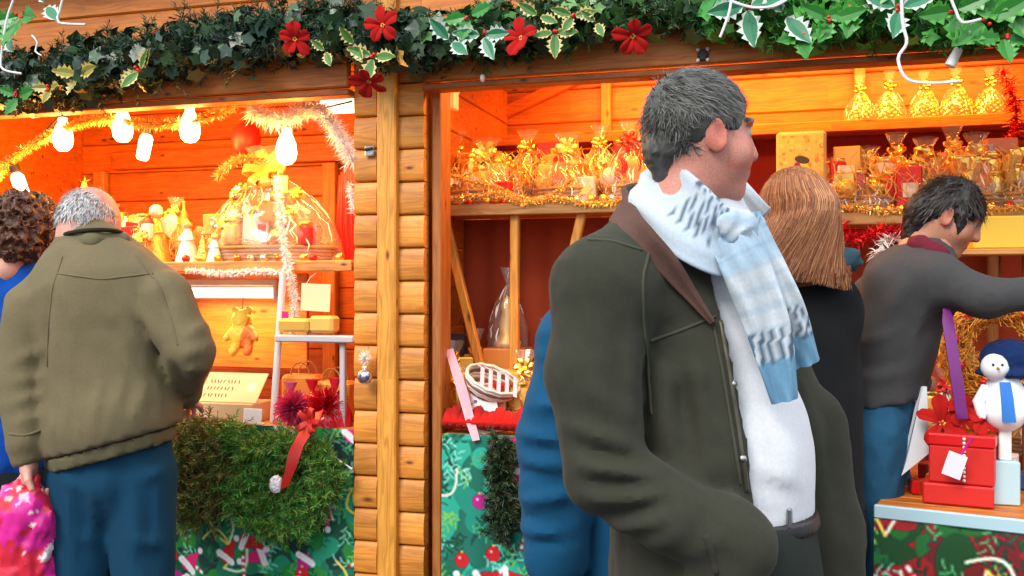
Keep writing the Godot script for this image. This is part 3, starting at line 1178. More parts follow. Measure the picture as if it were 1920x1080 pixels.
func scarf_man() -> void:
	person("man in open dark green jacket, white shirt and pale blue scarf, hand in pocket", dep(1380, 540, 1.68))
	var T := (R * cos(0.44) - A * sin(0.44)).normalized()
	var L := -(R * sin(0.44) + A * -cos(0.44)).normalized()      # along his shoulders, away from the viewer
	L = T.cross(Vector3.UP) * -1.0
	var skin := Color(0.60, 0.29, 0.22)
	var sh := Shape.new()
	var hc := dep(1318, 262, 1.64)
	var hb := head_basis(R * cos(0.26) + A * sin(0.26) + Vector3.DOWN * 0.05)
	add_head(sh, hc, hb, 0.88, skin, Color(0.06, 0.055, 0.05), 0.004)
	add_core(sh, [
		[dep(1320, 400, 1.68), dep(1300, 560, 1.75), 0.052, 0.085], [dep(1300, 560, 1.75), dep(1375, 960, 1.72), 0.085, 0.10],
		[dep(1290, 480, 1.72), dep(1135, 515, 1.57), 0.05, 0.045], [dep(1135, 540, 1.57), dep(1142, 885, 1.52), 0.042, 0.026], [dep(1142, 885, 1.52), dep(1370, 1012, 1.49), 0.026, 0.024],
		[dep(1330, 490, 1.74), dep(1420, 540, 1.82), 0.06, 0.05], [dep(1420, 540, 1.82), dep(1500, 850, 1.86), 0.05, 0.042], [dep(1500, 850, 1.86), dep(1525, 1000, 1.81), 0.04, 0.028],
		[dep(1385, 1010, 1.64), dep(1350, 1560, 1.62), 0.085, 0.055], [dep(1350, 1560, 1.62), dep(1345, 2040, 1.66), 0.055, 0.04],
		[dep(1410, 1010, 1.78), dep(1450, 1560, 1.80), 0.085, 0.055], [dep(1450, 1560, 1.80), dep(1440, 2060, 1.84), 0.055, 0.04]], skin)
	wear("body", sh.commit(), skin_mat)
	# hair: a cap of short locks combed forward
	var hs := Shape.new()
	var cap := Blob.new(hc - Vector3.ONE * 0.15, hc + Vector3.ONE * 0.16, 0.005)
	cap.ball(hc + hb * (Vector3(0, 0.038, -0.018) * 0.88), Vector3(0.083, 0.098, 0.103) * 0.88, hb, 0.0)
	cap.cone(hc + hb * Vector3(0, -0.03, -0.072), hc + hb * Vector3(0, -0.062, -0.066), 0.036, 0.022, 0.03)
	cap.ball(hc + hb * (Vector3(0, -0.045, 0.095) * 0.88), Vector3(0.11, 0.105, 0.082) * 0.88, hb, 0.008, true)
	for e in [-1.0, 1.0]:
		cap.ball(hc + hb * (Vector3(e * 0.09, -0.03, 0.0) * 0.88), Vector3(0.05, 0.048, 0.036) * 0.88, hb, 0.008, true)
	cap.rumple(0.006, Vector3(0.012, 0.022, 0.016), hb, 3)
	var tone := FastNoiseLite.new()
	tone.frequency = 60.0
	cap.into(hs, func(p: Vector3) -> Color: return Color(0.035, 0.036, 0.033).lerp(Color(0.075, 0.077, 0.072), clampf(0.5 + tone.get_noise_3dv(p), 0, 1)))
	var keep := func(d: Vector3) -> bool: return d.y > -0.75 and not (d.z > 0.45 and d.y < 0.45) and not (absf(d.x) > 0.75 and d.y < -0.05 and d.z > -0.42) and not (d.z > -0.2 and d.y < -0.35)
	var comb := func(d: Vector3) -> Vector3: return Vector3(d.x * 0.2, -0.45 - 0.3 * d.y, 0.75 if d.y > 0.1 else 0.1)
	add_locks(hs, 17000, hc + hb * (Vector3(0, 0.036, -0.018) * 0.88), hb, Vector3(0.085, 0.101, 0.106) * 0.88, keep, comb, 0.024, 0.0018, [Color(0.035, 0.036, 0.034), Color(0.055, 0.056, 0.052), Color(0.085, 0.086, 0.08), Color(0.045, 0.040, 0.032), Color(0.13, 0.13, 0.125)], 0.14)
	wear("hair", hs.commit(), M.hair)
	# shirt
	var s := Blob.new(dep(1180, 1010, 1.70) - Vector3(0.3, 0.06, 0.3), dep(1440, 380, 1.70) + Vector3(0.3, 0.05, 0.3), 0.011)
	s.cone(dep(1318, 500, 1.72), dep(1378, 860, 1.70), 0.125, 0.152, 0.05, T, 0.80)
	s.cone(dep(1378, 840, 1.70), dep(1392, 960, 1.70), 0.152, 0.146, 0.04, T, 0.84)
	s.cone(dep(1322, 390, 1.68), dep(1325, 480, 1.70), 0.060, 0.08, 0.06)
	for q in [[1400, 640, 1450, 900, 0.02, 0.006], [1440, 700, 1480, 930, 0.018, 0.007], [1470, 760, 1500, 940, 0.016, 0.006], [1400, 860, 1500, 910, 0.014, 0.006], [1410, 900, 1510, 935, 0.012, -0.005], [1420, 800, 1440, 940, 0.012, -0.005]]:
		s.fold(dep(q[0], q[1], 1.57), dep(q[2], q[3], 1.58), q[4], q[5])
	s.rumple(0.003, Vector3(0.12, 0.10, 0.12), Basis(), 5)
	s.slice(dep(1392, 962, 1.70), Vector3.DOWN)
	var shirt := fabric(0.80, 0.83, 0.90, 9.0, 0.02, 0.05)
	wear("shirt", s.mesh(), shirt)
	# trousers and belt
	var t := Blob.new(Vector3(P.position.x - 0.34, 0.0, P.position.z - 0.36), Vector3(P.position.x + 0.34, dep(1388, 955, 1.68).y + 0.03, P.position.z + 0.36), 0.016)
	t.cone(dep(1392, 985, 1.70), dep(1394, 1080, 1.70), 0.145, 0.158, 0.05, T, 0.86)
	t.cone(dep(1385, 1060, 1.64), dep(1350, 1560, 1.62), 0.105, 0.085, 0.05)
	t.cone(dep(1350, 1560, 1.62), dep(1345, 2060, 1.65), 0.085, 0.07, 0.03)
	t.cone(dep(1410, 1060, 1.78), dep(1450, 1560, 1.80), 0.105, 0.085, 0.05)
	t.cone(dep(1450, 1560, 1.80), dep(1440, 2060, 1.84), 0.085, 0.07, 0.03)
	t.slice(dep(1388, 958, 1.68), Vector3.UP)
	t.fold(dep(1455, 985, 1.54), dep(1440, 1250, 1.52), 0.02, 0.008)
	t.fold(dep(1500, 990, 1.58), dep(1490, 1250, 1.58), 0.016, -0.008)
	wear("trousers", t.mesh(), fabric(0.024, 0.030, 0.028, 6.0, 0.04, 0.1))
	var b := Blob.new(dep(1388, 985, 1.70) - Vector3(0.25, 0.02, 0.25), dep(1388, 955, 1.70) + Vector3(0.25, 0.02, 0.25), 0.007)
	b.cone(dep(1390, 955, 1.70), dep(1394, 990, 1.70), 0.150, 0.152, 0.0, T, 0.86)
	b.slice(dep(1388, 954, 1.68), Vector3.UP)
	b.slice(dep(1388, 986, 1.68), Vector3.DOWN)
	wear("belt", b.mesh(), mat(0.012, 0.012, 0.014, 0.4))
	var bk := wear("buckle", bbox(0.04, 0.034, 0.008, 0.003), M.steel)
	bk.position = dep(1482, 968, 1.585) - P.position
	bk.basis = Basis(T.cross(Vector3.UP) * -1.0, Vector3.UP, T)
	# jacket
	var j := Blob.new(dep(1180, 1190, 1.62) - Vector3(0.36, 0.0, 0.42), dep(1420, 350, 1.66) + Vector3(0.36, 0.0, 0.36), 0.0075)
	j.cone(dep(1262, 605, 1.72), dep(1318, 830, 1.71), 0.165, 0.188, 0.05, T, 0.86)
	j.cone(dep(1318, 830, 1.71), dep(1338, 1180, 1.70), 0.188, 0.205, 0.05, T, 0.88)
	j.cone(dep(1250, 545, 1.70), dep(1330, 680, 1.66), 0.115, 0.115, 0.05)
	j.cone(dep(1235, 500, 1.78), dep(1250, 620, 1.76), 0.12, 0.15, 0.05)
	for q in [[1232, 650, 1262, 940, 0.020, 0.016], [1272, 660, 1300, 860, 0.014, -0.012], [1300, 640, 1325, 900, 0.018, 0.012], [1235, 720, 1340, 690, 0.022, 0.006], [1240, 900, 1385, 860, 0.022, 0.007], [1350, 700, 1372, 930, 0.018, 0.006]]:
		j.fold(dep(q[0], q[1], 1.53), dep(q[2], q[3], 1.53), q[4], q[5])
	j.rumple(0.005, Vector3(0.16, 0.20, 0.16), Basis(), 11)
	j.slice(dep(1352, 560, 1.55), (R * 0.985 + Vector3.UP * 0.139 + A * 0.12))
	j.cone(dep(1222, 478, 1.68), dep(1136, 540, 1.57), 0.084, 0.084, 0.06)
	j.cone(dep(1132, 540, 1.57), dep(1112, 700, 1.54), 0.081, 0.073, 0.035)
	j.cone(dep(1112, 700, 1.54), dep(1136, 885, 1.51), 0.073, 0.064, 0.02)
	j.cone(dep(1136, 885, 1.51), dep(1262, 965, 1.49), 0.066, 0.061, 0.012)
	j.cone(dep(1262, 965, 1.49), dep(1388, 1022, 1.48), 0.061, 0.058, 0.012)
	# pocket that swallows the hand
	j.cone(dep(1372, 1000, 1.485), dep(1352, 1180, 1.52), 0.052, 0.11, 0.03, T, 0.8)
	# far front panel hanging open over the other arm
	j.cone(dep(1425, 520, 1.84), dep(1520, 800, 1.82), 0.055, 0.07, 0.04, T, 0.5)
	j.cone(dep(1520, 800, 1.82), dep(1542, 1010, 1.80), 0.07, 0.075, 0.03, A, 0.45)
	j.cone(dep(1542, 1010, 1.80), dep(1560, 1150, 1.80), 0.075, 0.06, 0.03, A, 0.45)
	# folds round the elbow and down the sleeve
	for q in [[1050, 720, 1185, 775, 0.020, 0.007], [1045, 790, 1205, 850, 0.013, 0.012], [1060, 830, 1215, 880, 0.009, -0.012], [1062, 868, 1235, 895, 0.012, 0.015], [1080, 905, 1230, 915, 0.009, -0.013], [1085, 940, 1250, 925, 0.012, 0.014], [1105, 985, 1250, 945, 0.009, -0.012], [1130, 1010, 1270, 960, 0.012, 0.012],
			[1200, 1040, 1300, 975, 0.016, 0.007], [1280, 1050, 1360, 990, 0.014, 0.006], [1085, 560, 1100, 720, 0.026, 0.005], [1165, 560, 1172, 800, 0.020, -0.007], [1190, 600, 1195, 820, 0.018, 0.007]]:
		j.fold(dep(q[0], q[1], 1.45), dep(q[2], q[3], 1.43), q[4], q[5])
	for q in [[1500, 720, 1560, 1000, 0.024, 0.007], [1535, 700, 1585, 1000, 0.018, -0.006]]:
		j.fold(dep(q[0], q[1], 1.77), dep(q[2], q[3], 1.77), q[4], q[5])
	j.rumple(0.0035, Vector3(0.05, 0.10, 0.05), Basis(Vector3.BACK, 0.7), 13)
	var green := fabric(0.042, 0.043, 0.031, 7.0, 0.05, 0.3)
	wear("jacket", j.mesh(), green)
	var thread := fabric(0.07, 0.07, 0.052, 7.0, 0.02, 0.3)
	seams("seam", j, [[[1222, 452], [1205, 520], [1206, 600], [1214, 680], [1222, 780]], [[1216, 640], [1270, 622], [1345, 592]], [[1098, 448], [1150, 452], [1206, 470]], [[1338, 610], [1356, 700], [1372, 800], [1386, 890], [1389, 912]]], 1.3, 1.75, 0.0028, thread)
	seams("zip_edge", j, [[[1350, 598], [1368, 700], [1384, 800], [1397, 890], [1401, 925]]], 1.3, 1.75, 0.0045, mat(0.05, 0.045, 0.03, 0.4))
	seams("pocket_welt", j, [[[1322, 1000], [1336, 1040], [1344, 1078]]], 1.3, 1.75, 0.005, green)
	for q in [[1375, 720], [1392, 860]]:
		wear("stud", ball(Vector3.ONE * 0.007, 6), M.steel).position = j.hit(cam_at, ray(q[0], q[1]), 1.3, 1.75) - P.position
	# corduroy collar folded down on the shoulders
	var ckeys := [dep(1300, 372, 1.90), dep(1205, 368, 1.85), dep(1164, 392, 1.72)]
	for q in [[1180, 424], [1208, 452], [1248, 492], [1292, 548], [1336, 605]]:
		ckeys.append(j.hit(cam_at, ray(q[0], q[1]), 1.3, 1.80) - ray(q[0], q[1]) * 0.010)
	var cside := [Vector3.UP - R * 0.4, Vector3.UP - R * 0.6, Vector3.UP * 0.9 - R * 0.5, Vector3.UP * 0.8 + R * 0.55 - A * 0.2, Vector3.UP * 0.7 + R * 0.7, Vector3.UP * 0.6 + R * 0.8, Vector3.UP * 0.5 + R * 0.85, Vector3.UP * 0.4 + R * 0.9]
	wear("collar", band(ckeys, cside, [0.05, 0.055, 0.062, 0.064, 0.058, 0.048, 0.034, 0.010], 0.006, func(_u, _v): return Color(1, 1, 1), 0.003, 16).commit(), fabric(0.105, 0.055, 0.045, 8.0, 0.04, 0.4))
	# scarf: wrapped round the neck, two tails down the front
	var pale := Color(0.42, 0.57, 0.72)
	var white := Color(0.56, 0.62, 0.69)
	var blue := Color(0.16, 0.34, 0.52)
	var deep := Color(0.09, 0.14, 0.21)
	var pat := FastNoiseLite.new()
	pat.frequency = 1.0
	pat.seed = 4
	var figure := func(u: float, v: float, from: float, to: float, base: Color, ink: Color) -> Color:
		if u > from and u < to and sin(u * 330.0) * sin(v * 13.0 + u * 30.0) + 0.8 * pat.get_noise_2d(u * 90.0, v * 6.0) > 0.15:
			return ink
		return base
	var wrap := func(u: float, v: float) -> Color:
		var base := white.lerp(pale, clampf((u - 0.55) * 4.0, 0, 1))
		base = figure.call(u, v, 0.595, 0.70, base, deep) if v > -0.2 else base
		return figure.call(u, v, 0.72, 0.78, base, blue)
	var wk := [dep(1420, 420, 1.86), dep(1330, 345, 1.90), dep(1235, 322, 1.80), dep(1218, 340, 1.66), dep(1262, 388, 1.58), dep(1322, 440, 1.54), dep(1376, 462, 1.555), dep(1412, 450, 1.64), dep(1425, 430, 1.76)]
	var wsd := [Vector3.UP, Vector3.UP, Vector3.UP + R * 0.15, Vector3.UP * 0.9 + R * 0.4, Vector3.UP * 0.75 + R * 0.6, Vector3.UP * 0.75 + R * 0.6, Vector3.UP * 0.9 + R * 0.4, Vector3.UP, Vector3.UP]
	wear("scarf_wrap", band(wk, wsd, [0.08, 0.10, 0.105, 0.11, 0.12, 0.12, 0.10, 0.08, 0.06], 0.008, wrap, 0.006, 26).commit(), M.knit)
	var tail := func(u: float, v: float) -> Color:
		var base := pale if u < 0.30 else white
		if u > 0.78:
			base = blue
		base = base.lerp(blue, 0.25 if int(u * 40.0) % 4 == 0 else 0.0)
		base = figure.call(u, v, 0.62, 0.80, base, deep)
		return figure.call(u, v, 0.02, 0.12, base, blue)
	wear("scarf_tail", band([dep(1340, 420, 1.55), dep(1385, 470, 1.53), dep(1425, 570, 1.525), dep(1450, 660, 1.52), dep(1474, 752, 1.52)], [R + Vector3.UP * 0.8, R + Vector3.UP * 0.4, R + Vector3.UP * 0.25], [0.07, 0.080, 0.074, 0.066, 0.046], 0.0055, tail, 0.007, 26).commit(), M.knit)
	wear("scarf_tail", band([dep(1398, 405, 1.56), dep(1425, 470, 1.55), dep(1468, 570, 1.545), dep(1512, 685, 1.555)], [R + Vector3.UP * 0.3, R + Vector3.UP * 0.2], [0.05, 0.062, 0.060, 0.052], 0.0055, tail, 0.006, 26).commit(), M.knit)
	var kn := Blob.new(dep(1380, 420, 1.53) - Vector3.ONE * 0.1, dep(1380, 420, 1.53) + Vector3.ONE * 0.1, 0.006)
	kn.ball(dep(1384, 424, 1.54), Vector3(0.040, 0.030, 0.016), head_basis(-A + R * 0.4), 0.0)
	kn.rumple(0.008, Vector3(0.02, 0.06, 0.03), Basis(Vector3.FORWARD, 0.7), 8)
	wear("scarf_knot", kn.mesh(func(p: Vector3) -> Color: return white.lerp(pale, 0.5 + 0.5 * sin(p.y * 160.0 + p.x * 60.0))), M.knit)
	for e in [[1345, 2070, 1.66], [1440, 2080, 1.85]]:
		shoe(dep(e[0], e[1], e[2]), T, Color(0.02, 0.016, 0.014))

func shoe(ankle: Vector3, fwd: Vector3, col: Color) -> void:
	var g := Vector3(ankle.x, 0.0, ankle.z)
	var bl := Blob.new(g - Vector3(0.26, 0.02, 0.26), g + Vector3(0.26, 0.17, 0.26), 0.012)
	bl.cone(g + Vector3.UP * 0.13 - fwd * 0.01, g + Vector3.UP * 0.05 - fwd * 0.03, 0.045, 0.045, 0.02)
	bl.cone(g + Vector3.UP * 0.05 - fwd * 0.03, g + Vector3.UP * 0.045 + fwd * 0.15, 0.045, 0.042, 0.03)
	bl.slice(g + Vector3.UP * 0.003, Vector3.DOWN)
	wear("shoe", bl.mesh(), mat(col.r, col.g, col.b, 0.4))

func old_man() -> void:
	person("bald grey-haired old man in khaki blouson and blue trousers, seen from behind", dep(205, 540, 2.98))
	var skin := Color(0.66, 0.38, 0.30)
	var sh := Shape.new()
	var hc := dep(166, 432, 3.0)
	var hb := head_basis(A * 0.75 + R * 0.30 + Vector3.DOWN * 0.62, Vector3.UP)
	var hsz := 1.06
	add_head(sh, hc, hb, hsz, skin, Color(0.4, 0.4, 0.4), 0.0055, 1.0, dep(172, 500, 2.95))
	add_core(sh, [
		[dep(172, 470, 2.95), dep(190, 540, 2.93), 0.06, 0.11], [dep(190, 540, 2.93), dep(205, 830, 2.95), 0.13, 0.13],
		[dep(180, 530, 2.93), dep(66, 575, 2.95), 0.07, 0.05], [dep(66, 575, 2.95), dep(38, 710, 2.88), 0.05, 0.042], [dep(38, 710, 2.88), dep(52, 858, 2.84), 0.042, 0.03],
		[dep(200, 530, 2.93), dep(312, 570, 2.90), 0.07, 0.05], [dep(312, 570, 2.90), dep(350, 660, 2.88), 0.05, 0.042], [dep(350, 660, 2.88), dep(345, 745, 3.16), 0.042, 0.03],
		[dep(155, 860, 2.95), dep(150, 1140, 2.93), 0.085, 0.055], [dep(150, 1140, 2.93), dep(150, 1380, 2.98), 0.055, 0.04],
		[dep(258, 860, 2.95), dep(262, 1140, 2.93), 0.085, 0.055], [dep(262, 1140, 2.93), dep(264, 1380, 2.98), 0.055, 0.04]], skin)
	add_hand(sh, dep(54, 862, 2.84), Vector3.DOWN + A * 0.1, -R, 1.5, 1.0, skin, 0.95)
	add_hand(sh, dep(344, 748, 3.18), A + Vector3.DOWN * 0.25 - R * 0.3, Vector3.UP, 0.6, -1.0, skin, 0.95)
	wear("body", sh.commit(), skin_mat)
	var hs := Shape.new()
	var keep := func(d: Vector3) -> bool: return d.z < 0.25 and d.y < 0.62 - 0.2 * absf(d.x) and d.y > -0.65 and not (absf(d.x) > 0.82 and d.y < -0.2)
	add_locks(hs, 5200, hc + hb * (Vector3(0, 0.028, -0.016) * hsz), hb, Vector3(0.077, 0.096, 0.099) * hsz, keep, func(d: Vector3) -> Vector3: return Vector3(d.x * 0.6, -0.8, -0.1), 0.026, 0.004, [Color(0.55, 0.55, 0.55), Color(0.42, 0.43, 0.45), Color(0.66, 0.65, 0.64), Color(0.34, 0.34, 0.35)], 0.12)
	add_locks(hs, 900, hc + hb * (Vector3(0, 0.028, -0.016) * hsz), hb, Vector3(0.0765, 0.0955, 0.0985) * hsz, func(d: Vector3) -> bool: return d.z < 0.5 and d.y > 0.1, func(d: Vector3) -> Vector3: return Vector3(d.x, -0.2, -0.6), 0.022, 0.0016, [Color(0.6, 0.6, 0.6), Color(0.7, 0.7, 0.7), Color(0.5, 0.5, 0.5)], 0.05)
	wear("hair", hs.commit(), M.hair)
	var j := Blob.new(dep(-30, 890, 3.0) - Vector3(0.1, 0.02, 0.42), dep(410, 430, 3.0) + Vector3(0.1, 0.03, 0.42), 0.0125)
	var N := A + R * 0.12
	j.cone(dep(172, 478, 2.97), dep(186, 560, 2.93), 0.12, 0.20, 0.07, N, 0.70)
	j.cone(dep(188, 560, 2.93), dep(207, 790, 2.92), 0.185, 0.205, 0.06, N, 0.78)
	j.cone(dep(207, 790, 2.92), dep(207, 850, 2.94), 0.205, 0.19, 0.04, N, 0.80)
	j.cone(dep(150, 500, 2.95), dep(66, 575, 2.95), 0.085, 0.082, 0.05)
	j.cone(dep(60, 575, 2.92), dep(38, 710, 2.88), 0.080, 0.070, 0.010)
	j.cone(dep(38, 710, 2.88), dep(46, 828, 2.84), 0.070, 0.056, 0.010)
	j.cone(dep(46, 828, 2.84), dep(50, 860, 2.84), 0.053, 0.045, 0.006)
	j.cone(dep(215, 500, 2.95), dep(308, 560, 2.90), 0.085, 0.084, 0.05)
	j.cone(dep(312, 560, 2.87), dep(354, 658, 2.83), 0.082, 0.072, 0.010)
	j.cone(dep(354, 658, 2.83), dep(346, 735, 3.06), 0.072, 0.054, 0.010)
	# armhole seams, diagonal pull across the back, gathers above the waistband
	for q in [[100, 520, 84, 700, 0.016, -0.012], [84, 690, 78, 830, 0.016, -0.012], [108, 520, 100, 720, 0.018, 0.008], [298, 520, 330, 640, 0.016, -0.010], [330, 640, 335, 760, 0.018, -0.012],
			[205, 520, 320, 660, 0.026, 0.007], [190, 560, 330, 730, 0.024, 0.008], [180, 600, 310, 770, 0.022, 0.007], [235, 540, 340, 640, 0.02, -0.006], [120, 560, 110, 800, 0.02, 0.007], [140, 600, 130, 830, 0.018, 0.006],
			[15, 680, 85, 650, 0.016, 0.008], [12, 720, 85, 705, 0.016, 0.009], [15, 760, 80, 735, 0.014, 0.008], [20, 795, 80, 780, 0.014, 0.008], [335, 640, 400, 600, 0.016, 0.008], [338, 670, 398, 650, 0.016, 0.009], [345, 700, 392, 690, 0.016, 0.008]]:
		j.fold(dep(q[0], q[1], 2.80), dep(q[2], q[3], 2.80), q[4] * 1.1, q[5] * 1.2)
	for i in 13:
		var px := 92.0 + i * 19.0
		j.fold(dep(px, 855 - i * 5.0, 2.76), dep(px + rnd(-10, 10), 770 - i * 5.0 - rnd(0, 50), 2.76), 0.012, rnd(0.006, 0.010))
	j.rumple(0.008, Vector3(0.18, 0.22, 0.18), Basis(Vector3.BACK, 0.4), 21)
	j.rumple(0.003, Vector3(0.05, 0.12, 0.05), Basis(Vector3.BACK, 0.5), 22)
	j.slice(dep(200, 830, 2.9), Vector3.DOWN + R * 0.26)
	var khaki := fabric(0.180, 0.148, 0.084, 7.0, 0.05, 0.2)
	wear("jacket", j.mesh(), khaki)
	seams("seam", j, [[[118, 478], [98, 540], [90, 620], [88, 690]], [[252, 476], [296, 530], [322, 600], [334, 650]], [[104, 512], [190, 524], [290, 512]]], 2.5, 3.1, 0.003, khaki)
	seams("cuff_seam", j, [[[14, 812], [46, 818], [78, 806]]], 2.5, 3.0, 0.004, khaki)
	var wb := Blob.new(dep(40, 900, 3.0) - Vector3(0.1, 0.02, 0.42), dep(350, 770, 3.0) + Vector3(0.1, 0.03, 0.42), 0.010)
	wb.cone(dep(204, 780, 2.92), dep(208, 870, 2.94), 0.203, 0.190, 0.0, N, 0.80)
	wb.slice(dep(200, 831, 2.9), Vector3.UP - R * 0.26)
	wb.slice(dep(202, 857, 2.9), Vector3.DOWN + R * 0.26)
	wb.rumple(0.006, Vector3(0.012, 0.2, 0.012), Basis(), 6)
	wear("waistband", wb.mesh(), fabric(0.15, 0.135, 0.075, 9.0, 0.08, 0.15))
	var cl := Blob.new(dep(90, 500, 3.0) - Vector3(0.1, 0.02, 0.3), dep(270, 420, 3.0) + Vector3(0.1, 0.04, 0.3), 0.008)
	var ck := [dep(102, 472, 3.05), dep(120, 456, 2.92), dep(172, 448, 2.86), dep(226, 450, 2.92), dep(248, 466, 3.04)]
	for i in 4:
		cl.cone(ck[i], ck[i + 1], 0.026, 0.026, 0.01, A + Vector3.DOWN * 0.4, 0.6)
	wear("collar", cl.mesh(), fabric(0.165, 0.147, 0.083, 9.0, 0.06, 0.2))
	var lin_ := Shape.new()
	add_tube(lin_, smooth_path([ck[0] + Vector3.UP * 0.020, ck[1] + Vector3.UP * 0.024 - A * 0.006, ck[2] + Vector3.UP * 0.026 - A * 0.008, ck[3] + Vector3.UP * 0.024 - A * 0.006, ck[4] + Vector3.UP * 0.018], 0.02), [0.007], 6)
	wear("collar_edge", lin_.commit(), fabric(0.03, 0.024, 0.018, 9.0, 0.06, 0.2))
	var t := Blob.new(Vector3(P.position.x - 0.36, 0.0, P.position.z - 0.32), Vector3(P.position.x + 0.36, dep(200, 780, 2.9).y, P.position.z + 0.32), 0.015)
	t.cone(dep(207, 830, 2.94), dep(208, 880, 2.94), 0.185, 0.185, 0.03, N, 0.72)
	t.cone(dep(154, 890, 2.93), dep(148, 1140, 2.91), 0.105, 0.086, 0.012)
	t.cone(dep(148, 1140, 2.91), dep(146, 1385, 2.97), 0.086, 0.078, 0.012)
	t.cone(dep(266, 890, 2.93), dep(272, 1140, 2.91), 0.105, 0.086, 0.012)
	t.cone(dep(272, 1140, 2.91), dep(274, 1385, 2.97), 0.086, 0.078, 0.012)
	for q in [[120, 870, 128, 1080], [170, 880, 158, 1080], [238, 870, 250, 1080], [282, 850, 290, 1080], [190, 880, 200, 960], [100, 900, 175, 930], [250, 905, 320, 880], [130, 1000, 180, 1040], [240, 1010, 300, 1040]]:
		t.fold(dep(q[0], q[1], 2.79), dep(q[2], q[3], 2.79), 0.018, rnd(0.012, 0.018))
	t.rumple(0.008, Vector3(0.09, 0.30, 0.09), Basis(), 33)
	wear("trousers", t.mesh(), fabric(0.008, 0.055, 0.115, 8.0, 0.04, 0.12))
	shoe(dep(150, 1390, 2.97), A, Color(0.02, 0.015, 0.012))
	shoe(dep(264, 1390, 2.97), A, Color(0.02, 0.015, 0.012))

func curly_woman() -> void:
	person("woman with curly brown hair and royal blue top at the picture edge", dep(20, 540, 3.25))
	var skin := Color(0.60, 0.34, 0.26)
	var sh := Shape.new()
	var hc := dep(48, 440, 3.25)
	var hb := head_basis(A + R * 0.35 + Vector3.DOWN * 0.25)
	add_head(sh, hc, hb, 0.94, skin, Color(0.1, 0.05, 0.03), 0.006)
	add_core(sh, [[dep(40, 490, 3.25), dep(22, 560, 3.25), 0.05, 0.1], [dep(22, 560, 3.25), dep(20, 830, 3.25), 0.11, 0.12], [dep(20, 540, 3.25), dep(-60, 560, 3.25), 0.06, 0.045], [dep(20, 540, 3.25), dep(88, 560, 3.25), 0.06, 0.045],
		[dep(88, 560, 3.25), dep(100, 700, 3.25), 0.045, 0.04], [dep(100, 700, 3.25), dep(96, 760, 3.5), 0.04, 0.03], [dep(-60, 560, 3.25), dep(-72, 720, 3.25), 0.045, 0.04], [dep(-72, 720, 3.25), dep(-60, 770, 3.45), 0.04, 0.03],
		[dep(-20, 850, 3.25), dep(-20, 1280, 3.25), 0.085, 0.045], [dep(60, 850, 3.25), dep(60, 1280, 3.25), 0.085, 0.045]], skin)
	wear("body", sh.commit(), skin_mat)
	var hs := Shape.new()
	var cap := Blob.new(hc - Vector3.ONE * 0.2, hc + Vector3.ONE * 0.2, 0.007)
	cap.ball(hc + hb * Vector3(0, 0.035, -0.02), Vector3(0.115, 0.105, 0.115), hb, 0.0)
	cap.ball(hc + hb * Vector3(0, -0.045, -0.045), Vector3(0.105, 0.075, 0.085), hb, 0.04)
	cap.ball(hc + hb * Vector3(0, -0.04, 0.11), Vector3(0.075, 0.09, 0.07), hb, 0.01, true)
	cap.rumple(0.035, Vector3(0.028, 0.028, 0.028), Basis(), 4)
	cap.into(hs, func(_p): return Color(0.085, 0.030, 0.014))
	# loose curls: little rings
	for i in 420:
		var d := rdir()
		if d.z > 0.55 and d.y < 0.5:
			continue
		var c := hc + hb * (Vector3(0, 0.015, -0.025) + d * Vector3(0.118, 0.118, 0.118) * rnd(0.93, 1.06))
		var ax := frame_of(rdir())
		var pts := []
		for k in 7:
			var a := k * 0.9
			pts.append(c + ax * Vector3(cos(a) * 0.011, k * 0.003, sin(a) * 0.011))
		add_tube(hs, pts, [0.0018], 3, false, [Color(0.13, 0.045, 0.018), Color(0.075, 0.027, 0.012), Color(0.20, 0.075, 0.03)][i % 3])
	hs.coloured = true
	wear("hair", hs.commit(), M.hair)
	var j := Blob.new(dep(20, 880, 3.25) - Vector3(0.36, 0, 0.4), dep(20, 470, 3.25) + Vector3(0.36, 0.03, 0.4), 0.016)
	j.cone(dep(36, 500, 3.25), dep(22, 570, 3.25), 0.07, 0.17, 0.06, A, 0.7)
	j.cone(dep(22, 570, 3.25), dep(20, 830, 3.25), 0.175, 0.185, 0.05, A, 0.78)
	for e in [[88, 100, 96, 1], [-60, -72, -60, -1]]:
		j.cone(dep(30, 535, 3.25), dep(e[0], 570, 3.25), 0.07, 0.066, 0.05)
		j.cone(dep(e[0], 570, 3.25), dep(e[1], 705, 3.25), 0.068, 0.06, 0.03)
		j.cone(dep(e[1], 705, 3.25), dep(e[2], 765, 3.45), 0.06, 0.045, 0.03)
	j.rumple(0.012, Vector3(0.08, 0.06, 0.08), Basis(), 9)
	wear("sweater", j.mesh(), fabric(0.006, 0.075, 0.42, 8.0, 0.08, 0.2))
	var t := Blob.new(dep(20, 1330, 3.25) - Vector3(0.3, 0, 0.3), dep(20, 800, 3.25) + Vector3(0.3, 0, 0.3), 0.02)
	t.cone(dep(20, 830, 3.25), dep(20, 900, 3.25), 0.165, 0.17, 0.04, A, 0.75)
	for x in [-22, 62]:
		t.cone(dep(x, 880, 3.25), dep(x, 1290, 3.25), 0.10, 0.075, 0.03)
	wear("trousers", t.mesh(), fabric(0.02, 0.022, 0.03, 8.0, 0.04, 0.1))
	shoe(dep(-22, 1300, 3.25), A, Color(0.02, 0.016, 0.014))
	shoe(dep(62, 1300, 3.25), A, Color(0.02, 0.016, 0.014))

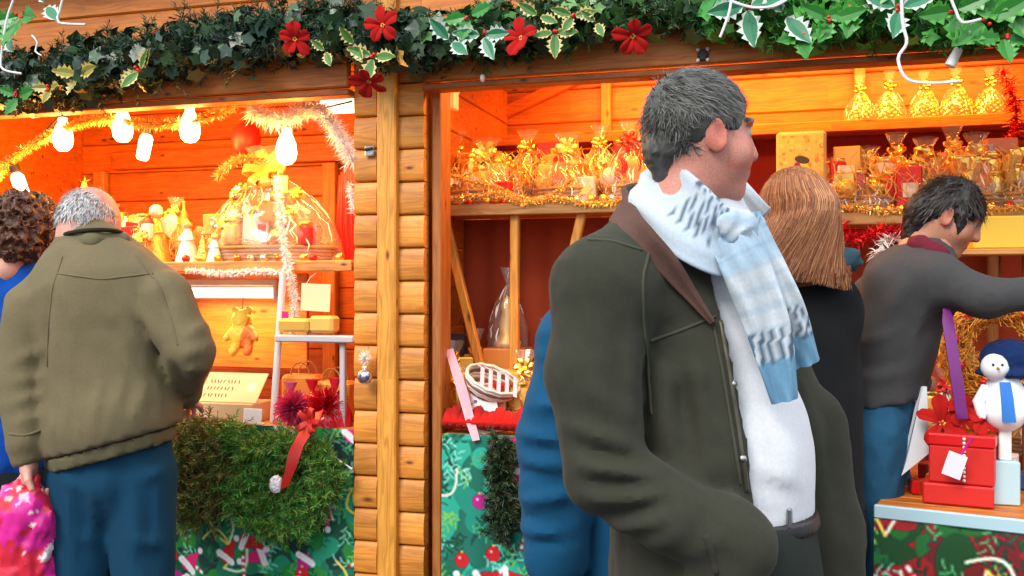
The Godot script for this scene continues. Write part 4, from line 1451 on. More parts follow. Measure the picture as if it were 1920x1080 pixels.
func blue_coat() -> void:
	person("shopper in blue padded coat mostly hidden behind the man with the scarf", dep(1180, 540, 2.28))
	var skin := Color(0.64, 0.36, 0.28)
	var sh := Shape.new()
	var hc := dep(1205, 470, 2.30)
	var hb := head_basis(A + R * 0.3 + Vector3.DOWN * 0.2)
	add_head(sh, hc, hb, 0.9, skin, Color(0.05, 0.04, 0.03), 0.006)
	add_core(sh, [[dep(1200, 540, 2.3), dep(1190, 620, 2.28), 0.05, 0.1], [dep(1190, 620, 2.28), dep(1190, 960, 2.28), 0.12, 0.12], [dep(1190, 600, 2.28), dep(1072, 625, 2.22), 0.06, 0.05],
		[dep(1072, 625, 2.22), dep(1044, 830, 2.18), 0.05, 0.042], [dep(1044, 830, 2.18), dep(1042, 1045, 2.14), 0.042, 0.03], [dep(1190, 600, 2.28), dep(1300, 625, 2.32), 0.06, 0.05], [dep(1300, 625, 2.32), dep(1310, 840, 2.36), 0.05, 0.04], [dep(1310, 840, 2.36), dep(1280, 900, 2.6), 0.04, 0.03],
		[dep(1140, 980, 2.28), dep(1140, 1600, 2.28), 0.085, 0.045], [dep(1240, 980, 2.3), dep(1240, 1600, 2.3), 0.085, 0.045]], skin)
	add_hand(sh, dep(1042, 1052, 2.14), Vector3.DOWN, -R, 0.5, -1.0, skin, 0.95)
	wear("body", sh.commit(), skin_mat)
	var hs := Shape.new()
	var cap := Blob.new(hc - Vector3.ONE * 0.15, hc + Vector3.ONE * 0.15, 0.008)
	cap.ball(hc + hb * Vector3(0, 0.036, -0.02), Vector3(0.078, 0.09, 0.096), hb, 0.0)
	cap.ball(hc + hb * Vector3(0, -0.06, 0.08), Vector3(0.1, 0.09, 0.07), hb, 0.01, true)
	cap.rumple(0.01, Vector3(0.01, 0.04, 0.01), hb, 4)
	cap.into(hs, func(_p): return Color(0.04, 0.025, 0.015))
	wear("hair", hs.commit(), M.hair)
	var j := Blob.new(dep(1180, 1120, 2.26) - Vector3(0.34, 0, 0.36), dep(1190, 540, 2.28) + Vector3(0.34, 0.02, 0.36), 0.0125)
	j.cone(dep(1198, 570, 2.3), dep(1190, 640, 2.28), 0.07, 0.16, 0.06, A, 0.72)
	j.cone(dep(1190, 640, 2.28), dep(1190, 1060, 2.28), 0.175, 0.19, 0.05, A, 0.8)
	for e in [[1082, 1048, 1042, 2.22, 2.18, 2.14], [1300, 1312, 1285, 2.32, 2.36, 2.5]]:
		var low := 1045.0 if e[0] < 1200 else 900.0
		j.cone(dep(1190, 605, 2.28), dep(e[0], 640, e[3]), 0.08, 0.085, 0.05)
		j.cone(dep(e[0], 640, e[3]), dep(e[1], 825, e[4]), 0.088, 0.092, 0.03)
		j.cone(dep(e[1], 825, e[4]), dep(e[2], low, e[5]), 0.092, 0.072, 0.02)
	for i in 9:
		var y := 640.0 + i * 44.0
		j.fold(dep(950, y + rnd(-8, 8), 2.10), dep(1080, y + rnd(-30, 40), 2.06), 0.016, rnd(0.014, 0.020))
		j.fold(dep(955, y + 20 + rnd(-5, 5), 2.10), dep(1070, y + 20 + rnd(-20, 30), 2.06), 0.009, -rnd(0.008, 0.012))
	j.rumple(0.005, Vector3(0.10, 0.10, 0.10), Basis(), 14)
	wear("coat", j.mesh(), fabric(0.008, 0.078, 0.175, 8.0, 0.04, 0.15))
	var cf := Blob.new(dep(1042, 1062, 2.14) - Vector3.ONE * 0.12, dep(1042, 1030, 2.14) + Vector3.ONE * 0.12, 0.008)
	cf.cone(dep(1042, 1030, 2.14), dep(1042, 1056, 2.14), 0.066, 0.060, 0.0)
	cf.slice(dep(1042, 1060, 2.14), Vector3.DOWN)
	wear("cuff", cf.mesh(), fabric(0.012, 0.016, 0.03, 8.0, 0.04, 0.15))
	var t := Blob.new(dep(1190, 1640, 2.28) - Vector3(0.3, 0, 0.3), dep(1190, 1040, 2.28) + Vector3(0.3, 0, 0.3), 0.02)
	t.cone(dep(1190, 1050, 2.28), dep(1190, 1100, 2.28), 0.165, 0.17, 0.04, A, 0.75)
	t.cone(dep(1140, 1080, 2.28), dep(1140, 1620, 2.28), 0.1, 0.07, 0.03)
	t.cone(dep(1240, 1080, 2.3), dep(1240, 1620, 2.3), 0.1, 0.07, 0.03)
	wear("trousers", t.mesh(), fabric(0.02, 0.022, 0.03, 8.0, 0.04, 0.1))
	shoe(dep(1140, 1620, 2.28), A, Color(0.02, 0.016, 0.014))
	shoe(dep(1240, 1620, 2.3), A, Color(0.02, 0.016, 0.014))

func blonde() -> void:
	person("woman with long blonde hair and black coat facing the stall", dep(1505, 540, 2.5))
	var skin := Color(0.64, 0.36, 0.28)
	var sh := Shape.new()
	var hc := dep(1485, 412, 2.46)
	var hb := head_basis(A * 0.9 - R * 0.25 + Vector3.DOWN * 0.18)
	add_head(sh, hc, hb, 0.94, skin, Color(0.2, 0.12, 0.06), 0.006)
	add_core(sh, [[dep(1490, 480, 2.49), dep(1500, 570, 2.53), 0.045, 0.07], [dep(1500, 570, 2.53), dep(1500, 860, 2.52), 0.07, 0.09], [dep(1500, 545, 2.5), dep(1420, 585, 2.5), 0.05, 0.04], [dep(1420, 585, 2.5), dep(1405, 740, 2.52), 0.04, 0.035], [dep(1405, 740, 2.52), dep(1425, 790, 2.74), 0.035, 0.028],
		[dep(1500, 545, 2.5), dep(1560, 585, 2.5), 0.05, 0.04], [dep(1560, 585, 2.5), dep(1572, 740, 2.52), 0.04, 0.035], [dep(1572, 740, 2.52), dep(1550, 790, 2.74), 0.035, 0.028], [dep(1460, 880, 2.5), dep(1460, 1500, 2.5), 0.085, 0.045], [dep(1540, 880, 2.5), dep(1540, 1500, 2.5), 0.085, 0.045]], skin)
	wear("body", sh.commit(), skin_mat)
	var hs := Shape.new()
	var cap := Blob.new(hc - Vector3(0.2, 0.28, 0.2), hc + Vector3(0.2, 0.16, 0.2), 0.007)
	cap.ball(hc + hb * Vector3(0, 0.034, -0.016), Vector3(0.086, 0.096, 0.104), hb, 0.0)
	cap.cone(dep(1484, 400, 2.43), dep(1490, 490, 2.405), 0.078, 0.066, 0.03, A, 0.8)
	cap.cone(dep(1510, 430, 2.42), dep(1520, 500, 2.40), 0.050, 0.040, 0.03)
	cap.cone(dep(1515, 430, 2.42), dep(1566, 505, 2.38), 0.045, 0.022, 0.03)
	cap.cone(dep(1448, 420, 2.43), dep(1438, 495, 2.40), 0.040, 0.022, 0.03)
	cap.ball(hc + hb * Vector3(0, -0.06, 0.095), Vector3(0.075, 0.12, 0.07), hb, 0.01, true)
	cap.rumple(0.004, Vector3(0.012, 0.30, 0.012), Basis(), 4)
	var tone := FastNoiseLite.new()
	tone.frequency = 1.0
	cap.into(hs, func(p: Vector3) -> Color: return Color(0.12, 0.045, 0.02).lerp(Color(0.28, 0.12, 0.05), clampf(0.5 + tone.get_noise_3d(p.x * 120.0, p.y * 9.0, p.z * 120.0), 0, 1)))
	# long strands from the parting down the back
	for i in 5200:
		var a := rnd(-1.6, 1.6)
		var e := rnd(0.55, 1.45)
		var top := hc + hb * (Vector3(0, 0.034, -0.016) + Vector3(sin(a) * cos(e) * 0.092, sin(e) * 0.103, -cos(a) * cos(e) * 0.110))
		var out := (top - hc).normalized()
		var sa := sin(a)
		var end := dep(1486.0 - sa * 72.0 + (30.0 if sa < -0.1 else -4.0) * absf(sa) + rnd(-8, 10), 500.0 + rnd(-18, 26) + maxf(0, -sa) * 20.0, 2.325 + rnd(-0.012, 0.008) + 0.05 * (1.0 - cos(a)))
		var brow_ := hc + hb * (Vector3(0, 0.0, -0.016) + Vector3(sa * 0.102, -0.01, -cos(a) * 0.120))
		var cc: Color = [Color(0.25, 0.072, 0.024), Color(0.37, 0.13, 0.045), Color(0.50, 0.23, 0.09), Color(0.15, 0.045, 0.018)][rng.randi() % 4]
		var pts := smooth_path([top - out * 0.004, (top + brow_) * 0.5 + out * 0.010, brow_ + rdir() * 0.003, end], 0.035)
		add_strip(hs, pts, [R.rotated(Vector3.UP, a * 0.7 + rnd(-0.4, 0.4))], [0.0014, 0.002, 0.002, 0.002, 0.002, 0.0016, 0.0006], 0.0006, cc)
	hs.coloured = true
	wear("hair", hs.commit(), M.hair)
	var j := Blob.new(dep(1500, 1010, 2.5) - Vector3(0.34, 0, 0.4), dep(1500, 480, 2.5) + Vector3(0.34, 0.02, 0.36), 0.0135)
	j.cone(dep(1492, 505, 2.48), dep(1500, 580, 2.5), 0.075, 0.142, 0.06, A, 0.72)
	j.cone(dep(1500, 580, 2.5), dep(1500, 980, 2.5), 0.145, 0.165, 0.05, A, 0.8)
	j.cone(dep(1480, 495, 2.42), dep(1545, 500, 2.42), 0.045, 0.045, 0.03)
	for e in [[1420, 1405, 1425], [1560, 1572, 1550]]:
		j.cone(dep(1500, 548, 2.5), dep(e[0], 585, 2.5), 0.066, 0.060, 0.05)
		j.cone(dep(e[0], 585, 2.5), dep(e[1], 745, 2.52), 0.060, 0.054, 0.02)
		j.cone(dep(e[1], 745, 2.52), dep(e[2], 795, 2.72), 0.054, 0.042, 0.03)
	j.rumple(0.006, Vector3(0.10, 0.16, 0.10), Basis(), 9)
	wear("coat", j.mesh(), fabric(0.012, 0.013, 0.015, 8.0, 0.05, 0.2))
	var hd := Blob.new(dep(1510, 520, 2.4) - Vector3.ONE * 0.16, dep(1510, 490, 2.4) + Vector3.ONE * 0.16, 0.008)
	for q in [[1455, 478, 1500, 505], [1500, 505, 1555, 505], [1555, 505, 1590, 488]]:
		hd.cone(dep(q[0], q[1], 2.40), dep(q[2], q[3], 2.385), 0.030, 0.032, 0.01)
	hd.rumple(0.012, Vector3(0.05, 0.02, 0.05), Basis(), 3)
	wear("hood", hd.mesh(), fabric(0.035, 0.075, 0.10, 8.0, 0.05, 0.3))
	var t := Blob.new(dep(1500, 1500, 2.5) - Vector3(0.3, 0.05, 0.3), dep(1500, 960, 2.5) + Vector3(0.3, 0, 0.3), 0.02)
	t.cone(dep(1500, 960, 2.5), dep(1500, 1000, 2.5), 0.165, 0.17, 0.04, A, 0.75)
	for x in [1460, 1542]:
		t.cone(dep(x, 980, 2.5), dep(x, 1520, 2.5), 0.1, 0.07, 0.03)
	wear("trousers", t.mesh(), fabric(0.012, 0.013, 0.016, 8.0, 0.04, 0.1))
	shoe(dep(1460, 1530, 2.5), A, Color(0.02, 0.016, 0.014))
	shoe(dep(1542, 1530, 2.5), A, Color(0.02, 0.016, 0.014))

func leaner() -> void:
	person("dark-haired shopper in grey coat and jeans leaning over and reaching across the goods", dep(1625, 540, 2.66))
	var skin := Color(0.52, 0.27, 0.17)
	var sh := Shape.new()
	var hc := dep(1780, 410, 2.60)
	var hb := head_basis(R * 0.90 - A * 0.32 + Vector3.DOWN * 0.52)
	add_head(sh, hc, hb, 0.80, skin, Color(0.02, 0.015, 0.012), 0.005)
	add_core(sh, [[dep(1765, 455, 2.60), dep(1712, 535, 2.62), 0.044, 0.07], [dep(1710, 540, 2.62), dep(1660, 690, 2.66), 0.075, 0.07], [dep(1715, 520, 2.6), dep(1755, 530, 2.52), 0.06, 0.05], [dep(1755, 530, 2.52), dep(1850, 566, 2.43), 0.038, 0.03], [dep(1850, 566, 2.43), dep(1975, 545, 2.40), 0.03, 0.024],
		[dep(1690, 530, 2.68), dep(1650, 560, 2.80), 0.06, 0.045], [dep(1650, 560, 2.80), dep(1640, 680, 2.86), 0.045, 0.04], [dep(1640, 680, 2.86), dep(1740, 720, 2.95), 0.04, 0.03], [dep(1636, 820, 2.64), dep(1612, 1400, 2.62), 0.065, 0.045], [dep(1640, 820, 2.74), dep(1650, 1350, 2.8), 0.065, 0.045]], skin)
	add_hand(sh, dep(1980, 545, 2.40), R - A * 0.0 + Vector3.DOWN * 0.1, Vector3.UP, 0.6, 1.0, skin, 0.92)
	wear("body", sh.commit(), skin_mat)
	var hs := Shape.new()
	var cap := Blob.new(hc - Vector3.ONE * 0.17, hc + Vector3.ONE * 0.17, 0.006)
	var hq := 0.80
	cap.ball(hc + hb * (Vector3(0, 0.038, -0.016) * hq), Vector3(0.086, 0.102, 0.108) * hq, hb, 0.0)
	cap.cone(hc + hb * (Vector3(0, -0.02, -0.085) * hq), hc + hb * (Vector3(0, -0.10, -0.075) * hq), 0.05, 0.030, 0.03)
	cap.ball(hc + hb * (Vector3(0, -0.06, 0.11) * hq), Vector3(0.12, 0.10, 0.085) * hq, hb, 0.008, true)
	for e in [-1.0, 1.0]:
		cap.ball(hc + hb * (Vector3(e * 0.095, -0.025, -0.008) * hq), Vector3(0.04, 0.040, 0.028) * hq, hb, 0.008, true)
		cap.cone(hc + hb * (Vector3(e * 0.076, 0.02, 0.032) * hq), hc + hb * (Vector3(e * 0.074, -0.035, 0.040) * hq), 0.014, 0.005, 0.01)
	cap.rumple(0.010, Vector3(0.010, 0.06, 0.010), hb, 4)
	cap.into(hs, func(_p): return Color(0.012, 0.010, 0.009))
	var keep := func(d: Vector3) -> bool: return d.y > -0.85 and not (d.z > 0.35 and d.y < 0.25) and not (absf(d.x) > 0.7 and d.y < 0.0 and d.z > -0.35) and not (d.z > -0.3 and d.y < -0.35)
	add_locks(hs, 5000, hc + hb * (Vector3(0, 0.036, -0.016) * hq), hb, Vector3(0.085, 0.101, 0.107) * hq, keep, func(d: Vector3) -> Vector3: return Vector3(d.x * 0.3, -0.7, 0.5 if d.z > 0.1 else -0.4), 0.045, 0.004, [Color(0.012, 0.010, 0.009), Color(0.022, 0.016, 0.014), Color(0.03, 0.018, 0.014)], 0.03, 3, 0.3)
	wear("hair", hs.commit(), M.hair)
	var j := Blob.new(Vector3(P.position.x - 0.30, dep(1640, 800, 2.66).y, P.position.z - 0.42), Vector3(P.position.x + 0.95, dep(1740, 430, 2.6).y, P.position.z + 0.36), 0.0125)
	j.cone(dep(1748, 482, 2.60), dep(1708, 540, 2.62), 0.06, 0.112, 0.05)
	j.cone(dep(1708, 540, 2.62), dep(1668, 650, 2.65), 0.116, 0.108, 0.05)
	j.cone(dep(1668, 650, 2.65), dep(1640, 775, 2.66), 0.108, 0.116, 0.05)
	j.slice(dep(1640, 762, 2.6), Vector3.DOWN + R * 0.18)
	j.cone(dep(1722, 520, 2.6), dep(1762, 528, 2.52), 0.07, 0.064, 0.04)
	j.cone(dep(1762, 528, 2.52), dep(1850, 560, 2.44), 0.064, 0.048, 0.03)
	j.cone(dep(1850, 560, 2.44), dep(1965, 546, 2.41), 0.048, 0.040, 0.03)
	j.cone(dep(1690, 520, 2.68), dep(1645, 560, 2.78), 0.08, 0.068, 0.04)
	j.cone(dep(1645, 560, 2.78), dep(1625, 680, 2.85), 0.068, 0.06, 0.03)
	j.cone(dep(1625, 680, 2.85), dep(1720, 715, 2.94), 0.06, 0.045, 0.03)
	for q in [[1700, 500, 1660, 640, 0.02, 0.006], [1740, 560, 1690, 700, 0.02, 0.007], [1640, 560, 1610, 700, 0.02, 0.007], [1600, 720, 1700, 700, 0.02, 0.006], [1790, 540, 1800, 590, 0.014, 0.007], [1820, 550, 1835, 595, 0.014, 0.007], [1720, 580, 1680, 750, 0.016, -0.006], [1870, 540, 1880, 590, 0.012, 0.006], [1660, 520, 1620, 580, 0.014, 0.007], [1690, 620, 1600, 660, 0.014, 0.006], [1700, 680, 1600, 700, 0.012, -0.005], [1770, 500, 1740, 580, 0.014, -0.006]]:
		j.fold(dep(q[0], q[1], 2.50), dep(q[2], q[3], 2.52), q[4] * 0.9, q[5] * 2.0)
	j.rumple(0.006, Vector3(0.10, 0.16, 0.10), Basis(Vector3.BACK, -0.4), 20)
	wear("coat", j.mesh(), fabric(0.066, 0.066, 0.070, 8.0, 0.05, 0.2))
	var cl := Blob.new(dep(1740, 500, 2.6) - Vector3.ONE * 0.13, dep(1740, 450, 2.6) + Vector3.ONE * 0.13, 0.008)
	cl.cone(dep(1722, 462, 2.58), dep(1760, 476, 2.545), 0.030, 0.026, 0.01)
	cl.cone(dep(1722, 462, 2.58), dep(1735, 462, 2.66), 0.030, 0.026, 0.01)
	cl.rumple(0.006, Vector3(0.03, 0.03, 0.03), Basis(), 5)
	wear("neckerchief", cl.mesh(), fabric(0.16, 0.018, 0.035, 8.0, 0.05, 0.2))
	var t := Blob.new(Vector3(P.position.x - 0.32, 0.0, P.position.z - 0.34), Vector3(P.position.x + 0.34, dep(1640, 735, 2.62).y, P.position.z + 0.32), 0.014)
	t.cone(dep(1642, 760, 2.66), dep(1634, 830, 2.67), 0.104, 0.110, 0.04)
	t.cone(dep(1630, 830, 2.61), dep(1615, 1140, 2.60), 0.098, 0.072, 0.03)
	t.cone(dep(1615, 1140, 2.60), dep(1612, 1450, 2.63), 0.072, 0.06, 0.03)
	t.cone(dep(1640, 830, 2.76), dep(1650, 1140, 2.76), 0.098, 0.072, 0.03)
	t.cone(dep(1650, 1140, 2.76), dep(1650, 1420, 2.80), 0.072, 0.06, 0.03)
	t.rumple(0.010, Vector3(0.05, 0.07, 0.05), Basis(), 33)
	wear("jeans", t.mesh(), fabric(0.022, 0.10, 0.19, 9.0, 0.06, 0.1))
	shoe(dep(1612, 1470, 2.63), R * 0.4 + A * 0.9, Color(0.02, 0.016, 0.014))
	shoe(dep(1650, 1430, 2.80), R * 0.4 + A * 0.9, Color(0.02, 0.016, 0.014))

# ------------------------------------------------------------------ goods on the shelves, counters and table
func on_y(px: float, py: float, y: float) -> Vector3:      # the point of the level y that is seen there
	var d := ray(px, py)
	return cam_at + d * ((y - cam_at.y) / d.y)

func tinsel_shape(pts: Array, radius: float, per_m: float, width := 0.0035) -> Shape:
	var s := Shape.new()
	for i in pts.size() - 1:
		var a: Vector3 = pts[i]
		var b: Vector3 = pts[i + 1]
		var n := int((b - a).length() * per_m + rng.randf())
		for k in n:
			var p := a.lerp(b, rng.randf())
			var d := rdir()
			var e := p + d * radius * rnd(0.55, 1.1) + Vector3.DOWN * radius * 0.15
			var sd := d.cross(rdir()).normalized() * width * 0.5
			var m := (p + e) * 0.5 + rdir() * radius * 0.12
			var q := s.v.size()
			s.pt(p - sd)
			s.pt(p + sd)
			s.pt(m + sd)
			s.pt(m - sd)
			s.pt(e)
			s.quad(q, q + 1, q + 2, q + 3)
			s.tri(q + 3, q + 2, q + 4)
	return s

func tinsel(label: String, keys: Array, radius: float, per_m: float, m: Material) -> void:
	solo("tinsel_garland", label, "tinsel", tinsel_shape(smooth_path(keys, 0.03), radius, per_m).commit(), m, Vector3.ZERO, Vector3.ZERO, "tinsel garlands")

func wrap_shape(w: float, h: float, d: float, sd: int, tuft := 0.22) -> Shape:      # crumpled film gathered at the top
	var s := Shape.new()
	var nz := FastNoiseLite.new()
	nz.seed = sd
	nz.frequency = 1.0
	var sides := 44
	var rows := 16
	for j in rows + 1:
		var v := j / float(rows)
		for k in sides:
			var a := TAU * k / sides
			var r := 1.0
			var y := 0.0
			if v < 0.8:
				var u := v / 0.8
				r = 1.0 - 0.93 * pow(u, 2.4)
				y = h * (1.0 - tuft) * u
			else:
				var u := (v - 0.8) / 0.2
				r = 0.07 + 0.30 * u
				y = h * (1.0 - tuft) + h * tuft * u
			r *= 1.0 + 0.16 * nz.get_noise_3d(cos(a) * 4.0, sin(a) * 4.0, v * 5.0) + 0.10 * nz.get_noise_3d(cos(a) * 11.0, sin(a) * 11.0, v * 3.0 + 9.0)
			s.pt(Vector3(cos(a) * w * 0.5 * r, y + 0.02 * h * nz.get_noise_2d(a * 3.0, v * 8.0), sin(a) * d * 0.5 * r))
	for j in rows:
		for k in sides:
			var k2 := (k + 1) % sides
			s.quad(j * sides + k, j * sides + k2, (j + 1) * sides + k2, (j + 1) * sides + k)
	return s

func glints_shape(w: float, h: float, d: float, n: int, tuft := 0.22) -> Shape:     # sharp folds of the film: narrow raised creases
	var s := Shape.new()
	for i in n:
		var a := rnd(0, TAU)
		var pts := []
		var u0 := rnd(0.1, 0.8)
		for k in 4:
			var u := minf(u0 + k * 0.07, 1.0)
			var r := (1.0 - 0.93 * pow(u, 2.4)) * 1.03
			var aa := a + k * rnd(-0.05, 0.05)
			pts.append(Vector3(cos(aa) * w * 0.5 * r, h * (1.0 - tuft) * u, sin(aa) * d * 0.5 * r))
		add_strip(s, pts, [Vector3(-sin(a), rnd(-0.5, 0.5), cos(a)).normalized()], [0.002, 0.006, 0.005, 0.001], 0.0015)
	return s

func add_bow(s: Shape, c: Vector3, size: float, fwd: Vector3, loops := 6) -> void:
	var b := frame_of(fwd)
	for i in loops:
		var a := TAU * i / loops + rnd(-0.2, 0.2)
		var d := (b.x * cos(a) + b.z * sin(a) + b.y * 0.45).normalized()
		var sd := d.cross(b.y).normalized()
		var pts := []
		for k in 9:
			var t := TAU * k / 8.0
			pts.append(c + d * size * (0.5 - 0.5 * cos(t)) + b.y * size * 0.28 * sin(t))
		add_strip(s, pts, [sd], [size * 0.36], 0.002)
	add_ball(s, c + b.y * size * 0.1, Vector3.ONE * size * 0.16, 5)

func curl_tail(s: Shape, c: Vector3, d: Vector3, length: float, w: float) -> void:
	var b := frame_of(d)
	var pts := []
	for k in 22:
		var t := k / 21.0
		var a := t * 14.0
		pts.append(c + d.normalized() * length * t + (b.x * cos(a) + b.z * sin(a)) * 0.012 + Vector3.DOWN * 0.05 * t * t)
	add_strip(s, pts, [b.x], [w], 0.0012)

func jar_shape(r: float, h: float) -> ArrayMesh:
	return lathe([[0.001, 0.0], [r * 0.9, 0.0], [r, h * 0.06], [r, h * 0.72], [r * 0.82, h * 0.80], [r * 0.82, h * 0.84]], 14)

func hamper(label: String, base: Vector3, w: float, h: float, d: float, sd: int, fillers: Array, bow: Material, turn := 0.0) -> Node3D:
	rng.seed = sd
	var t := thing("gift_hamper", label, "hamper", base, "cellophane-wrapped hampers")
	t.rotation.y = turn
	# tray of woven strands
	var tr := Shape.new()
	for j in 5:
		var ring := []
		var rr := 0.42 + 0.012 * j
		for k in 33:
			var a := TAU * k / 32.0
			ring.append(Vector3(cos(a) * w * rr, 0.008 + j * 0.013 + 0.003 * sin(a * 16.0 + j * PI), sin(a) * d * rr))
		add_tube(tr, ring, [0.0075], 5, false)
	add_lathe(tr, [[0.001, 0.004], [1.0, 0.004], [1.0, 0.010], [0.001, 0.012]], 20, Transform3D(Basis.from_scale(Vector3(w * 0.43, 1, d * 0.43)), Vector3.ZERO))
	part("tray", tr.commit(), M.wicker, t)
	var stw := Shape.new()
	for i in 520:
		var a := rnd(0, TAU)
		var r := sqrt(rng.randf()) * 0.44
		var p := Vector3(cos(a) * w * r, 0.055 + rnd(-0.01, 0.035), sin(a) * d * r)
		var dd := (rdir() + Vector3.UP * 0.15).normalized()
		add_strip(stw, [p - dd * 0.03, p + rdir() * 0.006, p + dd * 0.03], [dd.cross(rdir()).normalized()], [0.003], 0.001)
	var so := part("straw", stw.commit(), M.straw, t)
	so.set_meta("kind", "stuff")
	for f in fillers:      # [kind, x, y, z, size, material]
		var p := Vector3(f[1] * w * 0.5, 0.06 + f[2] * h, f[3] * d * 0.5)
		var z: float = f[4]
		match f[0]:
			"jar":
				var j := part("jar", jar_shape(z * 0.5, z * 1.25), f[5], t, p)
				part("lid", lathe([[z * 0.42, 0.0], [z * 0.45, 0.004], [z * 0.45, z * 0.2], [z * 0.40, z * 0.23], [0.001, z * 0.23]], 14), M.gold, j, Vector3(0, z * 1.05, 0))
			"box":
				part("packet", bbox(z, z * 1.2, z * 0.5, 0.004), f[5], t, p + Vector3(0, z * 0.6, 0), Vector3(rnd(-0.15, 0.1), rnd(-0.5, 0.5), rnd(-0.12, 0.12)))
			"ball":
				part("bauble", ball(Vector3.ONE * z * 0.5, 9), f[5], t, p + Vector3(0, z * 0.4, 0))
			"bottle":
				part("bottle", lathe([[0.001, 0], [z * 0.2, 0], [z * 0.22, z * 0.05], [z * 0.22, z * 0.8], [z * 0.08, z * 1.05], [z * 0.07, z * 1.4], [z * 0.09, z * 1.42], [z * 0.09, z * 1.5], [0.001, z * 1.5]], 12), f[5], t, p)
			"flower":
				var fl := Shape.new()
				add_bow(fl, Vector3.ZERO, z * 0.5, Vector3(rnd(-0.4, 0.4), 0.6, 1.0), 7)
				part("paper_flower", fl.commit(), f[5], t, p + Vector3(0, z * 0.5, 0))
	part("cellophane", wrap_shape(w, h, d, sd).commit(), M.cellophane, t, Vector3(0, 0.004, 0))
	part("film_creases", glints_shape(w, h, d, 46).commit(), M.film, t, Vector3(0, 0.004, 0)).set_meta("kind", "stuff")
	var bs := Shape.new()
	add_bow(bs, Vector3(0, h * 0.78, d * 0.06), w * 0.17, Vector3(0, 0.5, 1.0))
	for k in 4:
		curl_tail(bs, Vector3(0, h * 0.78, d * 0.08), Vector3(rnd(-0.7, 0.7), -0.7, 0.7), w * 0.5, 0.006)
	part("bow", bs.commit(), bow, t)
	return t

func fill_mix(n: int, mats: Array) -> Array:
	var r := []
	n += 6
	var kinds := ["jar", "box", "ball", "flower", "box", "ball", "jar", "bottle"]
	for i in n:
		var row := i % 3
		r.append([kinds[rng.randi() % kinds.size()], rnd(-0.66, 0.66) * (1.0 - 0.22 * row), 0.02 + row * 0.15, 0.45 - row * 0.32 + rnd(-0.1, 0.1), rnd(0.05, 0.08), mats[rng.randi() % mats.size()]])
	return r

func figurine(label: String, base: Vector3, h: float, dress: Material, trim: Material, wings := true) -> void:
	var t := thing("figurine", label, "figurine", base, "figurines on the shelves")
	part("gown", lathe([[0.001, 0], [h * 0.24, 0], [h * 0.25, h * 0.03], [h * 0.19, h * 0.25], [h * 0.11, h * 0.5], [h * 0.075, h * 0.66], [h * 0.05, h * 0.70], [0.001, h * 0.71]], 16), dress, t)
	part("head", ball(Vector3.ONE * h * 0.095, 8), M.figure_skin, t, Vector3(0, h * 0.78, 0))
	part("hair", lathe([[h * 0.10, -h * 0.05], [h * 0.105, 0], [h * 0.09, h * 0.06], [h * 0.04, h * 0.10], [0.001, h * 0.105]], 12), trim, t, Vector3(0, h * 0.80, -h * 0.012))
	for sx in [-1.0, 1.0]:
		var ar := tube([Vector3(sx * h * 0.07, h * 0.63, 0.0), Vector3(sx * h * 0.15, h * 0.48, h * 0.06), Vector3(sx * h * 0.03, h * 0.46, h * 0.13)], [h * 0.03, h * 0.034, h * 0.018], 7)
		part("arm", ar, dress, t)
		if wings:
			var ws := Shape.new()
			var pts := [Vector3(sx * h * 0.02, h * 0.6, -h * 0.08), Vector3(sx * h * 0.18, h * 0.78, -h * 0.12), Vector3(sx * h * 0.30, h * 0.76, -h * 0.14), Vector3(sx * h * 0.27, h * 0.55, -h * 0.12), Vector3(sx * h * 0.16, h * 0.38, -h * 0.10)]
			add_strip(ws, [pts[0], pts[1].lerp(pts[4], 0.5), pts[2].lerp(pts[3], 0.5)], [Vector3.UP], [h * 0.12, h * 0.36, h * 0.16], h * 0.02)
			part("wing", ws.commit(), trim, t)

func cone_tree(label: String, base: Vector3, h: float, m: Material, tip: Material) -> void:      # a little tinsel cone
	var t := thing("cone_tree", label, "ornament", base, "small cone trees")
	part("core", lathe([[0.001, 0], [h * 0.24, 0], [h * 0.22, h * 0.03], [h * 0.02, h * 0.92], [0.001, h * 0.93]], 14), m, t)
	var pts := []
	for k in 60:
		var u := k / 59.0
		var a := u * TAU * 6.0
		pts.append(Vector3(cos(a), 0, sin(a)) * h * 0.25 * (1.02 - u) + Vector3.UP * h * 0.92 * u)
	part("tinsel", tinsel_shape(pts, h * 0.07, 900.0).commit(), m, t)
	var st := Shape.new()
	for k in 5:
		var a := TAU * k / 5.0
		var d := Vector3(sin(a), cos(a), 0)
		st.flat([Vector3(0, 0, h * 0.03), d.rotated(Vector3.BACK, 0.55) * h * 0.035, d * h * 0.09, d.rotated(Vector3.BACK, -0.55) * h * 0.035])
		st.flat([Vector3(0, 0, -h * 0.03), d.rotated(Vector3.BACK, -0.55) * h * 0.035, d * h * 0.09, d.rotated(Vector3.BACK, 0.55) * h * 0.035])
	part("star", st.commit(), tip, t, Vector3(0, h * 0.97, 0))

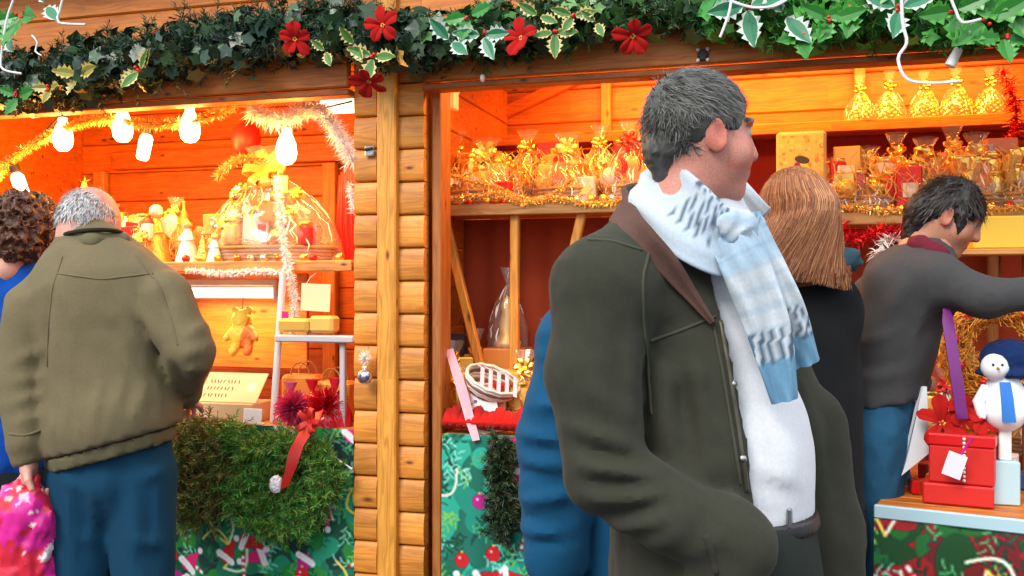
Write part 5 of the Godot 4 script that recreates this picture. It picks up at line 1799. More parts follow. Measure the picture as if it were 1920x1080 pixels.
func pine_cone_bag(label: String, base: Vector3, h: float, sd: int) -> void:
	rng.seed = sd
	var t := thing("pine_cone_bag", label, "ornament", base, "bags of gilded cones on the top shelf")
	for q in [[-0.12, 0.0, 0.24], [0.12, 0.02, 0.22], [0.0, 0.22, 0.26]]:
		var s := Shape.new()
		for i in 46:
			var u := i / 45.0
			var a := i * 2.4
			var r: float = h * q[2] * 0.62 * sin(PI * (0.12 + 0.80 * u))
			var c := Vector3(cos(a) * r, u * h * 0.36, sin(a) * r)
			var o := Vector3(cos(a), 0.55, sin(a)).normalized()
			add_ball(s, c, Vector3(h * 0.045, h * 0.016, h * 0.04), 3, Color.WHITE, frame_of(o))
		part("cone", s.commit(), M.gold_matt, t, Vector3(q[0] * h, q[1] * h + 0.004, 0.0), Vector3(0, 0, rnd(-0.4, 0.4)))
	part("bag", wrap_shape(h * 0.62, h, h * 0.5, sd, 0.3).commit(), M.cellophane, t)
	part("film_creases", glints_shape(h * 0.62, h, h * 0.5, 14, 0.3).commit(), M.film, t).set_meta("kind", "stuff")
	var bs := Shape.new()
	add_bow(bs, Vector3(0, h * 0.70, h * 0.03), h * 0.14, Vector3(0, 0.4, 1), 5)
	part("bow", bs.commit(), M.gold, t)

func shelf_board(label: String, a: Vector3, b: Vector3, deep: float, thick: float, m: Material) -> Node3D:      # a, b: upper front corners; brackets behind
	var t := thing("display_shelf", label, "shelf", Vector3((a.x + b.x) / 2, a.y, a.z))
	part("board", bbox(b.x - a.x, thick, deep, 0.004), m, t, Vector3(0, -thick / 2, -deep / 2))
	part("front_lip", bbox(b.x - a.x, thick + 0.014, 0.012, 0.003), m, t, Vector3(0, -thick / 2 - 0.002, 0.0065))
	return t

func blot(img: Image, c: Vector2, r: float, col: Color, sq := 1.0, ang := 0.0) -> void:
	var w := img.get_width()
	var h := img.get_height()
	var m := int(r * maxf(1.0, sq)) + 1
	for y in range(-m, m + 1):
		for x in range(-m, m + 1):
			var q := Vector2(x, y).rotated(-ang)
			q.x /= sq
			if q.length() < r:
				img.set_pixel(posmod(int(c.x) + x, w), posmod(int(c.y) + y, h), col)

func stroke(img: Image, a: Vector2, b: Vector2, r: float, col: Color, bend := 0.0) -> void:
	var n := int((b - a).length() / maxf(r * 0.6, 1.0)) + 2
	var nn := (b - a).orthogonal() * bend
	for i in n + 1:
		var t := i / float(n)
		blot(img, a.lerp(b, t) + nn * sin(PI * t), r, col)

func print_cloth(sd: int, grounds: Array, motifs: int) -> Image:      # a printed Christmas cotton: fir twigs, ribbons, hats, baubles, sweets
	var g := RandomNumberGenerator.new()
	g.seed = sd
	var img := Image.create(512, 512, false, Image.FORMAT_RGB8)
	img.fill(grounds[0])
	for i in 420:
		var c := Vector2(g.randf() * 512, g.randf() * 512)
		blot(img, c, g.randf_range(6, 26), grounds[g.randi() % grounds.size()], g.randf_range(1.0, 2.2), g.randf() * PI)
	for i in 240:      # twigs
		var c := Vector2(g.randf() * 512, g.randf() * 512)
		var d := Vector2.from_angle(g.randf() * TAU)
		var col: Color = [Color(0.05, 0.42, 0.27), Color(0.35, 0.72, 0.45), Color(0.02, 0.25, 0.18), Color(0.55, 0.80, 0.35), Color(0.62, 0.9, 0.82)][g.randi() % 5]
		for k in 5:
			stroke(img, c + d * k * 7.0, c + d * (k * 7.0 + 10.0) + d.orthogonal() * (9.0 if k % 2 else -9.0), 1.3, col, 0.1)
	for i in motifs:
		var c := Vector2(g.randf() * 512, g.randf() * 512)
		var pink: Color = [Color(0.88, 0.10, 0.45), Color(0.80, 0.06, 0.12), Color(0.75, 0.10, 0.55)][g.randi() % 3]
		var a := g.randf() * TAU
		match i % 5:
			0, 1:      # a hat with white brim and bobble
				var d := Vector2.from_angle(a)
				for k in 14:
					blot(img, c + d * k * 2.6, 15.0 - k * 0.9, pink)
				stroke(img, c + d.orthogonal() * 17.0 - d * 4.0, c - d.orthogonal() * 17.0 - d * 4.0, 6.5, Color(0.95, 0.95, 0.98))
				blot(img, c + d * 42.0, 7.0, Color(0.96, 0.96, 1.0))
			2:      # bauble
				blot(img, c, 14, pink)
				blot(img, c + Vector2(-4, -4), 3, Color(1, 0.8, 0.85))
				blot(img, c + Vector2(0, -15), 3, Color(0.9, 0.75, 0.3))
			3:      # sweets cane
				for k in 12:
					blot(img, c + Vector2.from_angle(a) * k * 4.0, 4.0, Color(0.95, 0.95, 0.95) if k % 3 else Color(0.8, 0.05, 0.1))
			4:      # ribbon
				stroke(img, c, c + Vector2.from_angle(a) * 70.0, 2.4, Color(0.93, 0.93, 0.85), 0.4)
				stroke(img, c + Vector2.from_angle(a) * 70.0, c + Vector2.from_angle(a + 0.9) * 60.0, 2.4, Color(0.95, 0.85, 0.35), -0.4)
	img.resize(170, 170, Image.INTERPOLATE_LANCZOS)      # a soft, slightly worn print
	img.resize(512, 512, Image.INTERPOLATE_CUBIC)
	return img

func cloth_front(label: String, a: Vector3, b: Vector3, drop: float, img: Image, waves: float) -> void:      # hangs from the line a-b
	var s := Shape.new()
	s.mapped = true
	var nx := 90
	var ny := 24
	var l := (b - a).length()
	var out := (b - a).normalized().cross(Vector3.UP)
	if out.z < 0:
		out = -out
	for side in 2:
		for j in ny + 1:
			for i in nx + 1:
				var u := i / float(nx)
				var v := j / float(ny)
				var z := (0.010 * sin(u * waves + 0.8 * sin(v * 3.0)) + 0.007 * sin(u * waves * 2.3 + 1.0 + v * 2.0)) * (0.2 + v) + 0.004 * sin(v * 9.0 + u * 14.0) * v
				if j == 0:
					z -= 0.004
				s.pt(a.lerp(b, u) + Vector3.DOWN * drop * v + out * (z - side * 0.002), Color.WHITE, Vector2(u * l / 0.95, v * drop / 0.95))
	var n := (nx + 1) * (ny + 1)
	for j in ny:
		for i in nx:
			var q := j * (nx + 1) + i
			s.quad(q, q + 1, q + nx + 2, q + nx + 1)
			s.quad(n + q, n + q + nx + 1, n + q + nx + 2, n + q + 1)
	var m := mat(0.88, 0.88, 0.88, 0.8)
	m.albedo_texture = tex(img)
	solo("printed_cloth", label, "cloth", s.commit(), m, Vector3.ZERO, Vector3.ZERO, "printed cloths over the counters")

func build_goods() -> void:
	rng.seed = 101
	M.figure_skin = mat(0.66, 0.42, 0.30, 0.5)
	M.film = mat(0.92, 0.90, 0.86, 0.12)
	M.tinsel_white = mat(0.92, 0.91, 0.88, 0.3, 0.15)
	M.tinsel_gold = mat(0.92, 0.64, 0.18, 0.25, 0.5)
	M.tinsel_red = mat(0.66, 0.012, 0.02, 0.25, 0.5)
	M.tinsel_pink = mat(0.75, 0.08, 0.22, 0.25, 0.5)
	var reds := [M.red, M.gold, M.gold_matt, M.straw, M.red_gloss, M.paper_white]
	var golds := [M.gold, M.gold_matt, M.straw, M.gold, mat(0.7, 0.25, 0.03, 0.4), M.paper_white]
	var ambers := [mat(0.65, 0.20, 0.02, 0.25), M.gold_matt, M.red, mat(0.55, 0.10, 0.02, 0.3), M.straw]
	# ================= bay with the bulbs
	var sa := at(60, 492, -0.20)
	var sb := at(662, 492, -0.20)
	sa.y = at(500, 492, -0.20).y
	sb.y = sa.y
	var sh := shelf_board("pale wooden shelf carrying the biggest wrapped hamper", sa, sb, 0.34, 0.026, M.shelf)
	part("back_panel", bbox(0.62, 0.40, 0.018, 0.003), M.plank[2], sh, Vector3(at(440, 600, -0.5).x - sh.position.x, -0.235, -0.36))
	var up0 := at(512, 792, -0.10)
	var up1 := at(531, 512, -0.10)
	up0.y = COUNTER_Y + 0.001
	var um := tube([up0, up1], [0.013], 10)
	solo("shelf_upright", "white painted upright standing on the counter under the shelf", "post", um, M.white)
	var rl0 := at(520, 630, -0.06)
	var rl1 := at(668, 640, -0.06)
	var rail := thing("display_rail", "pale grey plastic rail between the white upright and the pier", "rail", (rl0 + rl1) / 2)
	part("bar", bbox((rl1 - rl0).length(), 0.026, 0.05, 0.005), mat(0.50, 0.50, 0.54, 0.3), rail)
	part("bracket", bbox(0.02, (rl0.y - COUNTER_Y) - 0.014, 0.02, 0.003), mat(0.50, 0.50, 0.54, 0.3), rail, Vector3(0.10, -(rl0.y - COUNTER_Y) / 2 - 0.006, -0.01))
	rng.seed = 17
	var dense := [
		["jar", -0.45, 0.02, 0.5, 0.085, golds[0]], ["box", -0.1, 0.02, 0.4, 0.10, M.paper_white], ["ball", 0.25, 0.02, 0.5, 0.08, M.gold], ["box", 0.5, 0.02, 0.3, 0.09, ambers[0]], ["flower", 0.38, 0.16, 0.35, 0.10, M.gold], ["flower", -0.15, 0.22, 0.2, 0.12, M.paper_white], ["bottle", -0.55, 0.03, 0.1, 0.12, golds[4]],
		["bottle", 0.05, 0.05, -0.1, 0.15, golds[1]], ["ball", -0.3, 0.2, 0.1, 0.07, M.silver], ["ball", 0.3, 0.3, 0.0, 0.08, M.red], ["flower", 0.05, 0.34, 0.1, 0.10, M.gold], ["jar", 0.65, 0.02, 0.5, 0.07, M.red]]
	var picks := [M.gold, M.paper_white, golds[4], M.gold_matt, M.red, M.silver, M.gold, M.straw]
	for i in 34:
		var v := rnd(0.02, 0.52)
		var reach := 0.80 * (1.0 - pow(v / 0.62, 2.0))
		dense.append([["flower", "ball", "box", "ball", "flower"][i % 5], rnd(-reach, reach), v, rnd(0.1, 0.75) * (1.0 - v), rnd(0.05, 0.085), picks[rng.randi() % picks.size()]])
	hamper("biggest cellophane-wrapped gold hamper, under the arch of white tinsel", at(508, 488, -0.37) * Vector3(1, 0, 1) + Vector3(0, sa.y + 0.001, 0), 0.60, 0.46, 0.28, 11, dense, M.tinsel_gold)
	var py := sa.y + 0.001
	var pos := func(px: float, z: float) -> Vector3: return Vector3(at(px, 480, z).x, py, z)
	figurine("white and gold angel figurine on the shelf next to the big hamper", pos.call(352, -0.30), 0.20, M.white, M.gold)
	figurine("gold-robed angel figurine half hidden behind the old man's shoulder", pos.call(292, -0.33), 0.27, M.gold_matt, M.white)
	figurine("red-robed figurine beside the gold angel behind the old man", pos.call(320, -0.42), 0.17, M.red, M.gold, false)
	cone_tree("tallest gold tinsel cone tree above the old man's head", pos.call(158, -0.42), 0.37, M.tinsel_gold, M.gold)
	cone_tree("white tinsel cone tree beside the old man's head", pos.call(236, -0.40), 0.22, M.tinsel_white, M.red)
	cone_tree("small gold tinsel cone tree in front of the big hamper", pos.call(380, -0.25), 0.12, M.tinsel_gold, M.gold)
	figurine("small white angel in front of the big hamper", pos.call(402, -0.245), 0.13, M.white, M.tinsel_gold)
	rng.seed = 56
	hamper("gold hamper behind the white angel next to the big hamper", pos.call(330, -0.44), 0.20, 0.28, 0.12, 20, fill_mix(8, golds), M.tinsel_gold)
	hamper("red and white hamper behind the old man's head", pos.call(208, -0.46), 0.22, 0.26, 0.12, 21, fill_mix(8, reds), M.red)
	rng.seed = 55
	hamper("small red and gold hamper behind the old man's neck", pos.call(262, -0.30), 0.16, 0.20, 0.14, 19, fill_mix(6, reds), M.gold)
	# hanging cloths and lanterns
	var lan := lathe([[0.001, -0.07], [0.03, -0.068], [0.055, -0.045], [0.062, 0.0], [0.055, 0.045], [0.03, 0.068], [0.012, 0.072], [0.010, 0.085], [0.001, 0.086]], 18)
	solo("paper_lantern", "round red paper lantern hanging behind the white tinsel", "lantern", lan, M.red, at(462, 262, -0.55), Vector3.ZERO)
	var rp := Shape.new()
	for k in 8:
		add_tube(rp, [at(640 + k * 4.0, 330 - k * 6.0, -0.5), at(634 + k * 5.0, 420, -0.49 + 0.01 * (k % 2)), at(640 + k * 4.0, 486, -0.5)], [0.010], 6)
	solo("red_drape", "red cloth hanging beside the pier behind the big hamper", "cloth", rp.commit(), M.red)
	# tinsel
	var K := func(list: Array) -> Array:
		var r := []
		for q in list:
			r.append(at(q[0], q[1], q[2]))
		return r
	tinsel("gold tinsel looped along the bulbs under the head board", K.call([[-20, 345, -0.2], [30, 290, -0.17], [100, 250, -0.15], [180, 222, -0.12], [290, 232, -0.12], [380, 222, -0.12], [440, 196, -0.11]]), 0.036, 2600, M.tinsel_gold)
	tinsel("bushy white tinsel arching down to the pier", K.call([[470, 205, -0.10], [530, 222, -0.09], [590, 196, -0.08], [628, 240, -0.07], [655, 285, -0.06], [662, 300, -0.05]]), 0.058, 3800, M.tinsel_white)
	tinsel("white tinsel over the top of the big hamper", K.call([[408, 330, -0.24], [440, 300, -0.2], [480, 295, -0.2], [515, 300, -0.15]]), 0.032, 2600, M.tinsel_gold)
	tinsel("short white tinsel end against the pier", K.call([[655, 345, -0.04], [660, 370, -0.04], [662, 400, -0.04]]), 0.026, 2400, M.tinsel_white)
	tinsel("white tinsel edging the shelf under the big hamper", K.call([[350, 505, -0.185], [420, 512, -0.18], [480, 508, -0.18], [540, 512, -0.17]]), 0.022, 3200, M.tinsel_white)
	tinsel("white tinsel strand hanging straight down in front of the big hamper", K.call([[520, 330, -0.17], [528, 420, -0.165], [540, 500, -0.15], [552, 560, -0.14], [546, 620, -0.13]]), 0.028, 3000, M.tinsel_white)
	# under the shelf
	var toy := thing("soft_toy", "yellow and orange soft toy hanging under the shelf by the lit tube", "toy", at(458, 620, -0.36))
	var tb := Blob.new(Vector3.ONE * -0.12, Vector3.ONE * 0.12, 0.006)
	tb.ball(Vector3(-0.01, 0.045, 0), Vector3(0.042, 0.040, 0.036), Basis(), 0.0)
	tb.ball(Vector3(-0.005, -0.02, 0), Vector3(0.050, 0.050, 0.04), Basis(), 0.02)
	for e in [-1.0, 1.0]:
		tb.ball(Vector3(-0.01 + e * 0.032, 0.082, 0), Vector3(0.016, 0.016, 0.010), Basis(), 0.01)
		tb.cone(Vector3(e * 0.04, 0.0, 0.01), Vector3(e * 0.065, -0.03, 0.025), 0.017, 0.014, 0.01)
		tb.cone(Vector3(e * 0.025, -0.05, 0.01), Vector3(e * 0.034, -0.085, 0.03), 0.02, 0.016, 0.01)
	tb.rumple(0.006, Vector3(0.01, 0.01, 0.01), Basis(), 2)
	part("plush", tb.mesh(func(p: Vector3) -> Color: return Color(0.80, 0.55, 0.05) if p.x < 0.012 + 0.3 * (p.y) else Color(0.72, 0.20, 0.03)), M.painted, toy)
	part("loop", tube([Vector3(-0.01, 0.08, 0), Vector3(-0.005, 0.13, 0), Vector3(0, 0.17, 0)], [0.002], 5), M.red, toy)
	var bx0 := Vector3(at(440, 760, -0.13).x, COUNTER_Y, -0.13)
	var cb := thing("cardboard_box", "open-lidded pale cardboard box with small print on the counter", "box", bx0)
	part("carton", bbox(0.24, 0.07, 0.16, 0.003), M.card, cb, Vector3(0, 0.036, 0))
	var pim := Image.create(256, 128, false, Image.FORMAT_RGB8)
	pim.fill(Color(0.90, 0.80, 0.60))
	for i in 3:
		for k in 9 - i:
			stroke(pim, Vector2(24 + k * 15, 34 + i * 30), Vector2(24 + k * 15 + rnd(-3, 7), 46 + i * 30), 2.2, Color(0.35, 0.22, 0.12))
	blot(pim, Vector2(210, 60), 20, Color(0.95, 0.90, 0.78))
	var lid := Shape.new()
	lid.mapped = true
	var lq := [Vector3(-0.125, 0, 0.0), Vector3(0.125, 0, 0.0), Vector3(0.125, 0.10, -0.09), Vector3(-0.125, 0.10, -0.09)]
	for side in 2:
		var base := lid.v.size()
		var uvs := [Vector2(0, 1), Vector2(1, 1), Vector2(1, 0), Vector2(0, 0)]
		for k in 4:
			lid.pt(lq[k] - Vector3(0, 0.66, 0.74) * 0.004 * side, Color.WHITE, uvs[k])
		if side == 0:
			lid.quad(base, base + 3, base + 2, base + 1)
		else:
			lid.quad(base, base + 1, base + 2, base + 3)
	var pm := mat(1, 1, 1, 0.8)
	pm.albedo_texture = tex(pim)
	part("lid", lid.commit(), pm, cb, Vector3(0, 0.074, 0.06))
	var gp := Shape.new()
	add_bbox(gp, Vector3(0, 0.008, 0), Vector3(0.18, 0.014, 0.11), 0.003, Basis(Vector3.UP, 0.25))
	add_bbox(gp, Vector3(0.01, 0.022, 0.0), Vector3(0.17, 0.010, 0.10), 0.003, Basis(Vector3.UP, 0.05))
	solo("paper_packet", "flat grey paper packet lying on the counter by the old man's hand", "packet", gp.commit(), mat(0.40, 0.36, 0.36, 0.8), Vector3(at(362, 775, -0.06).x, COUNTER_Y, -0.06))
	var pc := thing("price_card", "small white price card standing at the counter edge by the box", "card", Vector3(at(472, 780, -0.03).x, COUNTER_Y, -0.035))
	part("card", bbox(0.075, 0.055, 0.003, 0.001), M.white, pc, Vector3(0, 0.030, 0), Vector3(-0.15, 0, 0))
	part("foot", bbox(0.075, 0.004, 0.03, 0.001), M.white, pc, Vector3(0, 0.0025, -0.012))
	var sg := thing("paper_sign", "cream paper sign hanging under the shelf next to the pier", "sign", at(592, 558, -0.12))
	part("sheet", bbox(0.115, 0.10, 0.003, 0.001), mat(0.80, 0.68, 0.40, 0.8), sg, Vector3.ZERO, Vector3(0, 0.05, -0.05))
	part("string", tube([Vector3(-0.04, 0.048, 0), Vector3(-0.02, 0.075, 0), Vector3(0.0, 0.088, 0)], [0.0015], 5), M.white, sg)
	solo("gift_tag", "small magenta tag hanging at the white upright", "tag", bbox(0.026, 0.075, 0.004, 0.002), mat(0.62, 0.012, 0.22, 0.5), at(534, 603, -0.07), Vector3(0, 0.1, -0.05))
	# packets and glittering goods by the pier
	rng.seed = 77
	for q in [[560, 596, 0.13, 0.05, M.gold_matt, "gold wrapped packet on the plastic rail"], [612, 600, 0.10, 0.06, M.straw, "straw-coloured packet on the rail next to the pier"]]:
		solo("gift_packet", q[5], "packet", bbox(q[2], q[3], 0.06, 0.01), q[4], Vector3(at(q[0], q[1], -0.09).x, rl0.y + 0.014 + q[3] / 2, -0.075), Vector3(0, rnd(-0.2, 0.2), 0))
	for q in [[570, 700, 0.15, 0.17, "orange paper gift bag on the counter beside the white upright", mat(0.70, 0.24, 0.03, 0.6)], [628, 690, 0.15, 0.15, "amber paper gift bag on the counter against the pier", mat(0.72, 0.32, 0.06, 0.6)]]:
		var gb := thing("paper_bag", q[4], "bag", Vector3(at(q[0], q[1], -0.2).x, COUNTER_Y, -0.2), "paper gift bags on the counter")
		part("sack", bbox(q[2], q[3], 0.09, 0.012), q[5], gb, Vector3(0, q[3] / 2 + 0.001, 0))
		for sz in [-1.0, 1.0]:
			var hp := []
			for k in 9:
				var a := PI * k / 8.0
				hp.append(Vector3(cos(a) * q[2] * 0.26, q[3] + sin(a) * 0.05 - 0.002, sz * 0.03))
			part("handle", tube(hp, [0.003], 6), M.wicker, gb)
	for q in [[548, 752, 0.075, M.tinsel_pink, "pink glitter tuft lying on the counter by the white upright"], [612, 740, 0.085, M.tinsel_red, "red tinsel ball on the counter beside the pier"], [592, 788, 0.05, M.tinsel_red, "small red tinsel ball at the counter edge"]]:
		var c := Vector3(at(q[0], q[1], -0.07).x, COUNTER_Y + float(q[2]) * 0.80, -0.075)
		var s := Shape.new()
		for i in 900:
			var d := rdir()
			var e: Vector3 = d * q[2] * rnd(0.6, 1.0)
			var sd := d.cross(rdir()).normalized() * 0.002
			var st := s.v.size()
			s.pt(d * q[2] * 0.2 - sd)
			s.pt(d * q[2] * 0.2 + sd)
			s.pt(e + sd)
			s.pt(e - sd)
			s.quad(st, st + 1, st + 2, st + 3)
		solo("tinsel_ball", q[4], "ornament", s.commit(), q[3], c, Vector3.ZERO, "tinsel balls")
	# red foil parcels twisted shut, heaped by the pier
	M.foil_red = mat(0.60, 0.015, 0.03, 0.22)
	M.foil_pink = mat(0.62, 0.10, 0.22, 0.22)
	for q in [[545, 0.13, 0.15, -0.10, M.foil_pink, "pink foil parcel beside the white upright"], [585, 0.14, 0.16, -0.13, M.foil_red, "red foil parcel in the middle of the heap by the pier"], [628, 0.13, 0.17, -0.09, M.foil_red, "tall red foil parcel right against the pier"], [605, 0.11, 0.11, -0.05, M.foil_red, "small red foil parcel at the counter edge by the pier"]]:
		var fp := thing("foil_parcel", q[5], "parcel", Vector3(at(q[0], 760, q[3]).x, COUNTER_Y + 0.001, q[3]), "foil parcels on the counter")
		part("foil", wrap_shape(q[1], q[2], q[1] * 0.7, int(q[0]), 0.3).commit(), q[4], fp)
		part("filling", lathe([[0.001, 0.002], [q[1] * 0.30, 0.003], [q[1] * 0.28, q[2] * 0.35], [0.001, q[2] * 0.45]], 10), M.red, fp)
		part("tie", tube([Vector3(-q[1] * 0.05, q[2] * 0.68, 0.0), Vector3(0, q[2] * 0.69, q[1] * 0.05), Vector3(q[1] * 0.05, q[2] * 0.68, 0.0)], [0.003], 6), M.gold, fp)
	# bauble hung on the pier
	var bb := thing("bauble", "silver-violet bauble with a tinsel tuft hanging on the log pier", "bauble", at(684, 706, 0.062))
	part("globe", ball(Vector3.ONE * 0.026, 10), mat(0.55, 0.50, 0.72, 0.15, 0.9), bb)
	part("cap", lathe([[0.009, 0], [0.009, 0.010], [0.004, 0.013], [0.001, 0.013]], 10), M.silver, bb, Vector3(0, 0.024, 0))
	var tf := Shape.new()
	for i in 260:
		var d := (rdir() + Vector3.UP * 0.4).normalized()
		var sd := d.cross(rdir()).normalized() * 0.0015
		var st := tf.v.size()
		tf.pt(Vector3(0, 0.06, 0) - sd)
		tf.pt(Vector3(0, 0.06, 0) + sd)
		tf.pt(Vector3(0, 0.06, 0) + d * rnd(0.018, 0.036))
		tf.tri(st, st + 1, st + 2)
	part("tuft", tf.commit(), M.tinsel_white, bb)
	part("cord", tube([Vector3(0, 0.036, 0), Vector3(0, 0.08, -0.01), Vector3(0, 0.10, -0.036)], [0.0015], 5), M.silver, bb)

	# ================= bay beside it
	var ra := at(818, 384, -0.28)
	var rb := at(1250, 384, -0.28)
	ra.y = at(980, 384, -0.28).y
	rb.y = ra.y
	var rsh := shelf_board("wooden shelf with gold-edged hampers behind the man with the scarf", ra, rb, 0.30, 0.026, M.shelf)
	for q in [[832, 402, 926, "slanting"], [966, 402, 964, "upright middle"], [1092, 402, 1000, "slanting far"]]:
		var a := at(q[0], q[1], -0.31)
		var b := at(q[2], 800, -0.31)
		a.y = ra.y - 0.028
		b.y = COUNTER_Y
		var dd := b - a
		var pl := part("leg", bbox(0.032, dd.length(), 0.03, 0.004), M.board[0], rsh, (a + b) / 2 - rsh.position)
		pl.rotation = Vector3(0, 0, atan2(dd.x, -dd.y))
	var ry := ra.y + 0.001
	var rpos := func(px: float, z: float) -> Vector3: return Vector3(at(px, 380, z).x, ry, z)
	rng.seed = 61
	hamper("wide gold hamper at the pier end of the shelf, low and full of straw", rpos.call(912, -0.42), 0.32, 0.26, 0.22, 23, fill_mix(10, golds), M.tinsel_gold)
	rng.seed = 62
	hamper("amber hamper in the middle of the shelf behind the scarf man", rpos.call(1065, -0.42), 0.27, 0.27, 0.22, 24, fill_mix(10, ambers), M.tinsel_gold)
	rng.seed = 63
	hamper("red hamper on the shelf touching the scarf man's collar", rpos.call(1180, -0.40), 0.20, 0.30, 0.18, 25, fill_mix(8, reds), M.red)
	rng.seed = 64
	hamper("low golden hamper squeezed between the two gold hampers on the shelf", rpos.call(990, -0.50), 0.24, 0.30, 0.16, 26, fill_mix(9, golds), M.gold)
	hamper("tall amber hamper at the back of the shelf beside the pier", rpos.call(858, -0.52), 0.20, 0.31, 0.14, 27, fill_mix(8, ambers), M.tinsel_gold)
	hamper("back-row red hamper between the amber one and the scarf man", rpos.call(1125, -0.52), 0.20, 0.31, 0.14, 28, fill_mix(8, reds), M.gold)
	tinsel("gold bead-like tinsel swag hanging in front of the hampers", K.call([[846, 330, -0.285], [885, 340, -0.285], [930, 350, -0.285], [985, 372, -0.28], [1035, 365, -0.28], [1075, 335, -0.285]]), 0.016, 3000, M.tinsel_gold)
	tinsel("gold tinsel hanging down the post beside the pier", K.call([[826, 190, -0.16], [828, 260, -0.15], [824, 330, -0.16], [830, 395, -0.2]]), 0.020, 2400, M.tinsel_gold)
	tinsel("gold tinsel draped along the shelf in front of the hampers", K.call([[828, 376, -0.265], [880, 368, -0.262], [930, 362, -0.262], [985, 380, -0.262], [1040, 372, -0.262], [1110, 382, -0.262], [1170, 376, -0.262]]), 0.020, 3000, M.tinsel_gold)
	var drape := func(label: String, a: Vector3, b: Vector3, drop: float, m: Material) -> void:
		var ds := Shape.new()
		var n := 60
		for j in 2:
			for i in n + 1:
				var u := i / float(n)
				var zz := 0.012 * sin(u * 46.0) + 0.008 * sin(u * 17.0 + 1.0)
				for k in 2:
					ds.pt(a.lerp(b, u) + Vector3(0, -drop * j, zz * (0.3 + 0.7 * j) - 0.003 * k))
		for i in n:
			var q := i * 2
			var q2 := (n + 1) * 2 + i * 2
			ds.quad(q, q + 2, q2 + 2, q2)
			ds.quad(q + 1, q2 + 1, q2 + 3, q + 3)
		solo("back_drape", label, "cloth", ds.commit(), m, Vector3.ZERO, Vector3.ZERO, "dark cloths behind the goods")
	var maroon := fabric(0.46, 0.075, 0.028, 8.0, 0.04, 0.3)
	drape.call("dark maroon cloth hanging under the shelf behind the pale timber legs", Vector3(ra.x + 0.01, ra.y - 0.03, -0.56), Vector3(rb.x, ra.y - 0.03, -0.56), ra.y - 0.96, maroon)
	# things on the counter under the shelf
	var cy := COUNTER_Y + 0.001
	var cpos := func(px: float, z: float) -> Vector3: return Vector3(at(px, 760, z).x, cy, z)
	var vase := thing("wrapped_statuette", "cellophane-wrapped statuette on an orange box behind the middle shelf leg", "figurine", cpos.call(952, -0.40))
	part("plinth", bbox(0.16, 0.27, 0.14, 0.006), mat(0.66, 0.22, 0.03, 0.6), vase, Vector3(0, 0.136, 0))
	part("statuette", lathe([[0.001, 0], [0.05, 0], [0.052, 0.02], [0.03, 0.05], [0.034, 0.09], [0.022, 0.13], [0.028, 0.155], [0.016, 0.185], [0.001, 0.19]], 14), M.gold_matt, vase, Vector3(0, 0.272, 0))
	part("cellophane", wrap_shape(0.15, 0.30, 0.13, 5).commit(), M.cellophane, vase, Vector3(0, 0.272, 0))
	part("film_creases", glints_shape(0.15, 0.30, 0.13, 12).commit(), M.film, vase, Vector3(0, 0.272, 0)).set_meta("kind", "stuff")
	hamper("amber hamper at the back of the counter between the timber legs", cpos.call(893, -0.345), 0.17, 0.34, 0.13, 33, fill_mix(8, ambers), M.gold)
	hamper("tall gold hamper at the back of the counter beside the far timber leg", cpos.call(1030, -0.34), 0.18, 0.38, 0.15, 34, fill_mix(9, golds), M.tinsel_gold)
	var dk := Shape.new()
	add_bbox(dk, Vector3(0, 0.16, 0), Vector3(0.13, 0.32, 0.05), 0.008, Basis())
	solo("dark_case", "dark grey upright case standing at the back of the counter by the pier", "case", dk.commit(), mat(0.06, 0.055, 0.06, 0.4), cpos.call(842, -0.39), Vector3(0, 0.1, 0))
	solo("carton", "plain brown carton the striped basket leans on", "carton", bbox(0.13, 0.105, 0.09, 0.004), M.card, cpos.call(915, -0.16) + Vector3(0, 0.0525, 0), Vector3(0, 0.2, 0))
	var bk := thing("striped_basket", "white and brown striped basket tilted on the counter under the shelf", "basket", cpos.call(915, -0.14) + Vector3(0, 0.135, 0))
	bk.rotation = Vector3(0.5, 0.3, -0.35)
	var bs := Shape.new()
	for j in 9:
		var ring := []
		var rr := 0.035 + 0.042 * sin(PI * 0.5 * j / 8.0)
		for k in 25:
			var a := TAU * k / 24.0
			ring.append(Vector3(cos(a) * rr * 1.25, -0.03 + j * 0.0105 + 0.002 * sin(k * PI + j), sin(a) * rr))
		add_tube(bs, ring, [0.0062], 5, false, Color(0.75, 0.68, 0.60) if j % 3 else Color(0.22, 0.12, 0.09))
	bs.coloured = true
	add_lathe(bs, [[0.001, -0.034], [0.040, -0.034], [0.040, -0.028], [0.001, -0.028]], 16, Transform3D(), Color(0.7, 0.62, 0.5))
	part("weave", bs.commit(), M.painted, bk)
	var rb2 := Shape.new()
	for k in 5:
		add_strip(rb2, [Vector3(-0.06 + k * 0.03, 0.055, -0.06), Vector3(-0.05 + k * 0.03, 0.085, 0.0), Vector3(-0.04 + k * 0.03, 0.05, 0.065)], [Vector3.RIGHT], [0.014], 0.002)
	part("ribbon", rb2.commit(), mat(0.62, 0.5, 0.62, 0.4), bk)
	var ci := Image.create(128, 160, false, Image.FORMAT_RGB8)
	ci.fill(Color(0.93, 0.86, 0.84))
	var cg := RandomNumberGenerator.new()
	cg.seed = 9
	for i in 26:
		blot(ci, Vector2(cg.randf_range(8, 120), cg.randf_range(8, 150)), cg.randf_range(3, 8), [Color(0.75, 0.15, 0.2), Color(0.35, 0.3, 0.5), Color(0.85, 0.6, 0.3), Color(0.95, 0.95, 0.9)][i % 4])
	var gc := Shape.new()
	gc.mapped = true
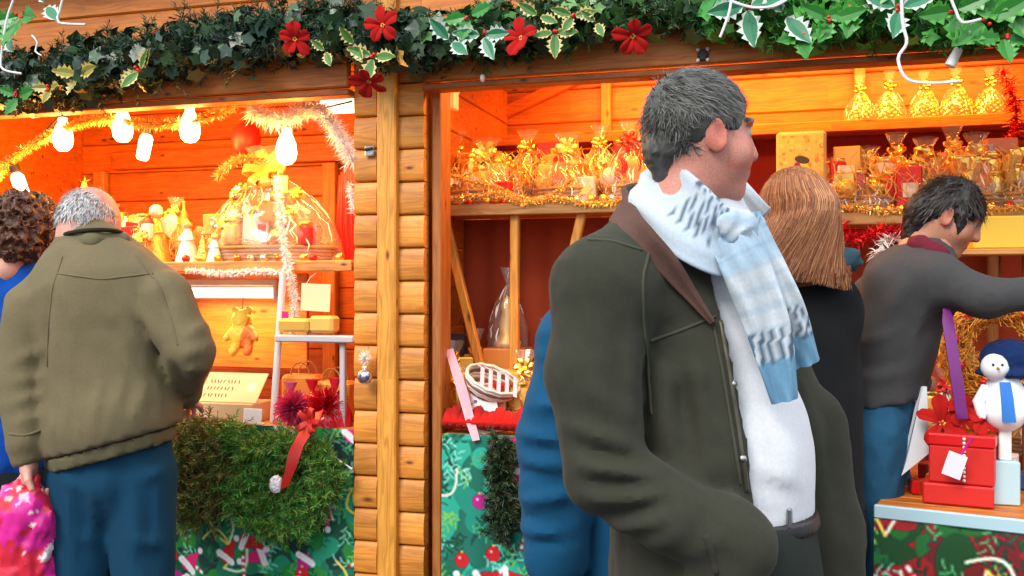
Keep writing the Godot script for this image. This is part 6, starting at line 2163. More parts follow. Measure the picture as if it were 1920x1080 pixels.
	for side in 2:
		var base := gc.v.size()
		for k in 4:
			gc.pt(Vector3([-0.055, 0.055, 0.055, -0.055][k], [0.0, 0.0, 0.15, 0.15][k], -0.004 * side), Color.WHITE, Vector2([0, 1, 1, 0][k], [1, 1, 0, 0][k]))
		if side == 0:
			gc.quad(base, base + 3, base + 2, base + 1)
		else:
			gc.quad(base, base + 1, base + 2, base + 3)
	var cm := mat(1, 1, 1, 0.5)
	cm.albedo_texture = tex(ci)
	solo("greeting_card", "pale printed card with small coloured figures leaning at the counter edge", "card", gc.commit(), cm, cpos.call(912, -0.05), Vector3(-0.35, 0.2, 0.22))
	var pk := Shape.new()
	add_strip(pk, [at(842, 655, -0.09), at(866, 730, -0.05), at(882, 790, -0.02), at(893, 826, 0.012)], [R + Vector3.UP * 0.2], [0.028, 0.034, 0.03, 0.024], 0.003)
	solo("paper_streamer", "pale pink paper streamer hanging down over the counter edge", "ribbon", pk.commit(), mat(0.66, 0.34, 0.42, 0.6))
	rng.seed = 71
	hamper("straw-filled hamper standing on the counter against the pier post", cpos.call(852, -0.24), 0.20, 0.30, 0.16, 31, fill_mix(8, golds), M.gold)
	hamper("low amber hamper on the counter beside the blue sleeve", cpos.call(985, -0.24), 0.24, 0.27, 0.18, 32, fill_mix(9, ambers), M.gold)
	var rc := Shape.new()
	for i in 11:
		add_tube(rc, [cpos.call(838, -0.02) + Vector3(i * 0.026, 0.03, 0.0), cpos.call(838, -0.06) + Vector3(i * 0.026 + 0.01, 0.062 + 0.01 * sin(i * 2.0), 0.0), cpos.call(838, -0.10) + Vector3(i * 0.027, 0.02, 0)], [0.020, 0.022, 0.016], 8)
	solo("red_runner", "rumpled red cloth runner along the counter beside the pier", "cloth", rc.commit(), fabric(0.55, 0.014, 0.012, 8.0, 0.05, 0.3))
	# ================= top shelf at the back, and the shelf behind the shoppers
	var ta := at(826, 264, -0.95)
	var tb2 := at(1990, 264, -0.95)
	ta.y = at(1680, 224, -0.95).y
	tb2.y = ta.y
	shelf_board("dark red-brown top shelf along the back of the bay", ta, tb2, 0.22, 0.03, M.fascia[0])
	var labels := ["bag of gilded cones on the top shelf, farthest from the street corner", "bag of gilded cones on the top shelf, second of five", "bag of gilded cones on the top shelf, middle of five", "bag of gilded cones on the top shelf, fourth of five", "bag of gilded cones on the top shelf, last at the picture edge side"]
	for i in 5:
		pine_cone_bag(labels[i], Vector3(at([1612, 1668, 1732, 1792, 1856][i], 200, -1.05).x, ta.y + 0.001, -1.05), 0.20 + 0.01 * (i % 2), 200 + i)
	var ba := at(1425, 402, -0.34)
	var bb2 := at(2010, 402, -0.34)
	ba.y = at(1600, 402, -0.34).y
	bb2.y = ba.y
	var lower := shelf_board("wooden shelf of hampers behind the blonde shopper", ba, bb2, 0.34, 0.026, M.shelf)
	for dx in [-0.28, 0.30]:
		part("support", bbox(0.035, ba.y - 0.11, 0.035, 0.004), M.post, lower, Vector3(dx, -(ba.y - 0.11) / 2 - 0.028, -0.28))
	var by := ba.y + 0.001
	drape.call("dark maroon cloth hanging under the shelf behind the reaching shopper", Vector3(ba.x, ba.y - 0.03, -0.66), Vector3(bb2.x, ba.y - 0.03, -0.66), ba.y - 0.4, maroon)
	drape.call("dark plum cloth behind the hampers under the top shelf", Vector3(ba.x - 0.1, ta.y - 0.035, -1.12), Vector3(bb2.x, ta.y - 0.035, -1.12), 0.42, fabric(0.30, 0.035, 0.03, 8.0, 0.04, 0.3))
	var bpos := func(px: float, z: float) -> Vector3: return Vector3(at(px, 395, z).x, by, z)
	var gi := Image.create(128, 192, false, Image.FORMAT_RGB8)
	gi.fill(Color(0.93, 0.72, 0.34))
	cg.seed = 12
	for i in 130:
		blot(gi, Vector2(cg.randf_range(0, 128), cg.randf_range(0, 192)), cg.randf_range(2, 7), [Color(0.88, 0.62, 0.26), Color(0.96, 0.78, 0.42), Color(0.85, 0.52, 0.22)][i % 3])
	blot(gi, Vector2(66, 96), 26, Color(0.97, 0.80, 0.22))
	blot(gi, Vector2(52, 78), 10, Color(0.55, 0.12, 0.45))
	blot(gi, Vector2(66, 62), 10, Color(0.25, 0.22, 0.12), 2.2, 0.2)
	var gbag := thing("gold_paper_bag", "tall gold paper bag with a round picture above the blonde hair", "bag", bpos.call(1502, -0.42))
	part("sack", bbox(0.165, 0.29, 0.08, 0.010), mat(0.80, 0.50, 0.16, 0.5), gbag, Vector3(0, 0.146, 0))
	var gq := Shape.new()
	gq.mapped = true
	for k in 4:
		gq.pt(Vector3([-0.072, 0.072, 0.072, -0.072][k], [0.02, 0.02, 0.275, 0.275][k], 0.042), Color.WHITE, Vector2([0, 1, 1, 0][k], [1, 1, 0, 0][k]))
	gq.quad(0, 3, 2, 1)
	var gm := mat(1, 1, 1, 0.55)
	gm.albedo_texture = tex(gi)
	part("print", gq.commit(), gm, gbag)
	rng.seed = 81
	hamper("pink-tinged hamper on the shelf next to the gold paper bag", bpos.call(1622, -0.50), 0.27, 0.24, 0.22, 41, fill_mix(10, [M.gold, M.paper_white, M.red, M.straw, mat(0.6, 0.12, 0.2, 0.4)]), M.tinsel_gold)
	hamper("amber hamper on the shelf above the dark-haired shopper's back", bpos.call(1735, -0.48), 0.22, 0.26, 0.22, 42, fill_mix(9, ambers), M.gold)
	hamper("golden hamper on the shelf above the dark-haired shopper's head", bpos.call(1830, -0.48), 0.22, 0.27, 0.22, 43, fill_mix(9, golds), M.tinsel_gold)
	hamper("red and amber hamper on the shelf at the picture edge", bpos.call(1925, -0.46), 0.20, 0.20, 0.2, 44, fill_mix(8, reds), M.red)
	hamper("orange hamper at the back of the shelf between the pink and amber ones", bpos.call(1680, -0.60), 0.20, 0.30, 0.14, 45, fill_mix(8, golds), M.gold)
	hamper("tall back-row hamper just behind the golden one", bpos.call(1785, -0.60), 0.20, 0.32, 0.14, 46, fill_mix(8, ambers), M.tinsel_gold)
	hamper("small hamper next to the tall gold paper bag", bpos.call(1565, -0.44), 0.15, 0.20, 0.15, 47, fill_mix(6, reds), M.red)
	tinsel("gold tinsel along the shelf behind the shoppers", K.call([[1545, 395, -0.325], [1600, 388, -0.322], [1660, 396, -0.322], [1740, 388, -0.322], [1830, 394, -0.322], [1930, 386, -0.322]]), 0.020, 2600, M.tinsel_gold)
	tinsel("red and white tinsel under the shelf between the two women", K.call([[1570, 420, -0.31], [1610, 450, -0.30], [1650, 430, -0.30], [1700, 440, -0.30]]), 0.045, 1800, M.tinsel_red)
	tinsel("silver tinsel spray under the shelf beside the dark hair", K.call([[1640, 480, -0.29], [1665, 445, -0.29], [1700, 455, -0.29]]), 0.045, 900, M.tinsel_white)
	tinsel("amber tinsel at the end of the top shelf by the picture edge", K.call([[1878, 130, -0.8], [1900, 180, -0.8], [1905, 240, -0.8], [1880, 290, -0.7], [1890, 340, -0.6]]), 0.05, 1300, M.tinsel_red)
	var yb := thing("yellow_box", "yellow box on a ledge beside the dark-haired shopper's face", "box", Vector3(at(1868, 436, -0.25).x, at(1868, 468, -0.25).y, -0.25))
	part("carton", bbox(0.15, 0.10, 0.12, 0.004), mat(0.80, 0.50, 0.04, 0.5), yb, Vector3(0, 0.051, 0))
	part("ledge", bbox(0.30, 0.018, 0.16, 0.003), M.shelf, yb, Vector3(0.04, -0.009, 0))
	part("prop", bbox(0.03, yb.position.y - 0.09, 0.03, 0.003), M.post, yb, Vector3(0.10, -(yb.position.y - 0.09) / 2 - 0.018, -0.05))
	# baubles lying among the tinsel on the shelves
	rng.seed = 33
	var small := ball(Vector3.ONE * 0.016, 8)
	var cap := lathe([[0.005, 0], [0.005, 0.006], [0.001, 0.007]], 8)
	var tones := [M.gold, M.red_gloss, M.gold, mat(0.66, 0.22, 0.03, 0.2, 0.6), M.silver]
	for q in [[850, 1160, 14, -0.292, ry, "small shiny bauble on the shelf edge behind the scarf man"], [1570, 1900, 14, -0.352, by, "small shiny bauble on the shelf edge behind the two women shoppers"], [330, 640, 10, -0.215, py, "small shiny bauble on the shelf edge under the big hamper"]]:
		for i in q[2]:
			var bp: Vector3 = Vector3(at(lerpf(q[0], q[1], (i + rnd(0.1, 0.9)) / q[2]), 390, q[3]).x, q[4] + 0.016, q[3] + rnd(-0.012, 0.0))
			var tone := rng.randi() % tones.size()
			var bt := thing("small_bauble", (q[5] as String).replace("shiny", ["gold", "red", "gold", "amber", "silver"][tone]), "bauble", bp, (q[5] as String).replace("small shiny bauble", "baubles"))
			part("globe", small, tones[tone], bt)
			part("cap", cap, M.gold, bt, Vector3(0, 0.014, 0.0))
			bt.rotation = Vector3(rnd(-1.2, 1.2), rnd(0, 6), rnd(-1.2, 1.2))
	# curled gold straw spilling between the hampers
	var loose := func(label: String, a: Vector3, b: Vector3, n: int, size: float, m: Material) -> void:
		var s := Shape.new()
		for i in n:
			var p := a.lerp(b, rng.randf()) + Vector3(0, rnd(0, size * 1.1), rnd(-0.05, 0.05))
			var d := rdir()
			d.y = absf(d.y) + 0.2
			var fr := frame_of(d)
			var pts := []
			for k in 7:
				var an := k * 0.75
				pts.append(p + fr * Vector3(cos(an) * size * 0.28, k * size * 0.10 - size * 0.2, sin(an) * size * 0.28))
			add_strip(s, pts, [fr.x], [0.0035], 0.001)
		var o := solo("wood_wool", label, "wood wool", s.commit(), m, Vector3.ZERO, Vector3.ZERO, "curled straw among the hampers")
		o.set_meta("kind", "stuff")
	loose.call("curled gold straw among the hampers behind the scarf man", Vector3(ra.x + 0.06, ry + 0.02, -0.40), Vector3(rb.x - 0.05, ry + 0.02, -0.40), 420, 0.13, M.tinsel_gold)
	loose.call("curled amber straw among the hampers behind the women shoppers", Vector3(ba.x + 0.20, by + 0.02, -0.44), Vector3(bb2.x - 0.05, by + 0.02, -0.44), 420, 0.13, M.straw)
	loose.call("curled gold straw among the figurines behind the old man", Vector3(sa.x + 0.2, py + 0.02, -0.36), Vector3(sa.x + 0.9, py + 0.02, -0.36), 220, 0.10, M.tinsel_gold)
	loose.call("curled orange straw on the counter under the shelf by the pier", Vector3(ra.x + 0.04, cy + 0.03, -0.22), Vector3(ra.x + 0.42, cy + 0.03, -0.22), 260, 0.10, mat(0.78, 0.36, 0.05, 0.5))
	# shop boxes standing among the hampers
	for q in [[885, -0.48, 0.10, 0.22, ambers[0], "tall amber carton between the first two hampers"], [1030, -0.50, 0.09, 0.25, M.red, "tall red carton in the middle of the shelf"], [1100, -0.36, 0.07, 0.10, M.paper_white, "small white carton in front of the red hamper"], [945, -0.34, 0.06, 0.09, M.red, "small red carton in front of the gold hampers"]]:
		var cb0 := thing("carton", q[5], "carton", rpos.call(q[0], q[1]), "cartons among the hampers")
		part("box", bbox(q[2], q[3], q[2] * 0.7, 0.004), q[4], cb0, Vector3(0, q[3] / 2, 0), Vector3(0, rnd(-0.3, 0.3), 0))
		part("label", bbox(q[2] * 0.6, q[3] * 0.3, 0.002, 0.0005), M.gold, cb0, Vector3(0, q[3] * 0.5, q[2] * 0.41), Vector3(0, 0, 0))
	for q in [[1590, -0.46, 0.09, 0.24, M.gold_matt, "tall gold carton beside the gold paper bag"], [1705, -0.42, 0.08, 0.16, M.red, "red carton between the amber hampers"], [1875, -0.55, 0.10, 0.26, ambers[0], "tall amber carton at the picture edge side of the shelf"]]:
		var cb1 := thing("carton", q[5], "carton", bpos.call(q[0], q[1]), "cartons among the hampers")
		part("box", bbox(q[2], q[3], q[2] * 0.7, 0.004), q[4], cb1, Vector3(0, q[3] / 2, 0), Vector3(0, rnd(-0.3, 0.3), 0))
		part("label", bbox(q[2] * 0.6, q[3] * 0.3, 0.002, 0.0005), M.paper_white, cb1, Vector3(0, q[3] * 0.5, q[2] * 0.41), Vector3(0, 0, 0))
	build_table()
	# cloths over the counter fronts
	var green_print := print_cloth(4, [Color(0.03, 0.33, 0.25), Color(0.06, 0.48, 0.36), Color(0.10, 0.60, 0.46), Color(0.02, 0.22, 0.20), Color(0.12, 0.55, 0.22)], 62)
	cloth_front("green Christmas-print cloth over the counter behind the old man", Vector3(STALL_L + 0.1, COUNTER_Y + 0.003, -0.004), Vector3(PIER_L - 0.012, COUNTER_Y + 0.003, -0.004), 0.86, green_print, 34.0)
	cloth_front("teal Christmas-print cloth over the counter beside the blue sleeve", Vector3(PIER_R + 0.055, COUNTER_Y + 0.003, -0.004), Vector3(-0.03, COUNTER_Y + 0.003, -0.004), 0.86, print_cloth(15, [Color(0.05, 0.45, 0.38), Color(0.08, 0.58, 0.50), Color(0.15, 0.70, 0.60), Color(0.03, 0.30, 0.28)], 66), 24.0)

func build_table() -> void:
	var c0 := dep(1640, 945, 2.45)
	var tl := thing("display_table", "slatted brown table with pale blue front edge carrying red gift boxes", "table", Vector3(c0.x, 0, c0.z))
	tl.rotation.y = -atan2(0.232, 0.972)
	var ty := c0.y
	for i in 11:
		part("slat", bbox(0.98, 0.020, 0.060, 0.004), M.slat_dark if M.has("slat_dark") else M.fascia[i % 4], tl, Vector3(0.49, ty - 0.012, -0.035 - i * 0.064))
	part("front_edge", bbox(0.985, 0.034, 0.014, 0.003), mat(0.40, 0.58, 0.66, 0.35), tl, Vector3(0.492, ty - 0.016, 0.006))
	for q in [[0.03, -0.04], [0.95, -0.04], [0.03, -0.68], [0.95, -0.68]]:
		part("leg", bbox(0.045, ty - 0.024, 0.045, 0.003), M.post, tl, Vector3(q[0], (ty - 0.024) / 2, q[1]))
	var f0 := tl.transform * Vector3(0.0, ty - 0.034, 0.010)
	var f1 := tl.transform * Vector3(0.98, ty - 0.034, 0.010)
	cloth_front("red and green Christmas-print cloth under the table's pale edge", f0, f1, 0.70, print_cloth(27, [Color(0.05, 0.28, 0.12), Color(0.45, 0.06, 0.09), Color(0.10, 0.42, 0.15), Color(0.62, 0.08, 0.10)], 80), 20.0)
	var on := func(px: float, py: float) -> Vector3: return on_y(px, py, ty - 0.001)
	var turn := tl.rotation.y
	# red boxes
	var b1 := thing("gift_box", "wide flat red gift box at the bottom on the slatted table", "gift box", on.call(1818, 950) + A * 0.06, "red gift boxes on the table")
	b1.rotation.y = turn + 0.05
	part("box", bbox(0.165, 0.052, 0.13, 0.004), M.red, b1, Vector3(0, 0.027, 0))
	var b2 := thing("gift_box", "taller red gift box with a beaded ribbon stacked on the flat one", "gift box", b1.position + Vector3(0.012, 0.0535, -0.005), "red gift boxes on the table")
	b2.rotation.y = turn - 0.02
	part("box", bbox(0.152, 0.095, 0.12, 0.004), M.red, b2, Vector3(0, 0.048, 0))
	part("lid", bbox(0.158, 0.030, 0.126, 0.004), M.red_gloss, b2, Vector3(0, 0.111, 0))
	var rb := Shape.new()
	for i in 11:
		add_ball(rb, Vector3(0.008, 0.012 + i * 0.0105, 0.0655), Vector3.ONE * 0.0042, 4)
	part("bead_ribbon", rb.commit(), M.paper_white, b2)
	var tg := thing("gift_tag", "white tag tilted against the red gift box", "tag", b2.position + R * -0.062 - A * 0.085 + Vector3.UP * 0.055)
	part("card", bbox(0.045, 0.062, 0.003, 0.001), mat(0.72, 0.72, 0.80, 0.6), tg, Vector3.ZERO, Vector3(0, -0.3, -0.3))
	part("ribbon", tube([Vector3(0.015, 0.028, 0), Vector3(0.03, 0.055, 0.005), Vector3(0.04, 0.075, 0.02)], [0.004], 6), mat(0.65, 0.02, 0.25, 0.4), tg)
	var yb := Shape.new()
	add_bow(yb, Vector3(0, 0.03, 0), 0.030, Vector3(0, 0.3, 1), 6)
	curl_tail(yb, Vector3(0, 0.03, 0.01), Vector3(-0.2, -0.6, 0.4), 0.05, 0.005)
	solo("ribbon_bow", "small yellow ribbon bow beside the red boxes on the table", "bow", yb.commit(), mat(0.78, 0.66, 0.08, 0.4), on.call(1752, 925))
	# red flowers on top
	rng.seed = 5
	for q in [[-0.05, 0.0, 0.07], [0.045, 0.02, 0.06], [0.0, 0.035, 0.055]]:
		poinsettia(["red cloth poinsettia on the gift boxes, widest one", "red cloth poinsettia on the gift boxes next to the figure", "small red cloth poinsettia at the back on the gift boxes"][int(q[1] * 60.0)], b2.position + Vector3(q[0], 0.145 + q[1], 0.0), Vector3(q[0] * 4.0, 0.7, 1.0), q[2])
	for q in [[1748, 900, 0.06, M.red, "small square red gift box on the table next to the white bag"], [1722, 925, 0.045, M.red_gloss, "tiny red gift box nearest the table corner"], [1768, 868, 0.07, mat(0.03, 0.12, 0.035, 0.5), "small dark green gift box behind the yellow bow"], [1905, 915, 0.055, mat(0.03, 0.06, 0.2, 0.5), "small navy gift box beside the pale blue plinth"], [1880, 890, 0.075, M.paper_white, "small white gift box behind the snow figure"]]:
		var sb0 := thing("gift_box", q[4], "gift box", on.call(q[0], q[1]), "red gift boxes on the table")
		sb0.rotation.y = turn + rnd(-0.5, 0.5)
		part("box", bbox(q[2], q[2] * 0.8, q[2], 0.003), q[3], sb0, Vector3(0, q[2] * 0.4 + 0.001, 0))
		part("ribbon", bbox(q[2] * 0.16, q[2] * 0.81, q[2] * 1.015, 0.001), M.gold, sb0, Vector3(0, q[2] * 0.407 + 0.001, 0))
	cone_tree("small red tinsel cone tree on the table behind the gift boxes", on.call(1800, 868), 0.16, M.tinsel_red, M.gold)
	cone_tree("small white tinsel cone tree on the table near the straw wreath", on.call(1858, 845), 0.17, M.tinsel_white, M.gold)
	# snow figure with navy hat
	var sf := thing("snow_figure", "white snow figure with navy hat and blue scarf on a pale blue plinth", "figure", on.call(1898, 950) + A * 0.04)
	sf.scale = Vector3.ONE * 0.74
	part("plinth", bbox(0.085, 0.15, 0.085, 0.004), mat(0.42, 0.62, 0.68, 0.5), sf, Vector3(0, 0.076, 0))
	part("post", bbox(0.040, 0.14, 0.04, 0.004), M.white, sf, Vector3(0, 0.221, 0))
	var sb := Blob.new(Vector3(-0.14, 0.21, -0.12), Vector3(0.14, 0.60, 0.12), 0.005)
	sb.cone(Vector3(0, 0.32, 0), Vector3(0, 0.40, 0), 0.072, 0.058, 0.0)
	sb.ball(Vector3(-0.035, 0.475, 0.035), Vector3.ONE * 0.046, Basis(), 0.012)
	part("body", sb.mesh(), mat(0.80, 0.84, 0.88, 0.8), sf)
	var hat := Blob.new(Vector3(-0.18, 0.42, -0.18), Vector3(0.2, 0.64, 0.18), 0.007)
	hat.ball(Vector3(0.018, 0.50, -0.02), Vector3(0.092, 0.070, 0.085), Basis(), 0.0)
	hat.ball(Vector3(0.02, 0.452, -0.02), Vector3(0.108, 0.020, 0.10), Basis(), 0.02)
	hat.ball(Vector3(-0.045, 0.475, 0.055), Vector3.ONE * 0.047, Basis(), 0.004, true)
	hat.rumple(0.006, Vector3(0.03, 0.03, 0.03), Basis(), 3)
	part("hat", hat.mesh(), fabric(0.010, 0.030, 0.12, 9.0, 0.08, 0.3), sf)
	for e in [-1.0, 1.0]:
		part("arm", tube([Vector3(e * 0.055, 0.40, 0.0), Vector3(e * 0.085, 0.35, 0.02), Vector3(e * 0.078, 0.31, 0.04), Vector3(e * 0.076, 0.295, 0.045)], [0.020, 0.020, 0.017, 0.010], 14), mat(0.76, 0.80, 0.84, 0.8), sf)
		part("eye", ball(Vector3.ONE * 0.005, 5), M.black, sf, Vector3(-0.035 + e * 0.014, 0.485, 0.078))
	var sc := Shape.new()
	add_strip(sc, [Vector3(-0.01, 0.425, 0.062), Vector3(-0.005, 0.37, 0.074), Vector3(0.0, 0.29, 0.080)], [Vector3.RIGHT], [0.034, 0.038, 0.042], 0.006)
	part("scarf", sc.commit(), mat(0.02, 0.16, 0.55, 0.7), sf)
	part("nose", lathe([[0.006, 0], [0.001, 0.028]], 8), mat(0.75, 0.25, 0.03, 0.6), sf, Vector3(-0.035, 0.474, 0.078), Vector3(PI / 2, 0, 0))
	# straw wreath, purple strap, white bag
	var wr := thing("straw_wreath", "big round straw wreath hanging behind the navy-hatted figure", "wreath", at(1872, 650, -0.22))
	var ws := Shape.new()
	for i in 2600:
		var a := rnd(0, TAU)
		var c := Vector3(cos(a), sin(a), 0) * 0.125
		var d := (Vector3(-sin(a), cos(a), 0) * rnd(0.4, 1.2) + rdir() * 0.8).normalized()
		var o := rdir() * 0.046
		add_strip(ws, [c + o - d * 0.03, c + o * 1.1, c + o + d * 0.03], [d.cross(rdir()).normalized()], [0.0035], 0.001)
	part("straw", ws.commit(), mat(0.76, 0.36, 0.05, 0.6), wr)
	for i in 9:
		var a := TAU * i / 9.0 + 0.2
		part("berry", ball(Vector3.ONE * 0.013, 6), M.red_gloss, wr, Vector3(cos(a) * 0.12, sin(a) * 0.12, 0.045))
	wr.rotation = Vector3(-0.12, turn, 0)
	part("cord", tube([Vector3(0, 0.13, 0), Vector3(0, 0.25, -0.03), Vector3(0, at(1872, 430, -0.34).y - wr.position.y, -0.12)], [0.003], 6), M.twig, wr)
	var ps := Shape.new()
	add_strip(ps, smooth_path([dep(1772, 560, 2.50), dep(1780, 620, 2.46), dep(1792, 700, 2.44), dep(1804, 785, 2.44)], 0.03), [R], [0.020, 0.018, 0.020, 0.030], 0.004)
	solo("bag_strap", "purple strap hanging from the reaching shopper's arm", "strap", ps.commit(), mat(0.16, 0.02, 0.17, 0.45))
	var pb := Shape.new()
	var w0 := [dep(1730, 725, 2.56), dep(1738, 725, 2.56), dep(1742, 850, 2.54), dep(1690, 892, 2.54), dep(1700, 860, 2.54)]
	pb.flat([w0[0], w0[1], w0[2], w0[3], w0[4]])
	var w1 := []
	for p in w0:
		w1.append(p + A * 0.02)
	w1.reverse()
	pb.flat(w1)
	for i in 5:
		var j := (i + 1) % 5
		pb.flat([w0[i], w0[i] + A * 0.02, w0[j] + A * 0.02, w0[j]])
	solo("white_bag", "folded white paper bag hanging between the jeans and the table", "bag", pb.commit(), mat(0.66, 0.70, 0.74, 0.6))
	rng.seed = 88
	tinsel("orange and gold tinsel heaped at the back of the table", [on.call(1740, 800), on.call(1780, 795) + Vector3.UP * 0.06, on.call(1830, 805) + Vector3.UP * 0.03, on.call(1880, 800) + Vector3.UP * 0.09, on.call(1940, 805) + Vector3.UP * 0.04], 0.06, 2400, M.tinsel_gold)
	tinsel("red tinsel along the table behind the gift boxes", [on.call(1740, 840) + Vector3.UP * 0.02, on.call(1790, 850) + Vector3.UP * 0.05, on.call(1850, 845) + Vector3.UP * 0.05, on.call(1900, 850) + Vector3.UP * 0.03], 0.035, 2000, M.tinsel_red)
	rng.seed = 91
	hamper("gold hamper on the table behind the purple strap", on.call(1772, 835), 0.20, 0.27, 0.2, 51, fill_mix(9, [M.gold, M.straw, M.red, M.gold_matt]), M.red)
	hamper("green and red hamper on the table behind the gift boxes", on.call(1836, 860), 0.13, 0.17, 0.12, 53, fill_mix(5, [mat(0.05, 0.16, 0.04, 0.5), M.red, M.gold]), M.red)
	hamper("amber hamper on the table at the picture edge behind the figure", on.call(1930, 850), 0.20, 0.27, 0.2, 52, fill_mix(8, [M.gold, M.straw, M.gold_matt]), M.gold)

# ------------------------------------------------------------------ greenery
func add_sprig(s: Shape, p: Vector3, d: Vector3, length: float, needle: float, cols: Array, n := 26) -> void:
	var b := frame_of(d)
	for k in n:
		var t := (k + 0.5) / n
		var q := p + d * length * t
		var a := k * 2.4 + rnd(-0.4, 0.4)
		var nd := (d * 0.75 + (b.x * cos(a) + b.z * sin(a)) * 0.8).normalized()
		var sd := nd.cross(rdir()).normalized() * 0.0016
		var e := q + nd * needle * rnd(0.7, 1.15) * (1.1 - 0.5 * t)
		var col: Color = cols[rng.randi() % cols.size()]
		var st := s.v.size()
		s.pt(q - sd * 1.6, col)
		s.pt(q + sd * 1.6, col)
		s.pt(e + sd * 0.4, col)
		s.pt(e - sd * 0.4, col)
		s.quad(st, st + 1, st + 2, st + 3)

func add_ivy(s: Shape, p: Vector3, o: Vector3, size: float, col: Color) -> void:      # a lobed leaf, cupped
	var n := (o + rdir() * 0.7).normalized()
	var b := frame_of(n)
	b = b * Basis(Vector3.UP, rnd(0, TAU))
	var c := s.pt(p, col)
	var first := -1
	var prev := -1
	for k in 10:
		var a := TAU * k / 10.0
		var r: float = size * ([1.0, 0.58, 0.82, 0.5, 0.7, 0.36, 0.7, 0.5, 0.82, 0.58][k])
		var q := s.pt(p + b * Vector3(sin(a) * r, 0.22 * r * r / size * (1.0 if k % 2 else -0.6), cos(a) * r), col)
		if prev >= 0:
			s.tri(c, prev, q)
		else:
			first = q
		prev = q
	s.tri(c, prev, first)

func needles(pts: Array, radius: Callable, per_m: float, needle: float, cols: Array, out := Vector3(0, 0, 0.6)) -> ArrayMesh:
	var s := Shape.new()
	s.coloured = true
	for i in pts.size() - 1:
		var a: Vector3 = pts[i]
		var b: Vector3 = pts[i + 1]
		var n := int((b - a).length() * per_m + rng.randf())
		for k in n:
			var p := a.lerp(b, rng.randf())
			var r: float = radius.call(p)
			var d := (rdir() + out + (b - a).normalized() * rnd(-0.8, 0.8)).normalized()
			add_sprig(s, p + rdir() * r * 0.34, d, r * rnd(0.3, 0.62), needle, cols)
	return s.commit()

func leaf_shape(l: float, w: float, spikes: int, margin: Color, inner: Color) -> ArrayMesh:      # holly: a wavy spiny blade folded along its rib, with a pale margin
	var s := Shape.new()
	s.coloured = true
	for side in [-1.0, 1.0]:
		var n := spikes * 2
		var rim := []
		var mid := []
		var rib := []
		for k in n + 1:
			var t := k / float(n)
			var base := sin(PI * pow(t, 0.85)) * w * 0.5
			var out := base * (1.25 if k % 2 == 1 else 0.72)
			var lift := 0.10 * w * (1.0 if k % 2 == 1 else -0.6)
			rim.append(Vector3(side * out, t * l, 0.20 * out + lift))
			mid.append(Vector3(side * base * 0.66, t * l, 0.14 * base))
			rib.append(Vector3(0, t * l, -0.02 * l * sin(PI * t)))
		var r0 := []
		for k in n + 1:
			var m2 := s.pt(mid[k], margin)
			var r2 := s.pt(rim[k], margin)
			var i1 := s.pt(mid[k], inner)
			var i0 := s.pt(rib[k], inner)
			r0.append([i0, i1, m2, r2])
		for k in n:
			var a = r0[k]
			var b = r0[k + 1]
			if side > 0:
				s.quad(a[0], b[0], b[1], a[1])
				s.quad(a[2], b[2], b[3], a[3])
			else:
				s.quad(a[0], a[1], b[1], b[0])
				s.quad(a[2], a[3], b[3], b[2])
	return s.commit()

var leaf_kinds := {}
func holly(label: String, where: Vector3, size: float, kind: String, count := 3, spread := 1.0) -> void:
	if leaf_kinds.is_empty():
		leaf_kinds["cream"] = leaf_shape(1.0, 0.55, 5, Color(0.62, 0.52, 0.20), Color(0.06, 0.17, 0.03))
		leaf_kinds["white"] = leaf_shape(1.0, 0.55, 5, Color(0.58, 0.66, 0.60), Color(0.025, 0.19, 0.09))
		leaf_kinds["gold"] = leaf_shape(1.0, 0.55, 5, Color(0.58, 0.40, 0.10), Color(0.22, 0.22, 0.03))
		leaf_kinds["green"] = leaf_shape(1.0, 0.55, 5, Color(0.04, 0.25, 0.035), Color(0.03, 0.20, 0.03))
		leaf_kinds["lime"] = leaf_shape(1.0, 0.62, 4, Color(0.05, 0.28, 0.03), Color(0.025, 0.18, 0.02))
	var t := thing("holly_sprig", label, "holly", where, "holly sprigs in the garland")
	for k in count:
		var a := (k - (count - 1) * 0.5) * 1.5 * spread + rnd(-0.4, 0.4)
		var d := Vector3(sin(a), cos(a) * (1.0 if k % 2 == 0 else -0.8), rnd(0.1, 0.5)).normalized()
		var b := Basis()
		var z := Vector3(rnd(-0.3, 0.3), rnd(-0.1, 0.3), 1.0).normalized()
		var x := d.cross(z).normalized()
		b = Basis(x, d, x.cross(d)) * Basis.from_scale(Vector3.ONE * size * rnd(0.85, 1.15))
		var o := part("leaf", leaf_kinds[kind], M.leaf, t, d * size * 0.10)
		o.basis = b
	part("stem", tube([Vector3(0, 0, -0.05), Vector3(0, 0, -0.02), Vector3(0, 0, 0.004)], [0.002], 5), M.twig, t)
	if count > 2:
		for k in 2:
			part("berry", ball(Vector3.ONE * 0.006, 5), M.red_gloss, t, Vector3(rnd(-0.012, 0.012), rnd(-0.01, 0.01), 0.010))

